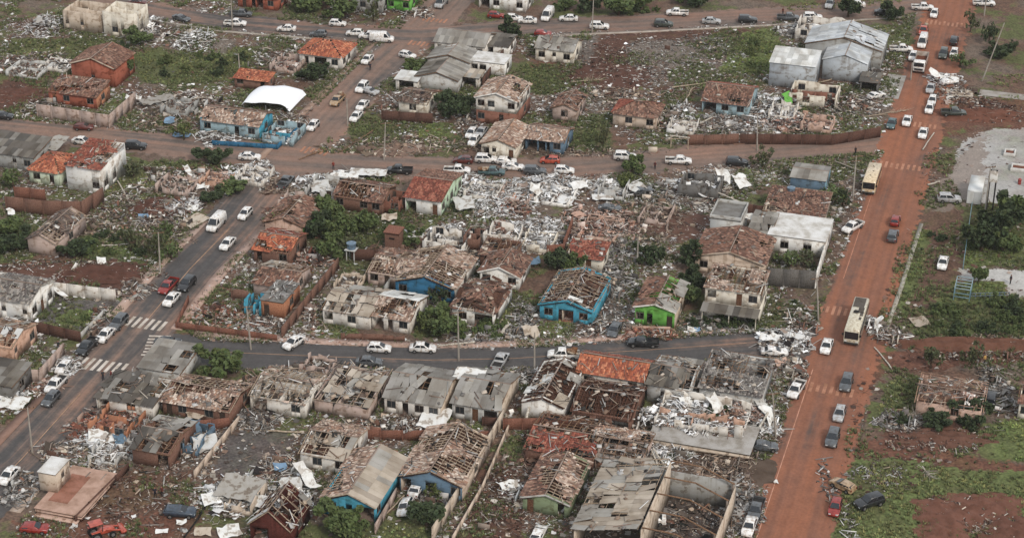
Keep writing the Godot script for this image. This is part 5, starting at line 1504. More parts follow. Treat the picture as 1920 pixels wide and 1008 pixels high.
const HOUSES := [
	{"n":"ruined_house","a":[-90.33,-91.33],"yaw":-0.3,"w":7.56,"d":7,"h":5.6,"col":"cream","roof":"none","rise":0,"cover":[["tile",0,"brown"]],"label":"tall roofless cream building with one square window facing the grass","cat":"building","front":".ws.","ruin":0.06,"inner":60,"rooms":1},
	{"n":"ruined_house","a":[-99.9,-94.91],"yaw":-0.3,"w":9.24,"d":7.5,"h":4.4,"col":"beige","roof":"none","rise":0,"cover":[["tile",0,"brown"]],"label":"lower roofless beige block joined to the tall cream ruin","cat":"building","front":"s.s..","ruin":0.12,"inner":90,"ipal":"brickp"},
	{"n":"house","a":[-91.96,-64.12],"yaw":-0.3,"w":9.89,"d":9,"h":4.4,"col":"redhouse","roof":"gz","rise":1.7,"cover":[["tile",0.9,"brown"],["tile",0.92,"brown"]],"label":"tall red house with a plain gable and dark tiled roof","cat":"house","front":"..s..","side":"..w","trim":"beige","rooms":0},
	{"n":"house","a":[-94.6,-53.11],"yaw":-0.3,"w":10.77,"d":6,"h":2.7,"col":"redhouse","roof":"shed","rise":1.2,"cover":[["tile",0.72,"brown"]],"label":"low red house front with a torn brown lean-to roof below the red gable","cat":"house","front":"dw.w","inner":30,"scol":"orange"},
	{"n":"house","a":[-61.65,-38.7],"yaw":-0.3,"w":12.59,"d":7,"h":2.9,"col":"paleblue","roof":"gx","rise":1.3,"cover":[["tile",0.75,"beige"],["tile",0.7,"brown"]],"label":"pale blue house with patchy tile roof beside the big white canopy","cat":"house","front":"w.dw","inner":40,"scol":"cyan"},
	{"n":"ruined_house","a":[-48.8,-33.34],"yaw":-0.3,"w":6.3,"d":7,"h":2.2,"col":"paleblue","roof":"none","rise":0,"cover":[["tile",0,"brown"]],"label":"roofless cyan house shell at the street corner","cat":"house","ruin":0.5,"inner":240,"ipal":"white","icol":"cyan","floor":"greyfloor"},
	{"n":"shed","a":[-57.71,-61.53],"yaw":-0.3,"w":7.57,"d":3.5,"h":2.2,"col":"brick","roof":"shed","rise":0.6,"cover":[["tile",0.97,"orange"]],"label":"small shed with orange tile roof behind the white canopy","cat":"shed","rooms":0},
	{"n":"house","a":[-62.86,-109.08],"yaw":-0.3,"w":9.79,"d":6,"h":3,"col":"redhouse","roof":"gx","rise":1.2,"cover":[["tile",0.7,"brown"],["tile",0.7,"brown"]],"label":"dark red brick house at the upper edge by the street","cat":"house","front":"dpw"},
	{"n":"house","a":[-45.31,-73.55],"yaw":-0.3,"w":9.64,"d":8.5,"h":3.0,"col":"offwhite","roof":"hip","rise":1.9,"cover":[["tile",0.99,"orange"],["tile",0.99,"orange"]],"label":"white bungalow with an intact bright orange hip roof","cat":"house","front":"dpw","side":"ww.","rooms":0},
	{"n":"house","a":[-28.5,-107.01],"yaw":-0.3,"w":5.43,"d":6,"h":3.0,"col":"green","roof":"gx","rise":1.2,"cover":[["tile",0.8,"brown"],["tile",0.8,"brown"]],"label":"bright green house with two square windows at the upper edge","cat":"house","front":"w.w"},
	{"n":"house","a":[-41.28,-108.39],"yaw":-0.3,"w":12.24,"d":6,"h":3.4,"col":"grey","roof":"gx","rise":1.2,"cover":[["sheet",0.7,"grey"],["sheet",0.7,"grey"]],"label":"grey house half hidden by trees at the upper edge","cat":"house","front":"wdww"},
	{"n":"house","a":[-7.57,-108.39],"yaw":-0.3,"w":11.1,"d":7,"h":4.2,"col":"white","roof":"gx","rise":1.0,"cover":[["sheet",0.9,"white"],["sheet",0.9,"white"]],"label":"long white building with a garage at the upper edge","cat":"building","front":"pw.w","rooms":0},
	{"n":"house","a":[-16.73,-79.95],"yaw":-0.3,"w":11.27,"d":8,"h":3.0,"col":"offwhite","roof":"gx","rise":1.5,"cover":[["sheet",0.97,"grey"],["sheet",0.97,"grey"]],"label":"white house with a grey ribbed roof and red tank beside it","cat":"house","front":"dw.dw","side":".w","rooms":0},
	{"n":"house","a":[-17.89,-70.86],"yaw":-0.3,"w":9.3,"d":6.5,"h":2.8,"col":"lgrey","roof":"gz","rise":1.3,"cover":[["sheet",0.98,"grey"],["sheet",0.97,"grey"]],"label":"light grey gabled house, middle one of three with grey roofs","cat":"house","front":"....","rooms":0,"ov":0.3},
	{"n":"house","a":[-19.95,-60.96],"yaw":-0.3,"w":9.12,"d":7.5,"h":2.8,"col":"lgrey","roof":"gz","rise":1.4,"cover":[["sheet",0.98,"dark"],["sheet",0.97,"grey"]],"label":"light grey gabled house with plain front, lowest of three grey roofs","cat":"house","front":"....","rooms":0,"ov":0.3},
	{"n":"house","a":[-8.8,-69.08],"yaw":-0.3,"w":7.45,"d":5.5,"h":2.8,"col":"white","roof":"flat","rise":0,"cover":[["tile",0,"brown"]],"label":"low white annexe with flat roof and two dark windows","cat":"house","front":"ww..","slab":"slabw","rooms":0},
	{"n":"shed","a":[-5.99,-79.03],"yaw":-0.3,"w":5.31,"d":6,"h":2.6,"col":"white","roof":"shed","rise":0.4,"cover":[["sheet",0.9,"dark"]],"label":"white lean-to with a dark flat roof against the yard wall","cat":"shed","front":"w.","rooms":0},
	{"n":"shed","a":[-24.12,-60.11],"yaw":-0.3,"w":4.69,"d":4,"h":2.4,"col":"offwhite","roof":"shed","rise":0.3,"cover":[["sheet",0.95,"white"]],"label":"small outbuilding with a white sheet roof by the bush","cat":"shed","front":"p","rooms":0},
	{"n":"shed","a":[-11.11,-61.82],"yaw":-0.3,"w":4.32,"d":3.5,"h":2.4,"col":"offwhite","roof":"shed","rise":0.3,"cover":[["sheet",0.95,"beige"]],"label":"small outbuilding with a pale sheet roof beside the dark tree","cat":"shed","front":"p","rooms":0},
	{"n":"ruined_house","a":[-22.86,-48.21],"yaw":-0.3,"w":5.94,"d":7,"h":2.7,"col":"cream","roof":"gx","rise":1.1,"cover":[["tile",0.45,"dark"],["tile",0.6,"brown"]],"label":"small cream house with a collapsed dark tile roof behind a brick wall","cat":"house","front":".w.","inner":40},
	{"n":"house","a":[-7.15,-43.4],"yaw":-0.3,"w":8.37,"d":9.5,"h":5.6,"col":"offwhite","roof":"gz","rise":1.3,"cover":[["tile",0.85,"beige"],["tile",0.85,"beige"]],"label":"two storey house, white above and brick red below","cat":"house","front":"w.d.","upper":"ww.w","lowcol":"brickr","side":"..w.","rooms":0,"trim":"white"},
	{"n":"house","a":[-5.86,-26.88],"yaw":-0.3,"w":6.77,"d":10,"h":3.0,"col":"cream","roof":"gz","rise":1.2,"cover":[["tile",0.93,"beige"],["tile",0.9,"beige"]],"label":"cream gabled house with a brown door right beside the middle street","cat":"house","front":"ws.d","rooms":0},
	{"n":"house","a":[2.59,-30.08],"yaw":-0.3,"w":7.64,"d":7,"h":2.7,"col":"steel","roof":"gx","rise":1.2,"cover":[["tile",0.85,"beige"],["tile",0.7,"brown"]],"label":"low dark fronted house with a worn beige tile roof","cat":"house","front":"ppw","inner":20},
	{"n":"house","a":[5.04,-76.27],"yaw":-0.3,"w":8.32,"d":7,"h":3.0,"col":"cream","roof":"gx","rise":1.4,"cover":[["sheet",0.7,"grey"],["sheet",0.75,"grey"]],"label":"cream house with three dark windows and loose grey roof sheets","cat":"house","front":"wsw","inner":20,"ridge":"dgrey"},
	{"n":"house","a":[8.13,-44.73],"yaw":-0.3,"w":4.88,"d":7.5,"h":2.8,"col":"pinkgrey","roof":"gz","rise":1.0,"cover":[["tile",0.7,"brown"],["tile",0.75,"brown"]],"label":"small pale pink gabled house with one dark window","cat":"house","front":".w.","inner":10},
	{"n":"house","a":[20.09,-41.82],"yaw":-0.3,"w":8.62,"d":7,"h":2.9,"col":"tan","roof":"hip","rise":1.5,"cover":[["tile",0.94,"brown"],["tile",0.9,"red"]],"label":"tan house with two dark windows under a brown hip roof","cat":"house","front":".w.w","rooms":0},
	{"n":"house","a":[38.41,-48.48],"yaw":-0.3,"w":9.41,"d":10,"h":2.7,"col":"paleblue","roof":"gx","rise":1.8,"cover":[["tile",0.86,"brown"],["tile",0.9,"red"]],"label":"wide house with a brown roof and a brighter red tiled ridge","cat":"house","front":"pww","inner":20},
	{"n":"warehouse","a":[65.08,-65.86],"yaw":-0.3,"w":9.06,"d":9,"h":4.4,"col":"bluegrey","roof":"gz","rise":1.5,"cover":[["sheet",0.99,"pale"],["sheet",0.99,"pale"]],"label":"grey warehouse with a plain gable and pale ribbed roof","cat":"warehouse","front":"....","rooms":0,"ov":0.2},
	{"n":"warehouse","a":[62.55,-74.76],"yaw":-0.3,"w":16.15,"d":10,"h":4.6,"col":"grey","roof":"gz","rise":2.2,"cover":[["sheet",0.97,"pale"],["sheet",0.86,"pale"]],"label":"wide grey warehouse standing behind the smaller grey gable","cat":"warehouse","front":"....","rooms":0,"ov":0.2},
	{"n":"warehouse","a":[53.48,-62.39],"yaw":-0.3,"w":9.5,"d":7,"h":5.2,"col":"bluegrey","roof":"shed","rise":0.9,"cover":[["sheet",1,"white"]],"label":"grey store with a bright white sloping roof beside the warehouse","cat":"warehouse","front":"....","rooms":0,"ov":0.15},
	{"n":"ruined_house","a":[62.3,-89.07],"yaw":-0.3,"w":11.76,"d":8,"h":3,"col":"offwhite","roof":"none","rise":0,"cover":[["tile",0,"brown"]],"label":"roofless white walls full of rubble behind the warehouses","cat":"building","ruin":0.5,"inner":260,"ipal":"white","front":"wdw"},
	{"n":"ruined_house","a":[56.35,-52.29],"yaw":-0.3,"w":9.59,"d":6.5,"h":3.0,"col":"cream","roof":"none","rise":0,"cover":[["tile",0,"brown"]],"label":"roofless cream house with a brick red inside near the warehouse","cat":"house","ruin":0.3,"inner":120,"ipal":"brickp","icol":"brickr","front":"dw.p"},
	{"n":"shed","a":[71.97,-58.97],"yaw":-0.3,"w":3.63,"d":4.5,"h":2.4,"col":"dgrey","roof":"shed","rise":0.3,"cover":[["sheet",0.85,"dark"]],"label":"dark lean-to shed in front of the grey warehouse","cat":"shed","front":"p","rooms":0},
	{"n":"house","a":[-100.86,-23.23],"yaw":-0.3,"w":10.73,"d":7,"h":3.0,"col":"grey","roof":"shed","rise":1.0,"cover":[["sheet",0.95,"dark"]],"label":"grey house with a dark sheet roof beside the cream house","cat":"house","front":"w.sw","rooms":0},
	{"n":"house","a":[-90.42,-15.43],"yaw":-0.3,"w":6.25,"d":8,"h":2.9,"col":"mint","roof":"hip","rise":1.4,"cover":[["tile",0.96,"orange"],["tile",0.9,"orange"]],"label":"small pale house with bright orange tiles beside the tilted white house","cat":"house","front":"wd","rooms":0},
	{"n":"house","a":[-82.77,-12.66],"yaw":-0.3,"w":7.17,"d":10,"h":5.0,"col":"white","roof":"shed","rise":1.0,"cover":[["tile",0.6,"red"]],"label":"tilted white house with a torn tile roof and side windows","cat":"house","front":"..w","side":"ww.","inner":40},
	{"n":"ruined_house","a":[-84.47,13.13],"yaw":-0.3,"w":5.42,"d":11,"h":2.8,"col":"pinkgrey","roof":"gz","rise":1.3,"cover":[["tile",0.45,"dark"],["tile",0.35,"dark"]],"label":"low pink gabled house under a wrecked dark wooden roof","cat":"house","front":"....","inner":80,"ipal":"wood","beam":"timberpale"},
	{"n":"house","a":[-88.06,34.84],"yaw":-0.3,"w":9.68,"d":8,"h":3.7,"col":"white","roof":"gx","rise":1.2,"cover":[["tile",0.7,"greyt"],["tile",0.7,"greyt"]],"label":"white house with tall narrow windows beside the paved yard","cat":"house","front":"s.s.s","side":"wdw","inner":40,"beam":"whitewood"},
	{"n":"house","a":[-84.61,49.36],"yaw":-0.3,"w":5.99,"d":8,"h":3.1,"col":"salmon","roof":"gx","rise":1.2,"cover":[["sheet",0.3,"white"],["sheet",0.3,"beige"]],"label":"salmon house with bare pale roof timbers near the crossing","cat":"house","side":"s.w","front":"w.","inner":40,"beam":"timberpale","ipal":"white"},
	{"n":"house","a":[-81.93,60.62],"yaw":-0.3,"w":5.9,"d":6,"h":2.8,"col":"dgrey","roof":"shed","rise":0.6,"cover":[["sheet",0.95,"dark"]],"label":"dark grey shed below the salmon house","cat":"shed","front":"..","rooms":0},
	{"n":"shed","a":[-57.98,55.88],"yaw":-0.3,"w":6.93,"d":7.5,"h":2.4,"col":"lgrey","roof":"shed","rise":0.8,"cover":[["sheet",0.93,"grey"]],"label":"long grey shed with pale sheet roof beside the big round bush","cat":"shed","front":".....","side":"...","rooms":0},
	{"n":"house","a":[-32.53,-4.36],"yaw":-0.3,"w":9.34,"d":7.5,"h":2.7,"col":"brick","roof":"gx","rise":1.2,"cover":[["tile",0.5,"brown",0.7,0.6],["tile",0.5,"brown",0.7,0.6]],"label":"brick house with bare battens showing through a thin tile roof","cat":"house","front":"w.ww","wk":"brick","inner":40},
	{"n":"house","a":[-19.42,-3.04],"yaw":-0.3,"w":6.88,"d":12,"h":3.2,"col":"white","roof":"gx","rise":1.3,"cover":[["tile",0.97,"red"],["tile",0.95,"brown"]],"label":"white fronted house with pale green side and red tile roof","cat":"house","front":"p.d","side":"wswsw","scol":"palegreen","rooms":0},
	{"n":"house","a":[-43.84,6.15],"yaw":-0.3,"w":7.16,"d":9.5,"h":2.8,"col":"pink","roof":"gz","rise":1.2,"cover":[["tile",0.68,"brown",0.8,0.5],["tile",0.7,"brown",0.8,0.5]],"label":"pink gabled house with a green side wall beside the trees","cat":"house","front":"....","side":"..w","scol":"green","rooms":0},
	{"n":"house","a":[-44.75,16.33],"yaw":-0.3,"w":6.59,"d":8,"h":2.6,"col":"brick","roof":"gx","rise":1.2,"cover":[["tile",0.68,"orange",0.8,0.5],["tile",0.6,"red"]],"label":"brick house with rumpled orange tiles near the diagonal street","cat":"house","front":"d.w","wk":"brick","inner":20},
	{"n":"ruined_house","a":[-38.18,-8.58],"yaw":-0.3,"w":6.33,"d":6,"h":2.6,"col":"lgrey","roof":"none","rise":0,"cover":[["tile",0,"brown"]],"label":"roofless grey and white shell beside the street corner","cat":"house","ruin":0.4,"inner":140,"ipal":"white","front":"pd"},
	{"n":"ruined_house","a":[-23.67,-2.82],"yaw":-0.3,"w":3.3,"d":5,"h":2.8,"col":"brickr","roof":"none","rise":0,"cover":[["tile",0,"brown"]],"label":"narrow broken brick room beside the battened brick house","cat":"house","ruin":0.4,"inner":40,"ipal":"brickp","wk":"brick","front":".w"},
	{"n":"ruined_house","a":[-15.67,12.92],"yaw":-0.3,"w":7.28,"d":6,"h":2.4,"col":"offwhite","roof":"none","rise":0,"cover":[["tile",0,"brown"]],"label":"roofless white walls piled with pale sheets above the blue gable","cat":"house","ruin":0.4,"inner":180,"ipal":"white","front":"d.w"},
	{"n":"ruined_house","a":[-8.61,11.51],"yaw":-0.3,"w":2.86,"d":4,"h":2.4,"col":"brick","roof":"none","rise":0,"cover":[["tile",0,"brown"]],"label":"small roofless brick room beside pale broken walls","cat":"house","ruin":0.25,"inner":20,"wk":"brick","ipal":"brickp","front":"."},
	{"n":"house","a":[-24.43,24.67],"yaw":-0.3,"w":6.92,"d":9,"h":2.5,"col":"pinkgrey","roof":"gx","rise":1.0,"cover":[["tile",0.5,"beige",0.7,0.7],["tile",0.6,"brown",0.7,0.7]],"label":"house with pale bare battens next to the brick diagonal wall","cat":"house","front":"wd.","inner":60,"beam":"timberpale","ipal":"wood"},
	{"n":"house","a":[-19.53,28.43],"yaw":-0.3,"w":10.4,"d":11.5,"h":3.0,"col":"blue","roof":"gz","rise":1.6,"cover":[["tile",0.5,"beige",0.7,0.85],["tile",0.5,"beige",0.7,0.85]],"label":"deep blue gabled house with pale stripped roof timbers","cat":"house","front":"w.ww","inner":60,"beam":"timberpale","ipal":"wood","scol":"offwhite","bcol":"beige"},
	{"n":"house","a":[-30.9,38.05],"yaw":-0.3,"w":8.02,"d":9,"h":2.7,"col":"offwhite","roof":"gx","rise":1.0,"cover":[["sheet",0.7,"beige"],["sheet",0.6,"beige"]],"label":"pale bungalow with two dark windows and buckled beige roof sheets","cat":"house","front":"w.w.","side":"...","inner":10},
	{"n":"house","a":[-22.76,39.81],"yaw":-0.3,"w":6.46,"d":8.5,"h":2.7,"col":"offwhite","roof":"gx","rise":1.3,"cover":[["tile",0.6,"beige",0.8,0.6],["sheet",0.9,"white"]],"label":"small white house with tile front slope and white rear slope","cat":"house","front":"pdw","side":".w.","inner":10,"ridge":"white"},
	{"n":"house","a":[-9.79,37.7],"yaw":-0.3,"w":7.15,"d":10,"h":3.0,"col":"white","roof":"hip","rise":1.5,"cover":[["tile",0.66,"brown",0.8,0.6],["tile",0.6,"brown",0.8,0.6]],"label":"white house with open porch and patchy brown tiles","cat":"house","front":"wp","side":"w.s","inner":20,"beam":"timberpale"},
	{"n":"house","a":[-5.43,24.86],"yaw":-0.3,"w":6.81,"d":7,"h":2.7,"col":"white","roof":"gz","rise":1.3,"cover":[["tile",0.7,"brown"],["tile",0.7,"brown"]],"label":"white gabled house with two small windows behind the porch house","cat":"house","front":"w.w","trim":"white","inner":20},
	{"n":"house","a":[4.56,36.45],"yaw":-0.3,"w":8.9,"d":12,"h":2.9,"col":"cyan","roof":"gz","rise":1.3,"cover":[["tile",0.12,"brown",0.9,0.92],["sheet",0.16,"white",1.1,0.92]],"label":"cyan gabled house with its roof stripped to brown timbers","cat":"house","front":"wpw","side":"...w","inner":70,"ipal":"brickp","beam":"timberpale","floor":"redfloor","icol":"beige","trim":"cyan"},
	{"n":"house","a":[20.08,38.05],"yaw":-0.3,"w":6.61,"d":10,"h":3.3,"col":"green","roof":"gz","rise":0.9,"cover":[["tile",0.75,"brown"],["sheet",0.55,"grey"]],"label":"lime green fronted house with a white trimmed gable","cat":"house","front":"wd.d","trim":"white","inner":30,"scol":"beige","broken":0.9},
	{"n":"house","a":[31.64,35.56],"yaw":-0.3,"w":9.08,"d":7,"h":5.6,"col":"cream","roof":"shed","rise":0.6,"cover":[["tile",0.42,"beige",0.8,0.3]],"label":"two storey beige house with a grey porch roof","cat":"house","upper":"w.dw","front":"ww.p","side":"..w","inner":40,"low":[2.4,2.7,["sheet",0.95,"dark"]]},
	{"n":"house","a":[31.43,19.86],"yaw":-0.3,"w":11.77,"d":10,"h":3.2,"col":"tan","roof":"gz","rise":1.5,"cover":[["tile",0.8,"brown"],["tile",0.85,"brown"]],"label":"wide tan gabled house with a brown tile roof","cat":"house","front":"w..w","trim":"tan","rooms":0},
	{"n":"house","a":[34.89,8.64],"yaw":-0.3,"w":5.36,"d":6.5,"h":4.6,"col":"lgrey","roof":"flat","rise":0,"cover":[["tile",0,"brown"]],"label":"grey concrete box with a sunken flat roof behind the tan gable","cat":"building","front":"....","slab":"slabd","parapet":0.6,"rooms":0},
	{"n":"shed","a":[41.15,11.91],"yaw":-0.3,"w":3.78,"d":8,"h":3.0,"col":"grey","roof":"shed","rise":0.8,"cover":[["sheet",0.9,"grey"]],"label":"narrow shed with a pale sheet roof along the tan gabled house","cat":"shed","front":".","rooms":0},
	{"n":"house","a":[44.66,12.32],"yaw":-0.3,"w":10.03,"d":9,"h":3.2,"col":"white","roof":"flat","rise":0,"cover":[["tile",0,"brown"]],"label":"long low building with a pale flat concrete roof","cat":"building","front":".w.w.","slab":"slabw","rooms":0},
	{"n":"house","a":[45.36,1.07],"yaw":-0.3,"w":10.61,"d":8.5,"h":2.5,"col":"beige","roof":"shed","rise":0.9,"cover":[["tile",0.78,"brown"]],"label":"broad brown tile roof with bare front battens and a blue tank","cat":"house","front":"p.p.p","inner":20,"beam":"timberpale"},
	{"n":"house","a":[51.68,-11.98],"yaw":-0.3,"w":6.47,"d":6.5,"h":2.8,"col":"steel","roof":"gx","rise":0.5,"cover":[["sheet",0.97,"grey"],["sheet",0.97,"grey"]],"label":"small blue house with a flat pale roof by the street corner","cat":"house","front":"....","scol":"sky","rooms":0,"ov":0.15},
	{"n":"ruined_house","a":[30.58,-9.71],"yaw":-0.3,"w":7.53,"d":6,"h":2.6,"col":"dgrey","roof":"none","rise":0,"cover":[["tile",0,"brown"]],"label":"grey block walls holding heaps of white sheets near the street","cat":"house","ruin":0.3,"inner":220,"ipal":"white","front":"...."},
	{"n":"house","a":[9.37,18.69],"yaw":-0.3,"w":6.27,"d":5,"h":2.6,"col":"cream","roof":"shed","rise":0.8,"cover":[["tile",0.6,"red"]],"label":"low cream house with two brown doors behind the cyan house","cat":"house","front":"d.d.","inner":20},
	{"n":"house","a":[-5.53,17.91],"yaw":-0.3,"w":5.98,"d":5,"h":2.4,"col":"brick","roof":"shed","rise":0.8,"cover":[["tile",0.5,"brown"]],"label":"brick outhouse with a broken tile roof and blue sheets beside it","cat":"house","front":"w.","wk":"brick","inner":30},
	{"n":"house","a":[-43.36,28.43],"yaw":-0.3,"w":6.96,"d":8,"h":2.5,"col":"pinkgrey","roof":"gx","rise":1.0,"cover":[["tile",0.75,"brown"],["sheet",0.4,"beige"]],"label":"house with a slumped brown tile roof near the brick orange room","cat":"house","front":"...","inner":30},
	{"n":"ruined_house","a":[-41.31,35.56],"yaw":-0.3,"w":3.99,"d":7,"h":3.0,"col":"orange","roof":"flat","rise":0,"cover":[["tile",0,"brown"]],"label":"small orange sided room with a debris covered flat roof","cat":"house","front":"d.","slab":"slabd","inner":90,"ipal":"grey","wk":"brick","rooms":0},
	{"n":"ruined_house","a":[-44.17,35.2],"yaw":-0.3,"w":2.86,"d":4,"h":2.8,"col":"cyan","roof":"none","rise":0,"cover":[["tile",0,"brown"]],"label":"broken cyan corner walls on the red building plot","cat":"house","ruin":0.55,"inner":20,"front":"p"},
	{"n":"house","a":[-52.75,65.99],"yaw":-0.3,"w":10.89,"d":8,"h":2.6,"col":"brick","roof":"gx","rise":1.0,"cover":[["tile",0.55,"beige",0.8,0.5],["tile",0.5,"beige",0.8,0.5]],"label":"long brick house with pale worn tiles below the lower street","cat":"house","front":"dw.wd","side":".w","wk":"brick","inner":30,"beam":"timberpale"},
	{"n":"shed","a":[-63.0,64.62],"yaw":-0.3,"w":9.28,"d":7,"h":2.3,"col":"offwhite","roof":"shed","rise":0.6,"cover":[["sheet",0.62,"dark"]],"label":"shed with a dark grey roof next to the diagonal street","cat":"shed","front":"p.w.","inner":20},
	{"n":"ruined_house","a":[-39.68,64.62],"yaw":-0.3,"w":8.9,"d":9,"h":2.7,"col":"offwhite","roof":"gx","rise":1.0,"cover":[["tile",0.3,"beige"],["tile",0.4,"beige"]],"label":"white walled ruin with fallen beige tiles below the lower street","cat":"house","front":"p.w","ruin":0.2,"inner":140,"ipal":"mixed","beam":"timberpale"},
	{"n":"ruined_house","a":[-29.91,65.23],"yaw":-0.3,"w":8.63,"d":10,"h":2.5,"col":"pinkgrey","roof":"shed","rise":0.8,"cover":[["sheet",0.4,"beige"]],"label":"collapsed house under slipped beige roof sheets","cat":"house","front":"...","ruin":0.3,"inner":160,"ipal":"grey","beam":"timberpale"},
	{"n":"house","a":[-19.32,65.23],"yaw":-0.3,"w":8.97,"d":10,"h":2.8,"col":"offwhite","roof":"gx","rise":1.4,"cover":[["sheet",0.86,"grey"],["sheet",0.9,"grey"]],"label":"white house with a dark grey roof and three doors facing the yard","cat":"house","front":"wdww","side":"...","scol":"beige","rooms":0},
	{"n":"house","a":[-9.01,66.89],"yaw":-0.3,"w":7.26,"d":10.5,"h":2.8,"col":"lgrey","roof":"gx","rise":1.4,"cover":[["sheet",0.84,"grey"],["sheet",0.9,"grey"]],"label":"grey roofed house with a plain beige side wall","cat":"house","front":"wdp","side":"...","scol":"beige","rooms":0},
	{"n":"house","a":[1.45,66.44],"yaw":-0.3,"w":6.53,"d":12,"h":2.9,"col":"white","roof":"gz","rise":1.2,"cover":[["sheet",0.3,"white",0.9,0.85],["sheet",0.3,"beige",0.9,0.85]],"label":"white fronted house with brown roof frame and few pale sheets","cat":"house","front":"....","inner":60,"beam":"timberdark"},
	{"n":"house","a":[8.94,69.42],"yaw":-0.3,"w":8.88,"d":9.5,"h":3.0,"col":"brick","roof":"gx","rise":1.3,"cover":[["tile",0.18,"dark",0.55,0.8],["tile",0.18,"dark",0.55,0.8]],"label":"house reduced to a dark brown lattice of rafters","cat":"house","front":"pwp","wk":"brick","inner":120,"ipal":"wood","beam":"timberdark"},
	{"n":"house","a":[10.08,57.79],"yaw":-0.3,"w":10.53,"d":6,"h":3.0,"col":"offwhite","roof":"gx","rise":1.4,"cover":[["tile",0.84,"orange",0.8,0.6],["tile",0.8,"red"]],"label":"house with a bright orange tile roof at the lower street","cat":"house","front":"w.w","rooms":0},
	{"n":"house","a":[20.64,62.17],"yaw":-0.3,"w":6.58,"d":9,"h":3.2,"col":"lgrey","roof":"gx","rise":0.9,"cover":[["sheet",0.6,"dark"],["sheet",0.6,"grey"]],"label":"grey walled house with a dark sagging sheet roof","cat":"house","front":".s..","inner":20},
	{"n":"house","a":[28.47,63.09],"yaw":-0.3,"w":9.39,"d":10,"h":3.2,"col":"lgrey","roof":"shed","rise":0.8,"cover":[["tile",0.55,"greyt"]],"label":"grey house at the road corner with roof covered in broken tile","cat":"house","front":".s...","side":"..","inner":80,"ipal":"grey"},
	{"n":"ruined_house","a":[-63.06,71.63],"yaw":-0.3,"w":6.23,"d":7,"h":2.2,"col":"orange","roof":"none","rise":0,"cover":[["tile",0,"brown"]],"label":"roofless orange house with a red painted floor","cat":"house","ruin":0.5,"inner":220,"ipal":"brickp","floor":"redfloor","front":"pdw"},
	{"n":"ruined_house","a":[-55.04,79.19],"yaw":-0.3,"w":5.79,"d":9,"h":2.7,"col":"brick","roof":"gx","rise":0.9,"cover":[["sheet",0.55,"dark"],["sheet",0.5,"grey"]],"label":"brick ruin with a dark caved in sheet roof above the soil yard","cat":"house","front":"..p","wk":"brick","inner":120,"ipal":"wood"},
	{"n":"water_tank_room","a":[-66.75,87.47],"yaw":-0.3,"w":2.66,"d":4.0,"h":3.0,"col":"beige","roof":"flat","rise":0,"cover":[["tile",0,"brown"]],"label":"beige windowless tank room standing on a tiled platform","cat":"building","y":1.0,"front":"..","side":".s.","slab":"slabw","rooms":0},
	{"n":"house","a":[-30.59,80.3],"yaw":-0.3,"w":6.95,"d":9,"h":2.6,"col":"offwhite","roof":"gx","rise":1.1,"cover":[["sheet",0.5,"beige",1.0,0.4],["tile",0.5,"beige"]],"label":"white house with mixed tiles and sheets behind the light blue house","cat":"house","front":".w.w","inner":30,"beam":"timberpale"},
	{"n":"house","a":[-26.38,91.78],"yaw":-0.3,"w":7.79,"d":12.5,"h":2.8,"col":"cyan","roof":"gz","rise":1.5,"cover":[["tile",0.6,"beige",0.7,0.8],["sheet",0.98,"beige"]],"label":"light blue gabled house, half bare battens and half grey sheets","cat":"house","front":"wdp","side":"w...w","trim":"beige","inner":40,"beam":"timberpale","bcol":"mossgreen"},
	{"n":"house","a":[-15.92,86.28],"yaw":-0.3,"w":9.27,"d":13,"h":2.8,"col":"steel","roof":"gz","rise":1.7,"cover":[["tile",0.55,"beige",0.7,0.8],["tile",0.5,"beige",0.7,0.8]],"label":"big house with a stripped timber roof beside the long beige wall","cat":"house","scol":"tan","bcol":"tan","front":"p.p.w","inner":100,"ipal":"wood","beam":"timberpale"},
	{"n":"house","a":[1.49,91.14],"yaw":-0.3,"w":6.67,"d":11,"h":2.5,"col":"mossgreen","roof":"gz","rise":1.0,"cover":[["tile",0.6,"brown",0.7,0.7],["tile",0.6,"beige",0.7,0.7]],"label":"pale green gabled house with two open doorways and torn tiles","cat":"house","front":"d.d","trim":"lgrey","inner":40,"beam":"timberpale"},
	{"n":"ruined_house","a":[1.94,78.35],"yaw":-0.3,"w":10.06,"d":10,"h":2.2,"col":"brick","roof":"gx","rise":0.8,"cover":[["tile",0.5,"red"],["tile",0.5,"beige"]],"label":"flattened house under sheets of red and beige tiles","cat":"house","ruin":0.35,"front":"...","wk":"brick","inner":140,"ipal":"wood","beam":"timber"},
	{"n":"ruined_house","a":[11.96,80.57],"yaw":-0.3,"w":6.75,"d":8,"h":2.3,"col":"pinkgrey","roof":"gx","rise":0.7,"cover":[["sheet",0.3,"grey"],["tile",0.4,"beige"]],"label":"crushed house with loose grey sheets above the open hall","cat":"house","ruin":0.4,"front":"p..","inner":160,"ipal":"grey","beam":"timber"},
	{"n":"ruined_house","a":[21.08,71.18],"yaw":-0.3,"w":13.27,"d":7,"h":2.4,"col":"offwhite","roof":"none","rise":0,"cover":[["tile",0,"brown"]],"label":"white house burst open on a raised terrace by the red road","cat":"house","y":1.5,"ruin":0.85,"inner":520,"ipal":"white","front":"pw.d","icol":"salmon","floor":"pinkfloor"},
	{"n":"house","a":[-35.78,98.1],"yaw":-0.3,"w":5.91,"d":7,"h":3.0,"col":"darkred","roof":"gz","rise":2.6,"cover":[["sheet",0.3,"white"],["sheet",0.35,"grey"]],"label":"steep dark red wooden house crushed under bent white sheets","cat":"house","front":"p.","wk":"wood","inner":60,"beam":"timberpale"},
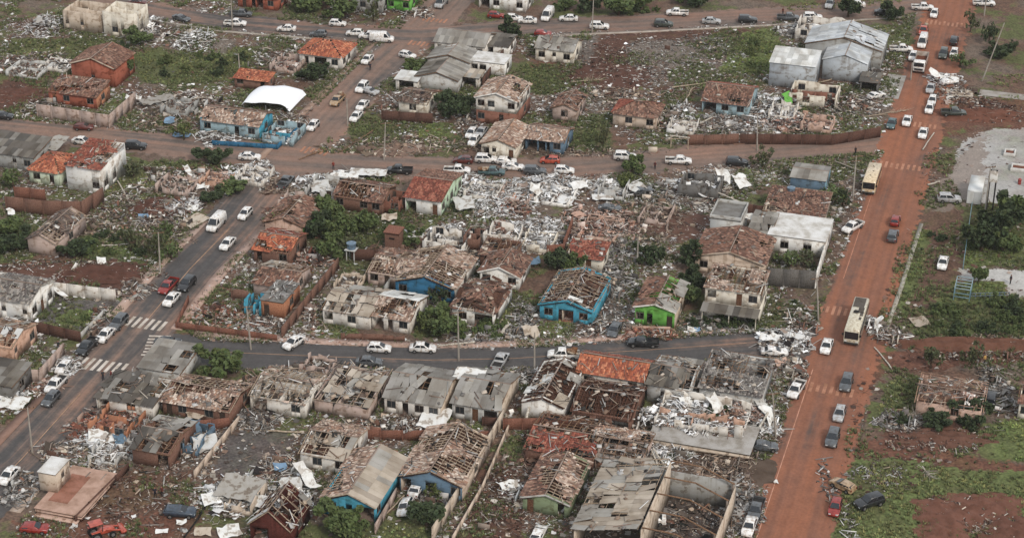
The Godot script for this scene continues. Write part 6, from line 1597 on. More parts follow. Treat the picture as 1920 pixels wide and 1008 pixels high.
	{"n":"shed","a":[18.58,59.53],"yaw":-0.3,"w":2.2,"d":5,"h":2.4,"col":"offwhite","roof":"flat","rise":0,"cover":[["tile",0,"brown"]],"label":"narrow white annexe between orange roof and grey house","cat":"shed","front":".","slab":"slab","rooms":0},
	{"n":"ruined_house","a":[60.95,66.14],"yaw":-0.3,"w":9.67,"d":8.5,"h":2.5,"col":"pink","roof":"gx","rise":0.5,"cover":[["tile",0.05,"pink",1.5],["tile",0.05,"pink",1.5]],"label":"roofless pink house with inner rooms open beside the grass","cat":"house","ruin":0.2,"inner":300,"beam":"salmon","ipal":"pink","front":"...w..","icol":"salmon","floor":"pinkfloor"},
	{"n":"house","a":[76.22,67.04],"yaw":-0.3,"w":4.08,"d":6,"h":3,"col":"cream","roof":"gx","rise":1.2,"cover":[["tile",0.9,"brown"],["tile",0.9,"brown"]],"label":"cream house cut by the edge, beside a dark parked car","cat":"house","front":"w.","rooms":0},
	{"n":"ruined_house","a":[-9.05,-8.58],"yaw":-0.3,"w":5.99,"d":6,"h":1.6,"col":"offwhite","roof":"none","rise":0,"cover":[["tile",0,"brown"]],"label":"low white wall stubs beside the pale rubble and red tile roof","cat":"house","ruin":0.7,"inner":220,"ipal":"white","front":"d.w"},
	{"n":"ruined_house","a":[-2.94,-7.24],"yaw":-0.3,"w":6.15,"d":6,"h":1.4,"col":"pinkgrey","roof":"none","rise":0,"cover":[["tile",0,"brown"]],"label":"broken pinkish wall stubs in the great white heap","cat":"house","ruin":0.7,"inner":240,"ipal":"white","front":"d.w","icol":"salmon"},
	{"n":"ruined_house","a":[3.91,-6.35],"yaw":-0.3,"w":6.71,"d":6.5,"h":1.5,"col":"white","roof":"none","rise":0,"cover":[["tile",0,"brown"]],"label":"broken white wall stubs at the foot of the great white heap","cat":"house","ruin":0.7,"inner":240,"ipal":"white","front":"d.w"},
	{"n":"ruined_house","a":[-5.16,10.69],"yaw":-0.3,"w":5.6,"d":6,"h":2.6,"col":"offwhite","roof":"none","rise":0,"cover":[["tile",0,"brown"]],"label":"tall white wall remnants above the brick outhouse","cat":"house","ruin":0.6,"inner":200,"ipal":"white","front":"d.w"},
	{"n":"ruined_house","a":[1.12,12.32],"yaw":-0.3,"w":5.45,"d":6.5,"h":1.6,"col":"cream","roof":"none","rise":0,"cover":[["tile",0,"brown"]],"label":"cream wall stubs among white rubble beside the brick pier wall","cat":"house","ruin":0.7,"inner":220,"ipal":"white","front":"d.w"},
	{"n":"ruined_house","a":[11.52,8.23],"yaw":-0.3,"w":6.63,"d":8,"h":1.5,"col":"pink","roof":"none","rise":0,"cover":[["tile",0,"brown"]],"label":"pink brick room stubs inside the pink heap","cat":"house","ruin":0.7,"inner":260,"ipal":"pink","front":"d.w","icol":"brickr"},
	{"n":"ruined_house","a":[15.74,-8.58],"yaw":-0.3,"w":4.87,"d":5.5,"h":2.2,"col":"lgrey","roof":"none","rise":0,"cover":[["tile",0,"brown"]],"label":"grey wall stubs under the collapsed white roof","cat":"house","ruin":0.7,"inner":160,"ipal":"white","front":"d.w"},
	{"n":"ruined_house","a":[-51.93,-14.74],"yaw":-0.3,"w":5.63,"d":6,"h":2.0,"col":"offwhite","roof":"none","rise":0,"cover":[["tile",0,"brown"]],"label":"pale wall stubs at the corner of diagonal and middle street","cat":"house","ruin":0.7,"inner":180,"ipal":"white","front":"d.w"},
	{"n":"ruined_house","a":[-58.55,-13.58],"yaw":-0.3,"w":5.21,"d":5,"h":1.6,"col":"salmon","roof":"none","rise":0,"cover":[["tile",0,"brown"]],"label":"low salmon wall stubs on a tiled floor near the van","cat":"house","ruin":0.7,"inner":120,"ipal":"pink","front":"d.w","floor":"pinkfloor"},
	{"n":"ruined_house","a":[-66.28,-10.84],"yaw":-0.3,"w":6.51,"d":6,"h":1.8,"col":"pinkgrey","roof":"none","rise":0,"cover":[["tile",0,"brown"]],"label":"low wall stubs on the brown rubble above the van","cat":"house","ruin":0.7,"inner":160,"ipal":"mixed","front":"d.w"},
	{"n":"ruined_house","a":[-106.81,-67.61],"yaw":-0.3,"w":7.56,"d":7,"h":1.3,"col":"lgrey","roof":"none","rise":0,"cover":[["tile",0,"brown"]],"label":"grey wall stubs beside the red house","cat":"house","ruin":0.7,"inner":200,"ipal":"mixed","front":"d.w"},
	{"n":"ruined_house","a":[-100.69,-70.56],"yaw":-0.3,"w":6.56,"d":6,"h":1.2,"col":"offwhite","roof":"none","rise":0,"cover":[["tile",0,"brown"]],"label":"white wall stubs touching the tall red house plot","cat":"house","ruin":0.7,"inner":160,"ipal":"white","front":"d.w"},
	{"n":"ruined_house","a":[-70.99,-47.13],"yaw":-0.3,"w":5.89,"d":6,"h":2.0,"col":"grey","roof":"none","rise":0,"cover":[["tile",0,"brown"]],"label":"grey wall stubs in the tangle below the green field","cat":"house","ruin":0.7,"inner":200,"ipal":"mixed","front":"d.w"},
	{"n":"ruined_house","a":[-51.38,-69.67],"yaw":-0.3,"w":5.73,"d":7,"h":1.8,"col":"pinkgrey","roof":"none","rise":0,"cover":[["tile",0,"brown"]],"label":"brownish wall stubs beside the orange roof house","cat":"house","ruin":0.7,"inner":180,"ipal":"brickp","front":"d.w"},
	{"n":"ruined_house","a":[51.42,-45.26],"yaw":-0.3,"w":5.18,"d":6,"h":2.2,"col":"offwhite","roof":"none","rise":0,"cover":[["tile",0,"brown"]],"label":"white wall stubs in the rubble below the white sloping roof","cat":"house","ruin":0.7,"inner":220,"ipal":"white","front":"d.w"},
	{"n":"ruined_house","a":[57.03,-38.96],"yaw":-0.3,"w":6.14,"d":5,"h":2.0,"col":"pink","roof":"none","rise":0,"cover":[["tile",0,"brown"]],"label":"pink wall stubs just above the dark retaining wall","cat":"house","ruin":0.7,"inner":200,"ipal":"pink","front":"d.w"},
	{"n":"ruined_house","a":[22.54,1.93],"yaw":-0.3,"w":5.41,"d":7,"h":1.6,"col":"pinkgrey","roof":"none","rise":0,"cover":[["tile",0,"brown"]],"label":"low wall stubs on the brown wood strewn soil","cat":"house","ruin":0.7,"inner":160,"ipal":"wood","front":"d.w"},
	{"n":"ruined_house","a":[30.56,-37.93],"yaw":-0.3,"w":5.38,"d":5,"h":1.8,"col":"offwhite","roof":"none","rise":0,"cover":[["tile",0,"brown"]],"label":"white wall stubs by the timber frame at the middle street","cat":"house","ruin":0.7,"inner":140,"ipal":"white","front":"d.w"},
	{"n":"ruined_house","a":[-42.76,-3.48],"yaw":-0.3,"w":4.82,"d":5,"h":2.0,"col":"pinkgrey","roof":"none","rise":0,"cover":[["tile",0,"brown"]],"label":"wall stubs above the pink gabled house","cat":"house","ruin":0.7,"inner":140,"ipal":"wood","front":"d.w"},
	{"n":"ruined_house","a":[-49.21,76.66],"yaw":-0.3,"w":3.59,"d":6,"h":2.2,"col":"steel","roof":"none","rise":0,"cover":[["tile",0,"brown"]],"label":"blue grey wall stubs beside the tan wall","cat":"house","ruin":0.7,"inner":160,"ipal":"mixed","front":"d.w"},
	{"n":"ruined_house","a":[-61.63,79.19],"yaw":-0.3,"w":4.29,"d":6,"h":2.0,"col":"lgrey","roof":"none","rise":0,"cover":[["tile",0,"brown"]],"label":"grey wall stubs above the tank platform","cat":"house","ruin":0.7,"inner":160,"ipal":"white","front":"d.w"},
	{"n":"ruined_house","a":[-40.27,91.53],"yaw":-0.3,"w":4.05,"d":6,"h":2.2,"col":"beige","roof":"none","rise":0,"cover":[["tile",0,"brown"]],"label":"beige wall stubs under the broad grey roof sheet","cat":"house","ruin":0.7,"inner":160,"ipal":"white","front":"d.w"},
	{"n":"ruined_house","a":[11.79,74.52],"yaw":-0.3,"w":5.67,"d":6,"h":2.0,"col":"offwhite","roof":"none","rise":0,"cover":[["tile",0,"brown"]],"label":"white wall stubs below the rafter lattice house","cat":"house","ruin":0.7,"inner":180,"ipal":"mixed","front":"d.w"},
	{"n":"ruined_house","a":[-33.33,54.76],"yaw":-0.3,"w":4.48,"d":5,"h":2.2,"col":"pinkgrey","roof":"none","rise":0,"cover":[["tile",0,"brown"]],"label":"pinkish wall stubs beside the lower street","cat":"house","ruin":0.7,"inner":120,"ipal":"mixed","front":"d.w"},
	{"n":"ruined_house","a":[-30.13,26.94],"yaw":-0.3,"w":4.14,"d":5,"h":1.6,"col":"beige","roof":"none","rise":0,"cover":[["tile",0,"brown"]],"label":"beige wall stubs behind the pale bungalow","cat":"house","ruin":0.7,"inner":80,"ipal":"mixed","front":"d.w"},
]
const WALLS := [
	[[-58.47,-32.33,-45.57,-30.33,-41.76,-40.52],1.0,"blue","plaster","low blue wall around the pale blue house and cyan shell",0.1],
	[[-95.5,-46.06,-79.92,-40.52,-76.63,-52.56],2.8,"pinkgrey","plaster","long pinkish yard wall in front of the red house",0.05],
	[[-6.0,-61.82,0.7,-87.16],2.0,"brickd","brick","dark brick wall beside the grey roofed houses",0.1],
	[[-26.08,-44.2,-15.76,-42.61],2.2,"brickd","brick","dark red brick wall below the collapsed small house",0.1],
	[[44.58,-32.83,62.43,-32.33,72.62,-36.13],2.2,"brickd","brick","long dark retaining wall above the middle street",0.08],
	[[34.33,-32.33,44.37,-32.83],2.2,"brick","brick","red brick wall panels beside the dark retaining wall",0.25],
	[[-92.08,-3.26,-84.91,-1.52,-77.77,-1.08,-74.93,-7.24],3.0,"brick","brick","tall brick yard wall below the tilted white house",0.05],
	[[-91.7,-8.58,-85.72,-7.24],2.4,"brickr","brick","red brick side wall beside the pale house with orange tiles",0.05],
	[[-77.39,28.06,-66.05,30.84],2.3,"offwhite","plaster","long white plot wall beside the white house with narrow windows",0.05],
	[[-69.6,42.94,-67.11,34.84],1.0,"lgrey","plaster","low pale wall along the lawn by the crossing",0.1],
	[[-77.97,40.86,-69.34,44.31],2.0,"brickd","brick","dark brick wall behind the salmon house",0.1],
	[[-77.27,56.52,-73.29,56.52,-71.17,48.03],2.2,"pinkgrey","plaster","brownish wall around the small lawn of the salmon house",0.05],
	[[-54.12,30.84,-54.74,39.81,-37.79,43.97],1.2,"brickr","brick","low red brick wall around the open building plot",0.1],
	[[-37.04,42.94,-29.78,18.69],2.1,"brick","brick","brick wall running diagonally past the orange room",0.08],
	[[-46.96,29.73,-44.04,30.29],2.0,"brick","brick","brick wall piece standing on the red plot",0.2],
	[[-21.29,28.99,-17.77,15.93],2.0,"grey","plaster","grey wall beside the deep blue house",0.05],
	[[-27.77,15.93,-19.86,16.72],2.2,"brickd","brick","dark brick wall behind the trees",0.2],
	[[9.16,12.32,11.0,2.99],2.4,"brickr","brick","brick pier wall between heaps of white rubble",0.25],
	[[6.14,13.93,9.32,13.13],2.0,"brickr","brick","orange brick wall piece below the white rubble",0.2],
	[[41.15,-1.95,46.32,-0.65],2.2,"brickd","brick","dark wall behind the concrete box",0.05],
	[[43.19,25.24,51.16,26.37],3.4,"dgrey","brick","tall grey block wall closing the yard by the red road",0.05],
	[[51.4,26.0,56.2,8.64],3.0,"white","plaster","white yard wall along the red road",0.1],
	[[-1.27,70.31,10.04,70.01],2.0,"brickr","brick","brick wall panels behind the flattened tile house",0.1],
	[[-22.75,72.93,-3.15,73.51],1.8,"brickr","brick","long red brick wall behind the light blue house",0.15],
	[[-10.79,98.47,-6.24,85.21,-1.12,67.94],2.4,"beige","plaster","long beige wall climbing past the big timber roof",0.05],
	[[-8.02,98.47,-4.17,86.28,-0.16,69.13],1.0,"tan","plaster","low tan wall running beside the long beige wall",0.1],
	[[-60.44,94.09,-55.3,80.85],1.2,"brickd","brick","low dark wall below the tank platform",0.08],
	[[-45.5,83.04,-40.86,68.23],1.3,"tan","plaster","tan wall beside the dark yard",0.1],
	[[-50.03,71.19,-42.12,69.72],1.8,"brickr","brick","brick wall enclosing the yard of the long brick house",0.1],
	[[-18.71,96.6,-16.24,87.61],1.6,"pinkgrey","plaster","wall between the light blue house and the parked wrecks",0.1],
	[[19.62,40.16,25.84,40.51],0.7,"pink","plaster","low pink front wall of the lime green house",0.1],
	[[18.28,42.59,26.04,42.59],0.5,"brick","brick","brick garden wall below the lime green house",0.4],
	[[-27.54,43.28,-17.18,43.97],1.2,"brick","brick","brick garden wall below the small white houses",0.3],
	[[-4.4,69.13,-1.76,69.42],1.6,"brickd","brick","dark wall in the yard of the grey roofed houses",0.15],
]
const HEAPS := [
	[-104.34,-96.23,3.82,5.58,260,"white",2.2,"white twisted sheets heaped beside the beige ruin"],
	[-80.74,-95.57,2.62,4.56,160,"white",1.6,"white rubble at the corner of the tall cream ruin"],
	[-69.66,-87.16,3.51,5.48,260,"white",1.6,"white heap beside the tan slab"],
	[-76.75,-91.33,4.72,4.02,160,"mixed",0.8,"mixed rubble between cream ruin and white heap"],
	[-102.72,-74.76,7.99,4.86,420,"mixed",0.9,"grey ruins spread beside the red house"],
	[-94.68,-49.83,4.33,4.14,220,"mixed",0.8,"broken pale rubble at the red house yard"],
	[-67.29,-51.19,6.51,6.0,420,"mixed",1.2,"tangle of wall pieces and sheets below the green field"],
	[-70.57,-44.46,6.42,4.1,240,"wood",0.6,"splintered wood along the street by the pale blue house"],
	[-58.21,-35.88,3.57,3.12,220,"white",0.8,"white wall pieces in front of the pale blue house"],
	[-44.65,-41.82,3.19,4.98,220,"mixed",0.8,"rubble inside the cyan ruin"],
	[-50.31,-75.67,5.15,6.81,360,"mixed",0.8,"brick and plaster rubble beside the orange roof house"],
	[-32.84,-106.32,7.3,2.59,160,"grey",0.6,"grey rubble at the upper street"],
	[-21.82,-104.61,3.64,3.1,120,"mixed",0.5,"rubble below the green house"],
	[-23.81,-49.83,3.25,4.6,160,"mixed",0.8,"rubble beside the small cream house"],
	[-8.48,-40.52,2.12,6.77,140,"mixed",0.7,"rubble in the alley beside the two storey house"],
	[-20.77,-31.58,12.46,3.54,420,"wood",0.5,"wood scattered along the middle street"],
	[21.66,-74.15,10.26,9.7,800,"soilp",0.4,"clods and litter on the bare brown plot"],
	[38.22,-81.81,9.26,7.39,600,"grey",0.4,"pale litter on the upper bare plot"],
	[20.81,-55.33,9.86,4.19,360,"wood",0.5,"wood and branches below the bare plot"],
	[31.01,-44.46,4.28,5.92,280,"mixed",0.6,"broken roof pieces beside the tan house"],
	[34.42,-47.13,2.15,5.95,160,"white",0.9,"white rubble beside the wide brown roof"],
	[53.02,-49.83,5.41,6.91,520,"white",1.2,"white rubble sheet below the warehouse"],
	[57.5,-42.61,6.39,3.63,420,"pink",0.9,"pinkish rubble above the dark retaining wall"],
	[66.2,-51.19,4.34,5.08,280,"mixed",0.8,"rubble beside the roofless cream house"],
	[71.84,-52.56,3.27,4.63,160,"mixed",0.6,"rubble by the driveway of the warehouse"],
	[74.86,-68.2,2.7,5.27,160,"white",1.0,"white sheets in the warehouse yard"],
	[67.74,-94.58,7.13,4.05,320,"white",1.0,"white rubble behind the warehouses"],
	[61.52,-92.3,2.13,2.52,90,"grey",0.6,"grey rubble at the corner of the grass plot"],
	[45.98,-44.46,6.42,5.46,320,"grey",0.5,"grey litter before the wide brown roof"],
	[38.05,-39.22,7.4,3.15,300,"mixed",0.5,"mixed litter along the middle street"],
	[14.46,-29.09,11.36,2.2,300,"wood",0.4,"wood litter beside the middle street"],
	[91.45,-58.13,4.41,3.28,160,"mixed",0.8,"rubble beside the leaning pole"],
	[91.18,-65.28,3.36,2.38,120,"white",1.0,"white wreckage at the side of the red road"],
	[95.51,-51.19,5.43,3.69,220,"soilp",0.5,"red clods and wood beside the road"],
	[-63.08,-15.9,6.01,5.11,420,"mixed",0.8,"mixed rubble above the white van"],
	[-49.48,-19.41,4.04,4.3,360,"white",0.8,"pale broken walls at the street corner"],
	[-56.73,-17.06,2.41,2.99,220,"pink",0.5,"pink wall pieces on a tiled floor"],
	[-63.0,-2.39,4.85,5.36,460,"mixed",0.7,"rubble and white pieces beside the brown soil"],
	[-59.6,-5.68,2.93,2.49,200,"white",0.5,"white panels and crumbs near the van"],
	[-71.43,-3.48,2.92,8.27,240,"mixed",0.6,"wood and branches below the tilted white house"],
	[-77.47,2.99,4.78,4.07,260,"wood",0.8,"dark broken boards around the low pink house"],
	[-65.47,6.15,7.59,4.44,360,"wood",0.4,"wood litter on the green plot"],
	[-79.12,18.3,8.28,1.96,300,"mixed",0.4,"litter strip along the brown soil"],
	[-63.86,26.94,2.7,2.68,160,"mixed",0.5,"rubble beside the pavement"],
	[-67.69,37.87,1.4,4.83,120,"mixed",0.6,"rubble between low wall and parked cars"],
	[-80.96,39.11,3.48,2.59,200,"white",1.2,"white timbers heaped over the salmon house"],
	[-70.48,52.33,2.18,2.5,160,"white",0.8,"white bent metal beside the crossing"],
	[-73.49,57.95,3.3,2.11,160,"pink",0.4,"pale rubble on the corner plot"],
	[-76.91,61.09,2.13,2.09,120,"white",0.8,"white sheets beside the dark shed"],
	[-35.95,-14.74,4.99,2.97,320,"white",0.9,"white rubble at the corner of the middle street"],
	[-30.21,-18.23,5.03,1.71,200,"white",0.6,"white sheets along the middle street"],
	[-43.82,-13.58,2.99,2.97,220,"wood",0.5,"wood and rubble beside the muddy corner"],
	[-40.6,-1.3,3.87,3.29,220,"brown",0.8,"fallen tiles beside the pink gabled house"],
	[-7.97,-13.58,3.98,4.66,420,"white",0.9,"pale rubble beside the red tile roof"],
	[3.97,-11.75,6.44,5.06,1100,"white",1.4,"great white heap of burst walls and sheets"],
	[7.99,-14.74,4.99,2.97,420,"white",1.0,"white rubble along the middle street"],
	[-2.93,-5.68,3.91,4.57,520,"white",1.0,"white and grey rubble below the street"],
	[0.0,-4.58,2.92,2.9,220,"brickp",1.0,"pink brick heap inside the white rubble"],
	[18.87,-12.44,3.58,3.38,420,"white",1.2,"white collapsed roof beside the green bush"],
	[25.19,-10.16,4.94,4.2,360,"grey",0.7,"grey heap of branches and metal"],
	[16.3,1.93,5.95,6.12,1000,"pink",1.2,"pink heap of broken brick walls"],
	[3.8,6.15,5.69,5.25,900,"white",1.0,"white heap of broken walls above the brick piers"],
	[-1.9,6.15,2.85,4.44,360,"pink",0.8,"pinkish rubble beside white walls"],
	[26.03,-0.22,4.82,8.2,620,"wood",0.6,"brown wood and branches strewn on bare soil"],
	[35.95,-14.74,4.99,2.97,420,"white",1.0,"white sheets over the grey block walls"],
	[36.15,-5.68,3.91,2.49,220,"mixed",0.5,"rubble below the grey block walls"],
	[17.75,12.32,5.61,4.37,520,"grey",0.6,"grey rubble between the pink heap and the cyan house"],
	[17.22,24.1,3.26,5.78,520,"grey",0.8,"grey rubble beside the cyan house"],
	[-11.39,6.15,3.8,2.83,320,"white",0.8,"white sheets on the roofless walls"],
	[-11.15,14.33,5.58,2.77,300,"mixed",0.7,"broken boards above the deep blue house"],
	[-20.55,12.32,3.74,2.78,220,"brown",0.7,"broken tiles beside the brick block"],
	[-36.06,16.33,3.7,3.15,240,"brickp",0.7,"brick rubble beside the orange tile house"],
	[-40.07,22.19,3.28,2.33,220,"brown",0.7,"fallen tiles over the pinkish house"],
	[-47.39,36.1,5.27,3.36,320,"brickp",0.5,"bricks and soil on the open plot"],
	[-40.08,38.76,2.61,2.6,200,"mixed",0.6,"rubble below the orange room"],
	[-32.71,33.4,2.12,4.51,180,"mixed",0.6,"rubble along the brick diagonal wall"],
	[2.19,36.99,2.28,5.59,300,"grey",0.5,"grey rubble beside the cyan house front"],
	[-5.19,41.38,6.06,2.21,260,"grey",0.5,"branches and sheets behind the pavement"],
	[13.51,38.76,2.09,3.34,200,"mixed",0.6,"rubble beside the cyan house corner"],
	[22.06,41.38,3.81,1.84,260,"brickp",0.6,"bricks fallen below the lime green house"],
	[34.01,38.4,5.23,2.6,300,"grey",0.5,"grey branches and rubble below the two storey house"],
	[43.81,43.97,3.95,3.29,420,"white",1.4,"white twisted metal at the end of the lower street"],
	[47.28,36.99,2.63,3.73,200,"mixed",0.6,"rubble beside the red road"],
	[43.63,52.33,2.52,3.57,240,"mixed",0.7,"broken wall pieces by the road corner"],
	[59.19,39.11,1.22,2.59,90,"white",1.2,"white torn panel beside the bus"],
	[61.28,42.25,2.59,2.57,160,"mixed",0.5,"rubble beside the ditch"],
	[76.45,43.97,6.87,1.83,260,"wood",0.4,"branches along the red bank"],
	[74.97,58.74,1.98,7.01,260,"grey",0.5,"grey rubble beside the roofless pink house"],
	[58.54,67.94,3.21,2.39,200,"grey",0.5,"grey rubble beside the dark bushes"],
	[45.17,84.26,0.92,4.87,90,"grey",0.1,"pale gravel and litter by the road edge"],
	[46.6,94.09,0.89,4.72,70,"grey",0.1,"pale litter along the track"],
	[52.22,82.22,3.84,2.29,90,"grey",0.1,"grey ash and litter on the grass"],
	[-37.98,57.95,4.13,2.81,420,"beige",0.7,"beige tiles fallen over the white walled ruin"],
	[-26.6,55.56,4.99,2.83,420,"grey",0.8,"slipped sheets below the lower street"],
	[-33.41,53.95,4.18,2.13,240,"mixed",0.6,"rubble along the south edge of the lower street"],
	[3.33,54.76,4.17,2.13,300,"grey",0.6,"broken sheets along the street edge"],
	[27.19,68.07,6.05,4.47,900,"white",1.6,"white heap burst from the terrace house",1.5],
	[32.79,68.07,3.23,3.44,360,"pink",1.4,"orange and pink wall pieces on the terrace",1.5],
	[37.69,67.94,2.41,3.75,320,"white",1.4,"white twisted panels by the red road"],
	[22.7,75.95,3.13,2.67,360,"white",1.0,"white rubble below the terrace"],
	[29.88,74.52,5.5,1.67,320,"white",0.6,"pale boards along the terrace wall"],
	[13.57,69.42,4.79,2.72,360,"wood",0.9,"dark broken timbers below the rafter lattice"],
	[9.41,75.23,7.06,4.34,900,"brown",0.9,"wide spread of broken tiles"],
	[16.33,78.07,3.89,3.64,520,"mixed",1.0,"mixed wreckage above the open hall"],
	[30.85,80.85,3.86,4.27,620,"wood",0.7,"dark branches beside the open hall"],
	[32.34,88.92,2.26,6.4,420,"grey",0.5,"grey rubble between hall and red road"],
	[-0.76,83.59,3.06,4.88,240,"soilp",0.4,"litter on the brown yard"],
	[-1.49,91.53,4.47,6.35,360,"soilp",0.4,"litter and stones on the red yard"],
	[-60.68,69.42,4.79,4.42,560,"brickp",0.8,"orange brick rubble at the diagonal street"],
	[-60.67,73.8,3.94,3.02,420,"white",0.8,"white sheets and beams below the orange ruin"],
	[-53.02,72.35,4.75,5.05,560,"grey",1.0,"grey sticks and sheets over the brick ruin"],
	[-46.49,73.8,3.15,4.02,420,"mixed",0.9,"blue and white wreckage beside the tan wall"],
	[-65.62,76.66,3.12,2.66,240,"mixed",0.6,"rubble at the pavement edge"],
	[-59.13,82.22,2.3,3.27,240,"mixed",0.6,"rubble on the tank platform"],
	[-69.76,86.28,1.97,3.87,200,"grey",0.5,"grey rubble between pavement and platform"],
	[-52.1,87.61,6.8,6.43,420,"soilp",0.3,"thin litter on the soil yard"],
	[-39.27,87.61,4.53,4.18,520,"white",1.2,"white crumpled roof metal in the lower yard"],
	[-30.96,87.61,2.27,4.82,420,"white",1.4,"white and grey bent sheets beside the light blue house"],
	[-33.93,80.85,2.31,3.28,240,"mixed",0.8,"coloured wreckage below the dark yard"],
	[-17.56,69.42,4.79,2.38,260,"mixed",0.6,"rubble along the long red brick wall"],
	[-38.49,67.94,3.21,2.73,240,"grey",0.8,"grey rubble beside the white walled ruin"],
	[-10.59,86.94,2.27,2.58,200,"grey",0.6,"wreckage beside the carport"],
	[0.0,86.28,1.52,2.26,90,"white",0.5,"white sheets on the brown yard"],
	[62.52,92.17,3.72,3.8,420,"soilp",0.2,"red clods on the dug soil in the green field"],
	[67.92,94.72,2.95,3.14,300,"soilp",0.2,"red clods beside the pit in the green field"],
	[62.39,73.08,6.32,2.69,420,"soilp",0.2,"red clods on the soil below the roofless pink house"],
	[74.6,48.7,7.63,1.44,300,"soilp",0.2,"clods and sticks on the red bank"],
	[-71.32,20.64,9.14,2.72,420,"soilp",0.2,"clods on the dark soil above the white plot wall"],
	[-101.06,-56.72,5.49,4.21,260,"soilp",0.2,"clods on the bare soil beside the red house"],
	[97.88,-47.13,6.45,3.66,260,"soilp",0.2,"clods on the red soil by the concrete lot"],
]
const LITTER := [
	[[-118.37,-113.28,-19.73,-113.28,-41.66,-32.83,-102.35,-43.14],2.2,"mixed"],
	[[-15.4,-92.95,92.45,-106.32,73.33,-35.37,-41.19,-27.86,-32.56,-51.19],2.4,"mixed"],
	[[-40.28,-18.23,72.5,-30.33,48.33,42.25,-5.12,46.52,-49.82,43.97,-54.89,38.76],3.4,"mixed"],
	[[-99.42,-30.33,-48.87,-22.99,-60.41,20.25,-68.28,50.69,-76.65,69.42],2.4,"mixed"],
	[[-59.57,52.33,-21.82,52.33,45.73,49.03,33.64,97.6,-68.75,97.6,-66.19,73.8],3.4,"mixed"],
	[[80.78,-30.33,102.21,-37.93,78.13,66.44,43.88,97.6,52.96,57.16],1.2,"soilp"],
	[[-15.4,-92.95,92.45,-106.32,73.33,-35.37,-41.19,-27.86,-32.56,-51.19],1.0,"white"],
	[[-40.28,-18.23,72.5,-30.33,48.33,42.25,-5.12,46.52,-49.82,43.97],2.0,"white"],
	[[-59.57,52.33,-21.82,52.33,45.73,49.03,33.64,97.6,-68.75,97.6],2.4,"wood"],
	[[-59.57,52.33,-21.82,52.33,45.73,49.03,33.64,97.6,-68.75,97.6],1.2,"white"],
	[[-40.28,-18.23,72.5,-30.33,48.33,42.25,-5.12,46.52,-49.82,43.97],2.0,"wood"],
	[[-118.37,-113.28,-19.73,-113.28,-41.66,-32.83,-102.35,-43.14],0.8,"white"],
	[[-99.42,-30.33,-48.87,-22.99,-60.41,20.25,-68.28,50.69,-76.65,69.42],0.8,"white"],
	[[42.03,36.99,50.78,36.99,45.1,53.95,33.75,96.6,32.28,96.6],1.2,"soilp"],
]
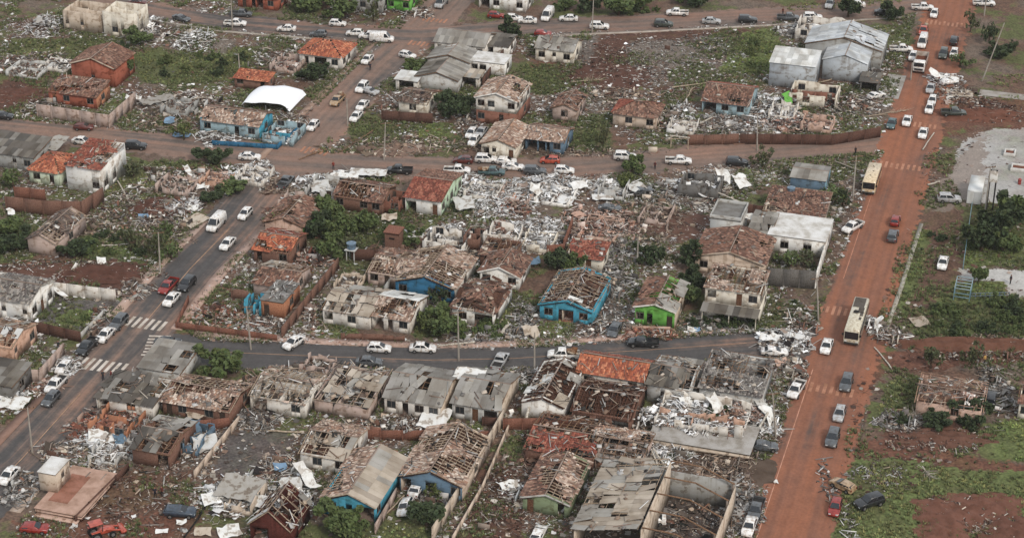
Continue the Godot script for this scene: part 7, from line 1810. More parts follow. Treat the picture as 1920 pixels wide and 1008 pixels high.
const BEAMS := [
	[30.55,-34.75,40.16,-45.14,0.35,"whitewood","long white pole lying beside the wide brown roof","fallen_pole",0.05,0.05],
	[58.06,46.09,59.67,52.74,0.26,"whitewood","snapped pole lying across the red track","fallen_pole",0.05,0.05],
	[61.87,-24.22,65.9,-18.85,0.3,"pole","grey pole toppled against the tall street pole","fallen_pole",0.1,0.6],
	[79.63,-29.72,83.43,-37.81,0.26,"whitewood","white pole fallen at the edge of the red road","fallen_pole",0.05,0.05],
	[77.74,-13.94,80.19,-15.33,0.35,"whitewood","short white post lying on the gravel","fallen_pole",0.05,0.05],
	[30.42,-30.86,34.6,-31.37,0.2,"pale","pale beam on two posts by the middle street","fallen_beam",1.8,1.8],
	[-22.78,-26.28,-20.59,-32.22,0.22,"pale","pale beam leaning on the wood litter","fallen_beam",0.05,0.05],
	[-36.0,81.61,-31.66,84.34,0.2,"pale","pale beam below the dark yard","fallen_beam",0.05,0.05],
	[-44.97,97.67,-42.76,89.65,0.3,"black","long black pole lying in the soil yard","fallen_pole",0.05,0.05],
	[-37.54,70.68,-31.28,71.27,0.3,"pale","pale timber lying at the edge of the dark yard","fallen_beam",0.05,0.05],
	[-40.95,-25.3,-37.17,-28.98,0.25,"timber","brown log beside the muddy corner","fallen_tree",0.05,0.05],
	[-27.47,-39.11,-33.04,-28.98,0.22,"timber","brown trunk lying by the middle street","fallen_tree",0.05,0.05],
	[-72.68,-22.88,-67.74,-20.02,0.3,"whitewood","white curved trunk beside the tilted white house","fallen_tree",0.05,0.05],
	[-74.08,-15.79,-69.84,-5.58,0.3,"whitewood","pale trunk propped below the tilted white house","fallen_tree",0.05,0.05],
	[-72.21,10.79,-65.78,9.97,0.25,"whitewood","long white beam on the bright grass","fallen_beam",0.05,0.05],
	[26.16,-2.29,26.39,3.09,0.35,"whitewood","short white trunk on the brown wood heap","fallen_tree",0.05,0.05],
	[17.26,-48.36,27.58,-49.71,0.2,"pale","thin pale trunk below the bare plot","fallen_tree",0.05,0.05],
	[12.26,-63.71,18.79,-65.16,0.22,"pale","pale branch lying on the brown plot","fallen_tree",0.05,0.05],
	[33.25,-60.84,41.23,-63.42,0.3,"pale","pale pole beside the red tiled ridge","fallen_pole",0.05,0.05],
	[34.72,-51.08,37.43,-60.56,0.25,"pale","bare trunk beside the red tiled ridge","fallen_tree",0.05,0.05],
	[42.96,-5.48,37.8,-8.36,0.3,"whitewood","white beam hanging from the grey block walls","fallen_beam",0.1,1.2],
	[36.04,-10.06,43.92,-14.63,0.25,"whitewood","white beam across the grass below the block walls","fallen_beam",0.05,0.05],
	[70.76,-45.68,79.9,-48.9,0.22,"pale","pale trunk at the edge of the red road","fallen_tree",0.05,0.05],
	[64.52,-47.02,73.78,-51.08,0.24,"pale","pale timber lying behind the retaining wall","fallen_beam",0.05,0.05],
	[57.72,68.02,60.85,66.22,0.4,"pole","grey trunk lying before the roofless pink house","fallen_tree",0.05,0.05],
	[59.49,80.23,60.14,82.98,0.2,"whitewood","pale bare branch on the green field","fallen_tree",0.05,0.05],
	[22.36,80.92,20.59,77.66,0.3,"whitewood","white slab propped below the terrace","fallen_beam",0.05,1.4],
	[21.2,80.92,20.32,78.22,0.3,"whitewood","white post leaning beside the propped slab","fallen_beam",0.05,1.4],
	[25.15,74.6,29.22,73.01,0.3,"pale","pale board along the terrace wall","fallen_beam",0.05,0.05],
	[10.42,68.09,12.45,66.04,0.2,"pole","thin pole with a round lamp standing by brick panels","fallen_pole",0.1,2.4],
	[1.99,70.03,2.56,67.36,0.5,"whitewood","curved white gutter hanging by the brick panels","fallen_beam",0.2,2.0],
	[34.42,76.1,38.36,68.23,0.35,"whitewood","white gutter bent up by the red road","fallen_beam",0.1,1.6],
	[-17.84,92.63,-15.25,87.68,0.25,"pale","pale post lying beside the wrecked white car","fallen_beam",0.05,0.05],
	[-30.34,40.6,-31.92,34.39,0.2,"pale","pale stick in the yard of the pale bungalow","fallen_beam",0.05,0.05],
	[-25.65,37.08,-24.81,32.58,0.6,"whitewood","white rolled sheet standing in the front yard","fallen_beam",0.05,0.05],
	[-1.73,42.33,-0.7,38.49,0.6,"whitewood","white bent sheet beside the pavement","fallen_beam",0.05,0.05],
	[-11.96,45.76,-6.0,44.57,0.4,"whitewood","white gutter lying on the pavement","fallen_beam",0.05,0.05],
	[-63.9,77.44,-61.62,75.03,0.3,"pale","pale beam over rubble by the pavement","fallen_beam",0.05,0.05],
	[-62.98,78.14,-61.12,76.45,0.25,"pale","second pale beam crossing the pavement rubble","fallen_beam",0.05,0.05],
	[-61.27,81.0,-60.82,80.61,0.4,"whitewood","white doorway frame standing in rubble","fallen_beam",0.1,1.5],
	[-59.26,80.65,-58.11,78.42,0.2,"pale","pale stick on the tank platform edge","fallen_beam",0.05,0.05],
	[28.61,96.67,24.3,95.42,0.2,"timberpale","pale timber on the hall floor","fallen_beam",0.05,0.05],
	[4.72,8.32,2.4,2.03,0.2,"pale","pale stick in the white rubble","fallen_beam",0.05,0.05],
	[67.11,-65.16,62.25,-62.27,0.3,"pale","pale beam in front of the warehouse","fallen_beam",0.05,0.05],
	[-65.74,-44.35,-67.94,-48.36,0.25,"pale","pale stick beside the cyan rubble","fallen_beam",0.05,0.05],
	[-55.67,-36.53,-60.22,-43.03,0.2,"whitewood","white lath before the pale blue house","fallen_beam",0.05,0.05],
]
const PANELS := [
	[-76.03,63.17,4.29,3.12,-0.3,0.31,"s_w1","large white ribbed sheet beside the dark shed",0.05,"loose_sheet"],
	[-11.61,68.41,4.29,4.68,-0.3,0.38,"s_w1","white roof panel leaning in the yard of the grey roofed houses",0.3,"loose_sheet"],
	[-38.38,88.03,6.24,4.68,-0.3,0.38,"s_g3","broad grey roof sheet spread over white metal",1.2,"loose_sheet"],
	[-42.02,89.38,3.12,2.34,0.4,0.38,"s_w1","bent white sheet at the end of the broad grey sheet",0.5,"loose_sheet"],
	[-35.18,90.15,3.12,2.34,0.1,0.5,"s_w1","torn white cloth under the broad grey sheet",0.4,"loose_sheet"],
	[-72.33,-52.54,7.02,2.34,0.55,0.38,"s_g1","long grey wall slab lying tilted in the tangle",0.6,"loose_sheet"],
	[-77.32,-53.18,3.51,1.25,-0.2,0.5,"s_w1","white half round panel beside the long grey slab",0.8,"loose_sheet"],
	[-79.47,-23.76,4.29,3.12,-0.3,0.19,"s_w2","large white tank panel behind the tilted white house",3.0,"loose_sheet"],
	[-79.06,-15.48,3.51,3.12,-0.3,0.19,"s_w1","white sheet on the roof of the tilted white house",4.6,"loose_sheet"],
	[-87.84,-27.93,3.12,5.46,-0.3,0.25,"s_g3","pale concrete panel sloping beside the dark roofed house",2.0,"loose_sheet"],
	[-57.19,0.96,3.51,4.68,-0.7,0.12,"s_b3","pale floor slab beside the street near the van",0.05,"loose_sheet"],
	[-58.19,-4.04,1.95,1.56,0.1,0.38,"s_w1","white door lying in rubble near the van",0.05,"loose_sheet"],
	[-66.76,-0.55,1.87,1.25,0.1,0.38,"tarpblue","blue and white sheet on the brown soil",0.05,"loose_sheet"],
	[-57.64,-12.79,2.34,1.4,0.1,0.62,"s_w1","white rolled tank on the tiled floor",0.05,"loose_sheet"],
	[-60.97,-18.6,1.09,4.68,0.5,0.38,"s_w1","white strip of roofing above the tiled floor",0.05,"loose_sheet"],
	[-27.13,-17.72,7.02,2.5,-0.1,0.19,"s_w2","wide white sheet roof lying along the middle street",0.8,"loose_sheet"],
	[-31.55,-16.26,5.46,2.34,-0.1,0.25,"s_w1","second white sheet roof lying beside the street",0.6,"loose_sheet"],
	[-35.59,-11.04,3.51,3.9,0.2,0.25,"s_w3","grey white sheet leaning on the corner shell",1.0,"loose_sheet"],
	[4.44,-9.6,1.87,2.03,0.1,1.12,"s_w1","square white panel upright in the great white heap",0.6,"loose_sheet"],
	[12.39,-11.91,3.12,2.34,0.4,0.38,"s_w1","white sheet at the edge of the great white heap",0.8,"loose_sheet"],
	[9.77,-6.01,3.12,2.34,-0.4,0.38,"s_w2","curved white sheet below the great white heap",0.6,"loose_sheet"],
	[-8.74,-3.65,3.51,3.9,0.2,0.38,"s_w3","grey white sheet beside the pale rubble",1.0,"loose_sheet"],
	[16.67,-7.55,3.9,1.87,0.0,0.25,"s_w2","white collapsed roof edge beside the bush",0.5,"loose_sheet"],
	[23.22,-10.77,3.12,2.34,0.5,0.5,"s_w3","grey bent sheet beside the collapsed white roof",0.8,"loose_sheet"],
	[39.31,-13.8,2.34,2.5,0.0,1.25,"s_w1","white framed panel standing in the grey block walls",1.0,"loose_sheet"],
	[42.72,-13.06,2.5,3.9,0.3,0.5,"s_w1","white sheet leaning at the end of the block walls",0.8,"loose_sheet"],
	[43.94,6.21,5.46,2.03,-0.5,0.19,"s_w1","white torn patch on the dark shed roof",3.0,"loose_sheet"],
	[29.47,40.6,1.72,1.25,0.1,0.38,"s_w1","white and cyan sheet in the green front yard",0.05,"loose_sheet"],
	[30.16,40.68,0.94,0.94,0.1,0.38,"tarpblue","cyan scrap in the green front yard",0.1,"loose_sheet"],
	[3.02,41.99,2.5,2.03,0.1,0.88,"s_b3","pale gate panel leaning by the pavement",0.05,"loose_sheet"],
	[41.58,44.32,3.51,1.56,-0.1,0.5,"s_w1","white twisted roof at the end of the lower street",0.6,"loose_sheet"],
	[45.51,43.8,3.12,1.09,-0.3,0.62,"s_w2","long white strip of roof metal by the road corner",0.5,"loose_sheet"],
	[42.5,51.26,2.03,1.72,0.3,0.5,"pink","pinkish wall slab by the road corner",0.05,"loose_sheet"],
	[45.04,51.1,1.56,1.25,0.3,0.5,"s_w1","white scrap by the road corner",0.05,"loose_sheet"],
	[59.49,40.34,0.94,2.65,-0.5,1.0,"s_w1","white curved panel torn off beside the bus",0.3,"loose_sheet"],
	[66.8,37.96,2.81,2.65,0.3,0.19,"s_b2","brownish slab at the edge of the ditch",0.05,"loose_sheet"],
	[92.46,-57.73,5.46,3.12,-0.2,0.12,"s_b3","pinkish concrete slab by the leaning pole",0.05,"loose_sheet"],
	[88.61,-65.48,1.87,2.34,0.4,1.12,"s_w1","white door sheet standing at the road side",0.4,"loose_sheet"],
	[91.4,-63.74,3.9,1.87,-0.2,0.5,"s_w1","white wrecked body panel at the road side",0.4,"loose_sheet"],
	[26.46,67.18,1.87,2.03,0.3,1.12,"s_w1","white sheet standing on the terrace",1.6,"loose_sheet"],
	[30.35,68.13,1.87,2.65,0.4,1.12,"s_w1","tall white torn sheet on the terrace",2.2,"loose_sheet"],
	[33.15,68.25,3.51,2.65,-0.3,0.19,"salmon","orange pink wall face lying on the terrace",1.9,"loose_sheet"],
	[37.53,65.56,1.72,3.9,0.3,1.12,"s_w3","grey sheet upright by the red road",0.4,"loose_sheet"],
	[38.43,68.27,1.56,3.12,0.5,1.0,"s_w1","white sheet upright by the red road",0.4,"loose_sheet"],
	[38.37,70.38,2.65,2.03,0.2,0.38,"s_w1","white sheet on the ground by the red road",0.05,"loose_sheet"],
	[34.78,72.72,2.81,1.87,0.2,0.38,"palegreen","greenish sheet beside the dark car",0.05,"loose_sheet"],
	[-6.52,60.4,4.68,3.12,-0.3,0.25,"s_w1","white cover on the grey roof below the street",3.4,"loose_sheet"],
	[-30.32,59.92,5.46,3.12,0.5,0.25,"s_b3","beige roof sheet slid from the collapsed house",1.2,"loose_sheet"],
	[-26.0,62.6,5.46,2.34,0.3,0.31,"s_w3","pale roof sheet slid over the collapsed house",1.6,"loose_sheet"],
	[-60.7,73.42,3.9,3.12,0.1,0.38,"s_w1","white cloth like sheet below the orange ruin",0.5,"loose_sheet"],
	[-60.09,70.21,3.9,3.12,-0.1,0.12,"brickr","red painted slab of the orange ruin",0.5,"loose_sheet"],
	[-57.82,74.13,1.72,2.03,0.3,0.62,"steel","blue scrap below the orange ruin",0.4,"loose_sheet"],
	[-47.37,71.81,2.34,3.12,0.2,0.75,"steel","blue sheet in the wreckage by the tan wall",0.4,"loose_sheet"],
	[-45.04,75.56,3.51,3.12,0.3,0.62,"s_w3","white framed sheet in the wreckage by the tan wall",0.4,"loose_sheet"],
	[-47.29,67.71,3.12,1.72,0.3,0.38,"s_b3","pale sheet beside the long brick house",0.8,"loose_sheet"],
	[-29.23,85.44,1.56,4.68,0.6,0.88,"s_w1","white gutter sheet beside the light blue house",0.8,"loose_sheet"],
	[-31.31,87.45,3.12,3.12,0.2,0.62,"s_w3","grey crumpled sheet beside the light blue house",0.8,"loose_sheet"],
	[-33.49,81.17,1.87,1.56,0.2,0.38,"tarpblue","blue scrap below the dark yard",0.4,"loose_sheet"],
	[-38.88,96.67,3.12,2.34,0.4,0.38,"s_w1","white board at the lower edge of the soil yard",0.05,"loose_sheet"],
	[-42.54,96.67,2.34,1.56,0.1,0.38,"s_b3","pale board beside the black pole",0.05,"loose_sheet"],
	[-48.23,96.42,1.72,0.94,0.1,0.25,"s_w1","small white board on the soil yard",0.05,"loose_sheet"],
	[-45.78,94.51,1.4,0.94,0.2,0.25,"s_w1","white box lid beside the blue wreck",0.3,"loose_sheet"],
	[-0.38,85.28,2.65,1.56,0.3,0.38,"s_w1","white sheet on the brown yard",0.05,"loose_sheet"],
	[0.9,89.65,1.25,1.72,0.1,0.12,"s_b3","pale board on the red yard",0.05,"loose_sheet"],
	[13.88,80.27,3.9,1.56,-0.5,0.38,"s_g3","grey roof sheet slid across the crushed house",1.0,"loose_sheet"],
	[11.59,79.49,3.9,1.56,-0.6,0.38,"s_g1","darker grey roof sheet slid across the crushed house",1.4,"loose_sheet"],
	[15.33,82.43,3.9,2.34,0.2,0.38,"s_g3","grey sheet fanned out above the hall",0.6,"loose_sheet"],
	[-8.75,84.85,1.56,2.34,0.4,0.5,"s_w1","white cloth beside the carport",0.4,"loose_sheet"],
	[66.61,-58.03,2.34,1.87,0.2,0.38,"s_w1","white scrap beside the roofless cream house",0.4,"loose_sheet"],
	[56.06,-51.86,1.72,2.34,0.0,1.38,"green","bright green wall piece in the white rubble",0.3,"loose_sheet"],
	[37.76,84.34,0.62,0.62,0.1,0.25,"s_w1","small white scrap beside the dark branches",0.05,"loose_sheet"],
	[-90.84,-1.35,1.25,1.87,0.3,0.62,"s_w1","white oval tank lid in the dark bushes",0.3,"loose_sheet"],
	[-22.12,0.58,2.81,1.87,0.1,0.38,"s_b3","pale arch of roofing below the brick house",0.4,"loose_sheet"],
	[-17.83,9.68,4.68,2.34,-0.1,0.19,"s_w2","white sheet roof beside the green garden",1.8,"loose_sheet"],
	[3.68,18.24,2.34,2.03,0.1,0.38,"steel","blue tarpaulin beside the white gabled house",0.8,"loose_sheet"],
	[-65.12,-36.53,3.51,1.56,-0.1,0.25,"tarpblue","pale blue wall slab lying by the street",0.05,"loose_sheet"],
	[-68.24,-41.93,2.03,1.56,0.2,0.88,"tarpblue","blue wall piece standing in rubble",0.3,"loose_sheet"],
	[-75.22,19.37,0.78,1.09,0.1,0.75,"s_w1","small white board on the brown soil",0.05,"loose_sheet"],
	[-71.11,16.82,1.56,1.56,0.1,0.5,"s_w1","white crumpled scrap on the brown soil",0.05,"loose_sheet"],
	[-75.9,29.34,0.94,3.9,0.9,0.38,"s_w1","white gutter strip beside the white plot wall",0.6,"loose_sheet"],
]
const TREES := [
	[-12.64,-45.26,3.6,4.0,0,"d","big dark round tree beside the two storey house"],
	[-9.9,-47.13,2.8,3.4,1,"d","dark tree leaning on the two storey house"],
	[-0.59,-88.43,2.8,3.4,2,"d","dark tree at the yard wall of the grey roofed houses"],
	[-82.88,-73.55,2.2,3.8,3,"d","dark narrow tree against the red house"],
	[-81.05,-68.2,2.0,3.2,1,"g","green tree below the red house roof"],
	[-82.33,-85.89,3.2,2.6,0,"g","wide green tree behind the red house"],
	[-41.62,-65.28,3.6,2.4,2,"d","dark tree in front of the orange roof house"],
	[-20.78,-69.67,3.0,2.2,3,"g","tree beside the light grey gabled house"],
	[87.96,5.31,4.2,4.8,0,"d","big dark tree beside the pale sign pylon"],
	[90.62,1.93,4.0,4.6,1,"g","tall green tree behind the dark one at the lot"],
	[82.21,12.32,3.4,3.6,2,"d","dark tree at the blue fence"],
	[85.95,12.32,3.0,3.2,3,"g","green tree below the big dark tree"],
	[76.02,-102.24,3.0,3.4,2,"d","dark tree at the corner of the upper street"],
	[85.33,-100.22,2.6,3.2,0,"d","dark tree beside the road corner"],
	[79.29,24.1,1.8,2.4,1,"g","small round tree on the pale court"],
	[-45.6,53.3,3.6,3.0,0,"g","large round tree beside the long grey shed"],
	[-33.22,0.21,3.0,3.6,1,"g","tree behind the pink gabled house"],
	[-34.24,7.4,3.0,3.6,0,"d","dark tree beside the green side wall"],
	[-30.21,8.23,3.2,3.4,2,"g","leafy tree in the middle garden"],
	[-26.43,5.31,3.0,3.2,3,"g","leafy tree right of the middle garden path"],
	[-31.75,14.73,2.8,3.2,0,"g","tree above the brick diagonal wall"],
	[-28.38,13.93,2.4,2.8,4,"o","half stripped tree beside the blue tank"],
	[-17.86,9.87,2.4,2.4,2,"g","tree beside the brick block"],
	[-11.93,30.84,2.2,2.6,4,"d","torn dark tree in front of the deep blue house"],
	[-11.4,41.9,3.4,3.6,0,"g","leafy tree between the white houses"],
	[-13.37,40.16,2.4,3.0,3,"y","light green tree between the white houses"],
	[7.8,19.28,2.8,3.0,1,"d","dark tree behind the cyan house"],
	[10.53,20.25,2.2,2.4,2,"g","green tree behind the cyan house ridge"],
	[24.04,16.33,2.6,2.4,0,"d","round dark tree on the grey rubble"],
	[31.28,18.3,2.6,3.2,2,"d","dark tree beside the tan gabled house"],
	[30.58,26.94,3.0,3.4,3,"d","dark tree beside the two storey beige house"],
	[29.32,31.57,2.4,3.0,1,"g","green tree below the dark one at the beige house"],
	[22.76,-20.12,2.4,2.4,0,"g","green tree at the middle street"],
	[21.09,-13.12,1.8,2.4,1,"y","light green tree in the white collapsed roof"],
	[17.56,-29.09,1.6,4.6,5,"o","tall bare tree by the middle street"],
	[47.75,-22.03,2.6,2.8,5,"o","brown bare tree above the bright grass"],
	[-57.69,-24.2,3.2,2.2,0,"d","dark low tree at the middle street"],
	[-71.49,-18.23,2.4,2.4,4,"o","stripped tree beside the tilted white house"],
	[-55.11,-40.52,1.0,1.0,6,"o","small bush by the pale blue house"],
	[-64.36,-34.86,2.0,3.0,4,"y","light stripped tree at the street by the pale blue house"],
	[-61.81,14.33,2.0,3.4,5,"o","bare tree on the green plot"],
	[-66.8,12.32,2.0,3.4,5,"o","second bare tree on the green plot"],
	[-61.36,8.23,2.0,2.6,4,"g","stripped tree near the pavement"],
	[-38.67,-102.91,4.0,3.2,0,"g","big tree in front of the grey house at the upper edge"],
	[-47.38,-105.64,4.0,3.4,1,"g","wide tree beside the upper street"],
	[-31.21,-99.55,2.0,3.8,5,"o","bare tree at the upper crossing"],
	[-44.15,-110.48,3.6,3.6,2,"d","dark tree at the upper edge"],
	[24.2,-103.59,4.0,3.2,1,"g","wide tree beside the upper street over the bare plot"],
	[18.22,-105.64,3.4,3.0,2,"d","dark tree beside the upper street"],
	[28.68,-108.05,3.2,3.0,0,"g","green tree behind the wide one at the upper street"],
	[12.16,-106.32,3.0,2.6,3,"g","tree beside the white cars of the upper street"],
	[42.8,-109.08,3.4,3.0,1,"d","dark tree behind the white pickup"],
	[39.32,-111.52,3.0,3.0,3,"g","green tree at the upper edge"],
	[101.88,-92.95,1.8,3.6,5,"o","bare tree beside the red road"],
	[104.65,-86.52,2.0,3.4,4,"d","torn dark tree at the leaning pole"],
	[95.45,-72.65,2.6,2.2,4,"g","torn tree at the road side"],
	[105.29,-78.72,3.0,1.8,0,"d","dark low tree right of the leaning pole"],
	[65.87,52.33,2.0,3.0,5,"o","bare tree at the red bank"],
	[72.33,52.33,2.0,3.2,5,"o","second bare tree at the red bank"],
	[69.12,67.19,2.8,2.6,0,"d","dark tree in front of the roofless pink house"],
	[63.87,69.42,2.4,1.6,2,"d","dark bushy tree below the roofless pink house"],
	[-24.46,95.35,3.0,2.8,0,"g","green tree in front of the light blue house"],
	[-22.33,97.23,2.6,2.6,2,"g","green tree at the lower edge"],
	[-11.81,94.72,3.0,3.0,1,"d","dark tree in the grassy yard"],
	[-10.95,87.61,1.6,2.0,5,"y","yellowish stripped tree at the carport"],
	[29.94,69.42,1.8,2.4,1,"d","dark potted tree on the terrace"],
	[32.01,68.68,1.6,2.2,3,"d","second dark tree on the terrace"],
	[58.78,-6.79,2.6,2.6,4,"g","torn tree beside the brown tile roof"],
	[60.58,-5.68,1.8,2.4,4,"d","torn dark tree by the tall street pole"],
	[47.84,18.3,2.2,2.2,4,"g","stripped tree in the walled yard"],
	[50.73,17.32,2.0,2.0,4,"o","second stripped tree in the walled yard"],
	[-70.04,36.99,0.8,0.9,6,"g","tiny bush on the lawn"],
	[78.0,-77.19,1.6,2.6,4,"d","torn tree by the warehouse drive"],
	[45.45,-49.83,1.8,1.6,0,"g","round green tree before the wide brown roof"],
	[58.69,-78.72,2.0,1.6,4,"g","torn tree beside the white sloping roof"],
	[-86.88,12.32,3.4,2.6,0,"d","dark tree beside the low pink house"],
	[-89.2,6.15,3.0,2.6,1,"g","green tree left of the low pink house"],
	[-76.21,14.33,3.0,2.0,2,"d","dark tree right of the low pink house"],
	[-74.27,12.32,2.6,1.8,3,"g","green tree right of the low pink house"],
	[-93.61,-13.58,2.6,2.6,4,"g","torn tree beside the brick yard wall"],
	[-55.01,-7.91,2.4,1.4,0,"d","dark low tree near the van"],
	[-51.56,-11.75,3.0,1.3,2,"g","low green tree in the corner rubble"],
	[-59.33,15.33,2.2,2.2,4,"g","torn tree beside the pavement on the green plot"],
	[77.29,40.85,1.54,1.48,6,"d","broad dark bush on the bank below the pale court"],
	[80.59,41.26,1.1,1.17,6,"g","small green bush on the bank below the pale court"],
	[73.06,42.38,1.2,1.12,6,"g","green bush on the bank below the pale court"],
	[79.87,36.73,1.05,0.8,6,"g","small green bush on the bank below the pale court"],
	[70.03,39.32,1.0,1.09,6,"g","small green bush on the bank below the pale court"],
	[72.11,34.32,1.69,1.38,6,"g","broad green bush on the bank below the pale court"],
	[76.15,40.06,1.06,0.83,7,"d","small dark bush on the bank below the pale court"],
	[73.17,36.15,1.03,0.83,7,"g","small green bush on the bank below the pale court"],
	[72.61,39.15,0.9,0.89,6,"d","small dark bush on the bank below the pale court"],
	[72.22,41.78,1.28,0.99,7,"g","green bush on the bank below the pale court"],
	[80.41,32.3,1.68,1.81,7,"g","broad green bush on the bank below the pale court"],
	[80.88,36.21,1.36,1.2,6,"g","green bush on the bank below the pale court"],
	[70.6,34.7,1.56,1.3,7,"g","broad green bush on the bank below the pale court"],
	[82.86,34.76,1.27,1.27,7,"d","dark bush on the bank below the pale court"],
	[82.94,32.04,1.66,1.3,7,"g","broad green bush on the bank below the pale court"],
	[83.01,35.88,1.64,1.21,7,"d","broad dark bush on the bank below the pale court"],
	[72.21,41.54,1.4,1.37,7,"d","dark bush on the bank below the pale court"],
	[83.55,38.29,1.22,1.22,7,"g","green bush on the bank below the pale court"],
	[81.24,37.32,1.24,1.35,6,"g","green bush on the bank below the pale court"],
	[81.19,35.81,1.07,0.99,6,"d","small dark bush on the bank below the pale court"],
	[77.29,41.41,0.99,0.84,6,"g","small green bush on the bank below the pale court"],
	[81.98,35.31,1.26,1.31,7,"d","dark bush on the bank below the pale court"],
	[82.7,40.2,1.15,0.94,7,"g","small green bush on the bank below the pale court"],
	[83.4,33.01,1.56,1.69,7,"d","broad dark bush on the bank below the pale court"],
	[82.66,33.87,1.29,1.31,7,"d","dark bush on the bank below the pale court"],
	[73.5,38.96,0.93,0.78,7,"g","small green bush on the bank below the pale court"],
	[-58.04,-76.92,1.49,1.22,7,"d","broad dark bush in the green field behind the red house"],
	[-61.98,-71.21,0.81,0.82,7,"d","small dark bush in the green field behind the red house"],
	[-61.7,-73.32,1.37,1.33,7,"d","broad dark bush in the green field behind the red house"],
	[-69.33,-70.08,1.32,1.11,6,"y","broad yellowish bush in the green field behind the red house"],
	[-56.26,-69.29,1.48,1.35,6,"y","broad yellowish bush in the green field behind the red house"],
	[-73.82,-75.14,1.4,1.36,7,"y","broad yellowish bush in the green field behind the red house"],
	[-73.34,-67.66,1.21,1.3,7,"d","dark bush in the green field behind the red house"],
	[-62.17,-67.76,1.25,1.37,6,"d","dark bush in the green field behind the red house"],
	[-74.57,-73.71,1.26,1.26,6,"g","green bush in the green field behind the red house"],
	[-67.31,-77.62,0.84,0.62,6,"g","small green bush in the green field behind the red house"],
	[-66.22,-71.78,1.09,0.93,6,"y","yellowish bush in the green field behind the red house"],
	[-64.29,-77.41,1.43,1.2,7,"g","broad green bush in the green field behind the red house"],
	[-56.24,-66.15,1.28,1.09,6,"d","broad dark bush in the green field behind the red house"],
	[-65.15,-76.25,1.01,0.84,7,"d","small dark bush in the green field behind the red house"],
	[-53.81,-66.99,1.09,1.05,7,"d","dark bush in the green field behind the red house"],
	[-67.59,-78.9,1.07,1.16,6,"y","yellowish bush in the green field behind the red house"],
	[53.32,-84.52,1.15,0.98,7,"g","broad green bush on the grass beside the bare plot"],
	[52.18,-78.37,0.77,0.67,6,"y","small yellowish bush on the grass beside the bare plot"],
	[51.72,-81.51,1.05,1.14,6,"y","broad yellowish bush on the grass beside the bare plot"],
	[53.41,-86.69,1.19,0.95,6,"y","broad yellowish bush on the grass beside the bare plot"],
	[52.19,-86.05,0.94,0.9,7,"g","green bush on the grass beside the bare plot"],
	[51.38,-79.63,0.82,0.83,6,"y","small yellowish bush on the grass beside the bare plot"],
	[50.8,-73.16,1.06,0.87,7,"y","broad yellowish bush on the grass beside the bare plot"],
	[51.06,-72.72,1.14,0.81,6,"g","broad green bush on the grass beside the bare plot"],
	[31.77,38.24,1.0,0.99,6,"d","dark bush in the yard below the two storey beige house"],
	[34.43,37.26,1.25,0.89,7,"g","broad green bush in the yard below the two storey beige house"],
	[35.65,39.1,0.86,0.61,7,"g","small green bush in the yard below the two storey beige house"],
	[36.31,39.12,1.37,1.43,7,"d","broad dark bush in the yard below the two storey beige house"],
	[34.44,39.08,1.23,1.09,6,"d","broad dark bush in the yard below the two storey beige house"],
	[39.25,38.52,1.19,1.27,6,"d","dark bush in the yard below the two storey beige house"],
	[29.57,39.15,1.33,1.22,7,"d","broad dark bush in the yard below the two storey beige house"],
	[36.1,39.81,0.84,0.68,6,"g","small green bush in the yard below the two storey beige house"],
	[68.83,70.39,0.92,1.0,7,"d","small dark bush beside the dark soil by the roofless pink house"],
	[68.06,68.12,1.41,1.33,6,"d","broad dark bush beside the dark soil by the roofless pink house"],
	[68.15,68.44,1.08,0.82,6,"d","small dark bush beside the dark soil by the roofless pink house"],
	[64.07,68.54,1.27,1.17,7,"d","dark bush beside the dark soil by the roofless pink house"],
	[68.49,68.98,1.24,1.24,6,"d","dark bush beside the dark soil by the roofless pink house"],
	[58.62,68.28,1.31,1.17,7,"d","broad dark bush beside the dark soil by the roofless pink house"],
	[-1.68,39.67,0.98,1.04,6,"g","small green bush behind the pavement by the porch house"],
	[-7.88,41.33,0.95,0.86,6,"g","small green bush behind the pavement by the porch house"],
	[-2.68,42.57,1.07,0.83,6,"g","green bush behind the pavement by the porch house"],
	[-4.17,39.45,1.2,1.26,7,"d","dark bush behind the pavement by the porch house"],
	[-8.08,42.62,1.09,0.81,6,"g","green bush behind the pavement by the porch house"],
	[-5.23,40.66,1.31,1.27,6,"g","broad green bush behind the pavement by the porch house"],
	[-3.27,39.45,1.35,1.38,6,"g","broad green bush behind the pavement by the porch house"],
	[-3.71,40.62,1.3,1.08,7,"g","broad green bush behind the pavement by the porch house"],
	[28.33,-105.95,1.41,1.35,7,"d","broad dark bush along the upper street"],
	[32.96,-106.09,0.93,0.92,7,"g","small green bush along the upper street"],
	[24.58,-106.2,1.2,1.27,7,"d","dark bush along the upper street"],
	[15.09,-105.27,1.03,0.75,7,"g","small green bush along the upper street"],
	[30.33,-105.2,1.29,1.04,6,"g","green bush along the upper street"],
	[26.93,-103.55,0.92,0.77,7,"g","small green bush along the upper street"],
	[-69.05,6.82,0.91,0.81,6,"d","small dark bush on the green plot near the bare trees"],
	[-70.26,13.68,1.07,1.07,6,"g","small green bush on the green plot near the bare trees"],
	[-64.75,13.55,1.27,1.24,6,"d","dark bush on the green plot near the bare trees"],
	[-66.75,9.37,1.34,1.03,6,"d","broad dark bush on the green plot near the bare trees"],
	[-70.47,8.53,0.93,0.92,7,"d","small dark bush on the green plot near the bare trees"],
	[-72.86,6.85,1.37,1.05,6,"d","broad dark bush on the green plot near the bare trees"],
	[85.86,3.63,0.96,0.76,7,"g","small green bush at the white concrete lot fence"],
	[81.97,5.67,1.31,1.18,6,"g","broad green bush at the white concrete lot fence"],
	[80.39,11.64,1.17,1.23,6,"g","green bush at the white concrete lot fence"],
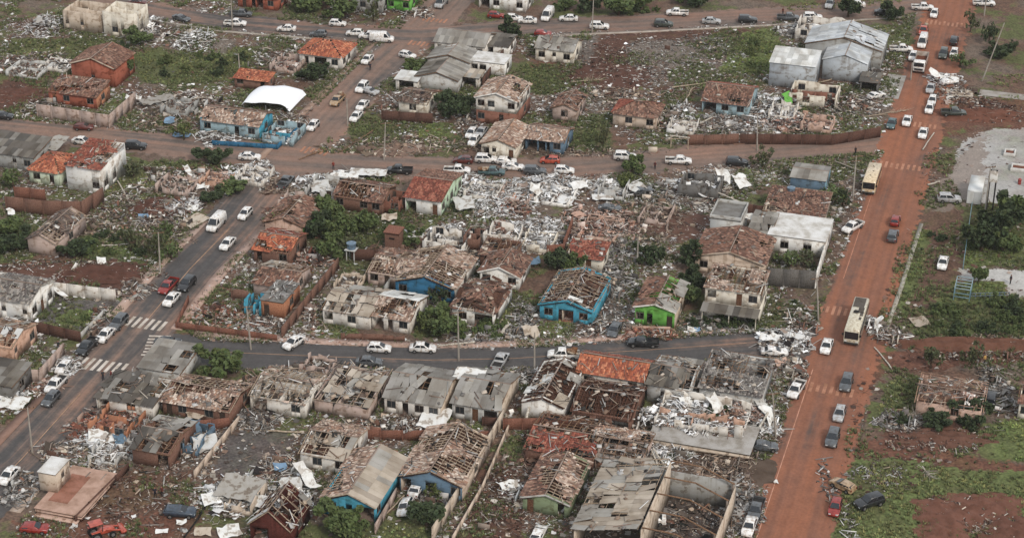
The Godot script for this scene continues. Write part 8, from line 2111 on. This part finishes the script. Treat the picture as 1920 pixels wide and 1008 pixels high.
	[82.55,6.29,1.14,0.84,7,"g","green bush at the white concrete lot fence"],
	[-33.55,-110.77,1.79,1.68,6,"d","broad dark bush at the upper edge behind the street"],
	[-36.59,-107.69,1.41,1.31,7,"g","green bush at the upper edge behind the street"],
	[-38.8,-110.36,1.21,1.18,6,"g","small green bush at the upper edge behind the street"],
	[-38.16,-110.31,1.49,1.53,7,"g","green bush at the upper edge behind the street"],
	[104.39,-79.7,1.39,1.42,6,"d","dark bush beside the leaning pole"],
	[105.12,-80.0,1.3,1.32,7,"d","small dark bush beside the leaning pole"],
	[108.57,-82.88,1.51,1.51,6,"d","broad dark bush beside the leaning pole"],
	[76.22,8.19,1.03,0.9,6,"d","broad dark bush beside the dirt lane"],
	[75.8,8.33,0.88,0.81,7,"d","small dark bush beside the dirt lane"],
	[74.55,6.68,0.88,0.72,6,"d","small dark bush beside the dirt lane"],
	[-22.14,3.95,0.81,0.59,6,"g","small green bush in the garden below the battened brick house"],
	[-20.37,1.38,0.93,0.74,7,"g","small green bush in the garden below the battened brick house"],
	[-25.21,-0.64,0.98,0.91,6,"g","green bush in the garden below the battened brick house"],
	[-21.19,-1.56,1.07,1.01,6,"g","green bush in the garden below the battened brick house"],
	[-22.69,5.63,1.2,1.0,7,"g","broad green bush in the garden below the battened brick house"],
	[47.55,33.11,0.77,0.56,6,"o","olive bush beside the brown dirt by the terrace"],
	[46.08,36.77,0.84,0.63,7,"d","dark bush beside the brown dirt by the terrace"],
	[47.18,31.26,0.6,0.54,7,"d","small dark bush beside the brown dirt by the terrace"],
]
const GRASS := [
	[[48.84,79.19,55.86,78.91,74.43,82.5,70.32,100.31,43.5,100.31],5,0.4,"field"],
	[[68.61,71.63,78.31,65.68,75.19,79.19,68.5,75.95],4,0.35,"lawn"],
	[[51.53,-92.95,59.23,-94.91,57.26,-68.79,44.01,-69.38],4,0.45,"lawn"],
	[[-83.22,-80.88,-54.75,-84.63,-52.02,-65.28,-76.82,-62.97],3.5,0.45,"field"],
	[[-109.69,-88.11,-90.33,-88.11,-87.03,-82.75,-95.45,-72.65,-109.23,-80.88],3,0.35,"field"],
	[[-85.67,-52.01,-80.26,-58.41,-77.64,-53.39,-81.78,-48.48],5,0.3,"lawn"],
	[[-18.91,-41.56,-11.73,-43.14,-12.22,-30.33,-17.32,-28.35],4,0.35,"lawn"],
	[[-27.59,-41.04,-17.04,-42.61,-17.46,-26.63,-27.08,-32.83],2.5,0.3,"dull"],
	[[2.26,-70.56,9.64,-71.75,11.04,-58.97,4.84,-57.28],4,0.35,"field"],
	[[-74.77,36.99,-73.31,33.76,-68.26,34.3,-69.71,38.76],5,0.25,"lawn"],
	[[-78.52,52.0,-76.69,46.85,-73.51,48.2,-74.23,53.63],4,0.3,"field"],
	[[-31.84,39.28,-25.82,38.4,-25.37,42.25,-31.7,42.94],5,0.3,"lawn"],
	[[4.02,37.34,9.45,37.34,10.02,41.9,4.13,42.94],5,0.3,"lawn"],
	[[-16.52,35.56,-10.8,33.03,-9.72,40.16,-15.3,43.62],3,0.35,"field"],
	[[-1.61,30.1,3.42,26.37,2.19,36.99,-2.58,43.62,-7.77,41.9],3,0.35,"field"],
	[[26.6,34.84,47.91,30.66,50.39,36.63,40.64,41.55,27.03,40.86],3,0.4,"w"],
	[[-9.29,68.38,-4.49,68.09,-3.97,71.04,-8.97,71.48],5,0.3,"lawn"],
	[[-19.74,95.35,-14.88,89.18,-8.42,89.18,-11.6,100.31,-25.37,100.31],4,0.35,"field"],
	[[44.25,-20.6,51.61,-22.03,50.78,-15.2,43.27,-14.04],4,0.3,"lawn"],
	[[72.0,3.63,74.99,4.47,69.03,23.72,64.56,36.27,64.01,33.4,68.08,18.3],4,0.35,"lawn"],
	[[81.33,6.57,91.47,6.57,88.64,18.89,78.09,17.91],4,0.35,"lawn"],
	[[83.8,-4.58,94.28,-5.68,91.57,6.15,80.99,8.23],4,0.4,"field"],
	[[74.56,23.72,83.65,24.48,82.85,29.73,73.81,31.21],4,0.35,"lawn"],
	[[69.67,31.94,86.96,30.1,83.83,43.62,68.95,43.62,63.45,47.02],4,0.6,"w"],
	[[57.46,57.48,63.52,54.6,61.38,64.62,54.79,68.83],3,0.35,"field"],
	[[-37.88,-8.58,-25.44,-6.35,-18.41,1.93,-20.57,11.91,-29.47,17.91,-35.31,12.32],2.5,0.4,"w"],
	[[80.13,-96.23,89.85,-97.22,86.69,-88.75,79.85,-87.16],3,0.35,"field"],
	[[-92.92,2.35,-87.13,-1.95,-81.7,1.93,-83.73,13.93,-89.79,15.93],3,0.4,"w"],
	[[-77.28,-13.58,-71.8,-24.92,-64.48,-22.51,-65.28,-9.48,-71.6,-2.82],3,0.35,"field"],
	[[-76.71,4.47,-66.54,6.57,-59.23,12.32,-60.04,17.91,-73.59,15.93],3,0.4,"w"],
	[[-73.88,10.9,-65.8,9.87,-64.42,13.73,-72.74,14.53],5,0.3,"lawn"],
	[[13.71,-45.26,19.12,-46.59,19.44,-29.59,12.23,-30.83],3,0.35,"w"],
	[[63.81,-40.52,73.35,-43.14,72.92,-37.93,61.6,-35.37],3,0.35,"field"],
	[[59.54,36.99,67.85,14.33,70.59,4.05,65.17,29.73,60.7,40.51],2,0.35,"dull"],
	[[62.54,-110.48,90.38,-115.41,89.64,-111.17,63.17,-105.64],2.5,0.35,"field"],
	[[101.32,-68.2,108.07,-68.2,106.42,-60.96,98.96,-62.39],3,0.35,"field"],
	[[99.96,-56.72,106.26,-57.85,105.49,-54.5,100.57,-54.5],3,0.3,"lawn"],
	[[-29.5,17.51,-22.41,15.73,-22.5,23.72,-30.24,25.62],3,0.4,"w"],
	[[59.68,88.27,66.93,88.92,70.81,96.6,66.69,100.31,57.99,100.31],1.2,0.4,"field"],
	[[51.1,69.42,71.06,69.42,72.49,80.85,49.82,77.79],1.0,0.35,"w"],
]
const CARS := [
	["sedan","p_grey",-74.46,-99.8,-0.563,"dusty dark wreck by the white heap at the upper street",0.7,"wrecked vehicles"],
	["pickup","p_white",-61.93,-96.62,-0.082,"white pickup on the upper street above the white heap",0.0,"vehicles on the streets"],
	["pickup","p_grey",-61.35,-102.66,-0.083,"dark pickup behind the white pickup at the upper street",0.0,"vehicles on the streets"],
	["sedan","p_darkred",-86.02,-110.08,-0.084,"dark red car at the edge of the upper street",0.0,"vehicles on the streets"],
	["sedan","p_white",-50.16,-93.5,3.06,"white sedan alone on the upper street",0.0,"vehicles on the streets"],
	["hatch","p_grey",-42.76,-90.19,3.06,"dark car behind the orange roof house",0.0,"vehicles on the streets"],
	["hatch","p_white",-39.03,-96.74,-0.082,"white hatchback across the street from the orange roof house",0.0,"vehicles on the streets"],
	["hatch","p_white",-34.8,-90.84,3.06,"white hatchback at the ridge of the orange roof, end of a row of three",0.0,"vehicles on the streets"],
	["suv","p_white",-31.61,-88.99,3.06,"white car between hatchback and van by the orange roof",0.0,"vehicles on the streets"],
	["van","p_white",-28.57,-87.12,-0.081,"white van at the end of the row by the orange roof",0.0,"vehicles on the streets"],
	["sedan","p_white",-30.96,-75.21,-1.871,"white sedan going down the street beside the orange roof house",0.0,"vehicles on the streets"],
	["hatch","p_white",-22.5,-77.6,-0.479,"white hatchback at the corner beside the grey roofed houses",0.0,"vehicles on the streets"],
	["suv","p_white",-31.06,-59.64,-1.871,"white car stopped beside a crumpled silver one on the diagonal street",0.0,"vehicles on the streets"],
	["hatch","p_silver",-29.29,-57.87,-0.631,"crumpled silver car on the diagonal street",0.9,"wrecked vehicles"],
	["pickup","p_tan",-35.63,-53.01,-1.871,"tan pickup loaded with goods on the diagonal street",0,"vehicles on the streets","load"],
	["sedan","p_white",-30.34,-50.43,-1.871,"white sedan, upper of two in line on the diagonal street",0.0,"vehicles on the streets"],
	["sedan","p_white",-31.24,-44.76,-1.871,"white sedan, lower of two in line on the diagonal street",0.0,"vehicles on the streets"],
	["hatch","p_white",-39.51,-40.22,-1.871,"white hatchback beside the cyan ruin",0.0,"vehicles on the streets"],
	["van","p_silver",-16.16,-109.51,-1.871,"silver van at the upper edge of the diagonal street",0.0,"vehicles on the streets"],
	["hatch","p_red",-3.62,-101.77,-0.084,"red car by the long white building",0.0,"vehicles on the streets"],
	["hatch","p_white",0.48,-100.08,-0.083,"white car beside the red one at the long white building",0.0,"vehicles on the streets"],
	["sedan","p_white",3.47,-98.46,3.058,"white sedan beside the yard trees on the upper street",0.0,"vehicles on the streets"],
	["van","p_white",8.07,-101.26,-1.871,"white van parked nose out at the upper street",0.0,"vehicles on the streets"],
	["sedan","p_white",12.73,-99.8,3.058,"white sedan parked beside the nose out van",0.0,"vehicles on the streets"],
	["suv","p_white",19.5,-94.85,-0.083,"white off-road car on the upper street",0.0,"vehicles on the streets"],
	["suv","p_green",33.86,-96.17,-0.083,"dark green off-road car on the upper street",0.0,"vehicles on the streets"],
	["sedan","p_silver",44.77,-98.13,-0.084,"silver sedan on the upper street",0.0,"vehicles on the streets"],
	["suv","p_black",52.98,-98.83,-0.084,"black off-road car on the upper street",0.0,"vehicles on the streets"],
	["pickup","p_white",37.49,-103.34,3.057,"white pickup on the far side of the upper street",0.0,"vehicles on the streets"],
	["hatch","p_red",6.84,-90.52,-0.082,"red car behind the cream house with grey sheets",0.5,"wrecked vehicles"],
	["pickup","p_grey",62.27,-100.3,-0.084,"grey pickup beside the roofless white walls",0.0,"vehicles on the streets"],
	["suv","p_white",67.83,-100.51,-0.084,"white off-road car behind the roofless white walls",0.0,"vehicles on the streets"],
	["suv","p_silver",72.84,-108.73,-1.871,"silver car on the far verge of the upper street",0.0,"vehicles on the streets"],
	["sedan","p_white",78.82,-108.69,3.056,"white sedan on the upper street near the road corner",0.0,"vehicles on the streets"],
	["sedan","p_black",84.32,-103.52,-0.085,"black sedan beside the dark tree at the road corner",0.0,"vehicles on the streets"],
	["pickup","p_white",93.75,-106.77,-0.086,"white pickup turning at the road corner",0.0,"vehicles on the streets"],
	["hatch","p_white",95.67,-102.78,-1.871,"white hatchback waiting at the far crosswalk",0.0,"vehicles on the streets"],
	["pickup","p_orange",91.34,-92.35,-1.871,"orange red pickup in line below the far crosswalk",0,"vehicles on the streets","load"],
	["van","p_white",89.74,-84.89,-1.871,"white van behind the dump truck",0.0,"vehicles on the streets"],
	["suv","p_black",96.86,-86.11,1.271,"black car going up beside the far crosswalk",0.0,"vehicles on the streets"],
	["suv","p_green",93.01,-78.29,-1.871,"dark green jeep beside a white car on the red road",0.0,"vehicles on the streets"],
	["hatch","p_white",95.42,-78.83,-1.871,"white hatchback beside the dark green jeep",0.0,"vehicles on the streets"],
	["hatch","p_white",86.23,-76.98,-1.871,"white car squeezed beside the dump truck",0.0,"vehicles on the streets"],
	["truck","p_white",86.96,-72.2,-1.871,"white dump truck with an open muddy bed on the red road",0.0,"vehicles on the streets"],
	["pickup","p_white",84.43,-81.19,-0.081,"white pickup on the warehouse drive",0.0,"vehicles on the streets"],
	["hatch","p_white",91.08,-63.01,0.439,"white wreck crushed at the road side",1.0,"wrecked vehicles"],
	["sedan","p_silver",86.72,-59.35,-1.871,"silver sedan below the roadside wreck",0.0,"vehicles on the streets"],
	["hatch","p_white",85.83,-52.85,-1.871,"white hatchback, upper of a close pair on the red road",0.0,"vehicles on the streets"],
	["hatch","p_white",84.52,-48.74,-1.871,"white hatchback, lower of a close pair on the red road",0.0,"vehicles on the streets"],
	["pickup","p_green",88.99,-46.74,-0.076,"dark pickup pointing off the red road",0.0,"vehicles on the streets"],
	["sedan","p_white",78.91,-42.64,-1.871,"white sedan in the lane above the middle crossing",0.0,"vehicles on the streets"],
	["sedan","p_teal",75.6,-41.32,-1.871,"dark teal car beside the white sedan above the crossing",0.0,"vehicles on the streets"],
	["sedan","p_white",81.01,-36.65,-1.871,"white sedan standing on the worn crosswalk",0.0,"vehicles on the streets"],
	["sedan","p_white",74.85,-55.68,0.596,"white wreck beside the warehouse drive",0.9,"wrecked vehicles"],
	["pickup","p_white",108.33,-109.55,-0.087,"white flatbed pickup at the upper edge",0.0,"vehicles on the streets"],
	["sedan","p_white",-83.85,-32.83,-0.268,"white sedan behind the white tank panel",0.0,"vehicles on the streets"],
	["suv","p_black",-73.16,-30.55,-0.071,"black car beside the middle street junction",0.0,"vehicles on the streets"],
	["sedan","p_white",-50.4,-25.62,-0.071,"white sedan at the diagonal street corner",0.0,"vehicles on the streets"],
	["hatch","p_darkred",-84.95,-39.7,-0.072,"dark red wreck at the foot of the pinkish yard wall",0.6,"wrecked vehicles"],
	["sedan","p_black",-102.24,-45.03,-0.073,"black car at the edge beside the bare soil",0.0,"vehicles on the streets"],
	["pickup","p_grey",-42.29,-14.28,1.271,"grey and black pickup at the muddy corner",0.0,"vehicles on the streets"],
	["pickup","p_black",-21.31,-19.45,3.072,"black pickup with silver roof on the middle street",0.0,"vehicles on the streets"],
	["pickup","p_white",-10.4,-19.45,-0.07,"white pickup on the middle street above the red tile roof",0.0,"vehicles on the streets"],
	["hatch","p_darkred",-9.39,-24.11,3.071,"dark red car at the alley mouth",0.3,"wrecked vehicles"],
	["suv","p_white",-4.9,-24.39,-0.071,"white off-road car in front of the cream gabled house",0.0,"vehicles on the streets"],
	["pickup","p_teal",-3.83,-18.73,-0.07,"teal pickup with a white load on the middle street",0,"vehicles on the streets","load"],
	["hatch","p_white",-1.02,-23.62,-0.071,"white car beside the cream gabled house corner",0.3,"wrecked vehicles"],
	["sedan","p_white",0.2,-21.03,-0.07,"white sedan beside the fallen branches on the middle street",0.3,"wrecked vehicles"],
	["hatch","p_white",-7.98,-36.59,-1.871,"white car in the alley, beside the ruined wall",0.0,"vehicles on the streets"],
	["hatch","p_white",-7.4,-33.03,-1.871,"white car at the lower end of the alley",0.0,"vehicles on the streets"],
	["sedan","p_silver",-6.0,-37.16,-1.871,"silver car in the alley beside the cream house",0.0,"vehicles on the streets"],
	["hatch","p_orange",7.25,-24.11,3.071,"orange red car in front of the dark fronted house",0.4,"wrecked vehicles"],
	["suv","p_grey",4.34,-19.11,-0.07,"grey green car on the middle street",0.0,"vehicles on the streets"],
	["hatch","p_white",9.9,-19.55,-0.07,"white hatchback on the middle street beside the grey one",0.0,"vehicles on the streets"],
	["suv","p_white",21.72,-25.61,-0.071,"white off-road car alone on the middle street",0.0,"vehicles on the streets"],
	["pickup","p_white",31.83,-23.76,-0.071,"white pickup with dented side on the middle street",0.4,"wrecked vehicles"],
	["suv","p_black",42.96,-22.94,-0.071,"black car on the middle street above the bright grass",0.0,"vehicles on the streets"],
	["sedan","p_grey",24.22,-10.53,0.42,"grey wreck in the collapsed white roof",0.9,"wrecked vehicles"],
	["sedan","p_grey",17.77,-3.16,-0.068,"dark grey wreck above the pink brick heap",0.8,"wrecked vehicles"],
	["van","p_white",-52.96,3.19,-1.871,"white cargo van going down the diagonal street",0.0,"vehicles on the streets"],
	["hatch","p_white",-48.29,-0.92,-1.871,"white hatchback behind the cargo van's lane",0.0,"vehicles on the streets"],
	["sedan","p_white",-49.98,10.83,-1.871,"white sedan beside the pavement below the cargo van",0.0,"vehicles on the streets"],
	["pickup","p_red",-57.99,26.51,-1.871,"red pickup on the diagonal street",0.0,"vehicles on the streets"],
	["suv","p_black",-54.94,25.84,-1.871,"black car beside the red pickup",0.0,"vehicles on the streets"],
	["sedan","p_white",-56.76,31.04,-1.871,"white sedan approaching the striped crossing",0.0,"vehicles on the streets"],
	["suv","p_grey",-64.17,39.01,-1.871,"dark car parked beside the low pale wall",0.0,"vehicles on the streets"],
	["sedan","p_white",-65.63,42.99,-1.871,"white sedan parked below the dark car at the low wall",0.0,"vehicles on the streets"],
	["pickup","p_black",-67.85,46.71,-1.871,"small black pickup at the crossing corner",0.0,"vehicles on the streets"],
	["hatch","p_white",-70.36,52.94,-1.871,"white wreck with bent metal beside the crossing",1.0,"wrecked vehicles"],
	["pickup","p_white",-70.47,58.17,-1.871,"white pickup beside the wreck at the crossing",0.0,"vehicles on the streets"],
	["hatch","p_grey",-70.41,62.48,-1.871,"dark car below the white pickup on the diagonal street",0.0,"vehicles on the streets"],
	["sedan","p_black",-55.21,45.22,-0.059,"burnt black wreck on the crossing stripes",0.8,"wrecked vehicles"],
	["sedan","p_white",-34.99,45.39,-2.187,"white sedan slewed across the pavement",0.0,"vehicles on the streets"],
	["hatch","p_white",-21.2,47.13,-0.059,"white hatchback parked at the pavement, alone",0.0,"vehicles on the streets"],
	["sedan","p_white",-14.22,47.09,-0.059,"white sedan parked at the pavement beside the white gutter",0.0,"vehicles on the streets"],
	["sedan","p_grey",-22.54,51.42,-0.058,"dark grey sedan in the lower street",0.0,"vehicles on the streets"],
	["pickup","p_silver",-1.85,51.22,1.271,"silver pickup with a boxed bed beside the lower street",0.0,"vehicles on the streets"],
	["pickup","p_white",8.13,49.23,3.083,"white pickup loaded with furniture on the lower street",0,"vehicles on the streets","load"],
	["sedan","p_grey",16.62,41.25,-1.871,"grey wreck beside the rubble near the lime green house",0.5,"wrecked vehicles"],
	["pickup","p_black",21.05,45.35,3.082,"black wrecked pickup on the lower street",0.6,"wrecked vehicles"],
	["sedan","p_white",41.76,48.26,-0.059,"white wreck under twisted white metal",0.9,"wrecked vehicles"],
	["sedan","p_white",50.31,46.58,-1.871,"white sedan beside the big bus",0.0,"vehicles on the streets"],
	["bus","p_bus",55.97,40.24,-1.871,"pale city bus with burnt roof patches on the red road",0,"buses"],
	["suv","p_grey",51.77,57.94,-1.871,"dark grey car below the bus on the red road",0.0,"vehicles on the streets"],
	["pickup","p_white",43.78,59.75,-1.992,"white pickup parked at the road corner rubble",0.0,"vehicles on the streets"],
	["sedan","p_white",74.38,18.07,-1.871,"white sedan on the brown dirt lane",0.0,"vehicles on the streets"],
	["school_bus","p_cream",67.16,-13.86,-1.871,"cream school bus with orange stripe at the road junction",0,"buses"],
	["suv","p_silver",80.4,-7.12,-0.069,"silver car on the gravel lot",0.0,"vehicles on the streets"],
	["pickup","p_white",60.91,4.32,-2.307,"white pickup parked at the muddy shoulder",0.0,"vehicles on the streets"],
	["hatch","p_red",68.99,1.66,1.271,"red car just ahead of a dark one on the red road",0,"vehicles on the streets"],
	["suv","p_grey",67.48,7.77,1.271,"dark car close behind the red one",0.0,"vehicles on the streets"],
	["sedan","p_white",-72.17,83.34,-1.871,"white sedan on the diagonal street near the tank platform",0.0,"vehicles on the streets"],
	["hatch","p_red",-65.75,96.21,-0.051,"red wreck with a white door at the lower edge",0.6,"wrecked vehicles"],
	["tractor","p_orange",-56.34,97.48,0.512,"red loader tractor in the soil yard",0.0,"vehicles on the streets"],
	["suv","p_blue",-46.26,92.41,-0.051,"blue black wreck in the soil yard",0.8,"wrecked vehicles"],
	["sedan","p_white",-13.48,86.58,1.271,"white wreck in the carport of the big timber roof",0.6,"wrecked vehicles"],
	["hatch","p_white",-14.69,91.49,-1.871,"white car tipped on its side in the grassy yard",0.4,"wrecked vehicles","tilt"],
	["hatch","p_white",3.66,97.46,1.271,"white car at the lower edge beside the pale green house",0.3,"wrecked vehicles"],
	["sedan","p_white",19.23,94.15,3.09,"white car inside the open hall",0.3,"wrecked vehicles"],
	["sedan","p_white",32.74,95.8,-1.871,"white sedan parked beside the red road below the rubble",0.0,"vehicles on the streets"],
	["pickup","p_grey",34.14,91.69,-1.871,"dark pickup parked above the white sedan by the road",0.0,"vehicles on the streets"],
	["sedan","p_grey",36.98,75.67,-0.055,"dark sedan nosed in below the white panels",0.3,"wrecked vehicles"],
	["hatch","p_silver",49.41,66.75,-1.871,"silver car on the red road above a dark one",0.0,"vehicles on the streets"],
	["suv","p_grey",47.39,73.56,-1.871,"dark green grey car at the edge of the red road",0.0,"vehicles on the streets"],
	["hatch","p_tan",47.1,85.68,2.35,"burnt pale wreck at the edge of the field",1.0,"wrecked vehicles"],
	["hatch","p_red",45.24,91.23,-1.871,"red hatchback on the pale verge of the field",0.0,"vehicles on the streets"],
	["suv","p_black",50.22,89.95,-2.693,"black car standing in the green field",0.0,"vehicles on the streets"],
	["suv","p_black",73.1,62.48,1.271,"black car parked beside the roofless pink house",0.0,"vehicles on the streets"],
]
const POLES := [
	[62.81,-8.13,9.0,0,0,"tall concrete street pole with crossarms beside the school bus",2],
	[98.56,-64.7,13.0,3.2,0,"leaning pole beside the concrete path",0],
	[107.06,-102.91,8,0,0,"pole at the upper edge of the red road",1],
	[-32.72,-41.56,6,0,0,"stump of a pole beside two white sedans",0],
	[-8.45,50.02,9,0,0,"thin pole between the grey roofed houses",1],
	[3.52,53.14,7,0,0,"thin pole by the loaded white pickup",0],
	[21.64,17.91,5.5,0,0,"pale pipe post above the lime green house",0],
	[-57.06,-65.28,6,0,0,"thin pole behind the white canopy",0],
	[-62.52,-95.57,7,0.2,0,"dark pole beside the white pickup at the upper street",1],
	[86.3,-3.48,9,0,0,"dark pole beside the sign pylon",1],
	[83.69,-65.28,4,0,0,"short post by the dump truck",0],
	[-60.35,20.64,8,0.3,0,"thin pole beside the pavement of the diagonal street",1],
	[-41.79,46.52,8,-0.2,0,"pole on the pavement of the lower street near the slewed sedan",1],
	[17.75,-92.3,8,0.2,0,"thin pole on the verge of the upper street",1],
	[47.59,-29.83,8,-0.4,0,"pole at the middle street beside the dark retaining wall",1],
	[-24.58,-25.41,8,0.5,0.2,"leaning pole on the wood litter of the middle street",1],
	[50.34,36.99,8,-0.8,0,"leaning pole beside the red road above the bus",1],
	[39.18,72.35,8,-1.0,0.3,"leaning pole beside the white twisted panels",1],
	[-70.31,76.66,8,0.2,0,"pole beside the diagonal street near the tank platform",1],
]
const PEOPLE := [
	[-50.48,87.87,0.3,[44,46,52],[36,36,42],"person in dark clothes standing in the soil yard, by another"],
	[-49.54,87.61,-0.4,[90,52,46],[36,36,42],"person in a dark red top standing in the soil yard"],
	[-63.71,55.88,0.5,[60,58,60],[40,42,52],"person in grey beside the crossing stripes"],
	[-62.38,55.88,-0.8,[110,52,50],[40,42,52],"person in red beside the crossing stripes"],
	[-33.96,-21.08,0.3,[120,50,44],[40,40,46],"person in red walking on the middle street"],
	[-30.09,-70.56,0.4,[40,42,50],[34,36,44],"person in black on the diagonal street"],
	[61.46,-103.59,0.2,[90,50,44],[40,40,46],"person standing beside the grey pickup"],
	[66.32,-27.86,0.4,[50,44,46],[40,40,46],"person in dark clothes at the street pole"],
	[84.64,24.48,0.6,[44,46,52],[36,36,42],"person in black on the pale court"],
	[47.25,46.52,0.8,[50,46,46],[36,36,42],"person in dark clothes beside the white wreck"],
	[10.37,8.64,0.2,[50,44,46],[40,40,46],"person among the brick piers"],
	[-72.46,46.68,-0.3,[52,54,58],[44,44,50],"person standing beside the small lawn wall"],
	[74.62,51.01,0.5,[186,150,90],[60,56,52],"person in a yellow top on the red bank"],
	[27.17,-21.08,0.2,[80,44,44],[40,40,46],"person in dark red beside the middle street"],
]


func _ready() -> void:
	R.seed = 7
	noise.frequency = 0.03; noise.fractal_octaves = 3
	var cam := Camera3D.new(); cam.name = "camera"; add_child(cam)
	cam.position = Vector3(0, 160, 320); cam.rotation_degrees = Vector3(-28, 0, 0); cam.fov = 15.46; cam.far = 4000; cam.near = 1.0; cam.current = true
	var env := Environment.new()
	env.background_mode = Environment.BG_SKY
	var sm := ProceduralSkyMaterial.new()
	sm.sky_top_color = Color(0.74, 0.76, 0.79); sm.sky_horizon_color = Color(0.80, 0.81, 0.82); sm.sky_curve = 0.3
	sm.ground_bottom_color = Color(0.35, 0.3, 0.27); sm.ground_horizon_color = Color(0.6, 0.58, 0.56)
	var sky := Sky.new(); sky.sky_material = sm; env.sky = sky
	env.tonemap_mode = Environment.TONE_MAPPER_LINEAR
	env.tonemap_exposure = 1.45
	env.fog_enabled = true; env.fog_density = 0.00006; env.fog_light_color = Color(0.80, 0.80, 0.80)
	env.sdfgi_enabled = true; env.ssao_enabled = true; env.ssil_enabled = true
	var we := WorldEnvironment.new(); we.name = "world_environment"; we.environment = env; add_child(we)
	var sun := DirectionalLight3D.new(); sun.name = "sun"; sun.light_energy = 0.5; sun.light_angular_distance = 14.0; sun.light_color = Color(1, 0.97, 0.93); sun.shadow_enabled = true
	sun.rotation_degrees = Vector3(-42, 28, 0); add_child(sun)
	make_templates(); make_shared(); make_trees()
	build_ground()
	noise.frequency = 0.16
	for i in HOUSES.size(): house(HOUSES[i], i)
	for m in MOUNDS: mound(m)
	for w in WALLS: yard_wall(w)
	special()
	for z in HEAPS: heap(z)
	for b in BEAMS: beam_thing(b)
	for b in PANELS: panel_thing(b)
	for t in TREES: tree(t)
	for c in CARS: vehicle(c)
	for k in protos:
		if protos[k] is Node: protos[k].free()
	for p in POLES: pole(p)
	for p in PEOPLE: person(p)
	litter()
	grass()
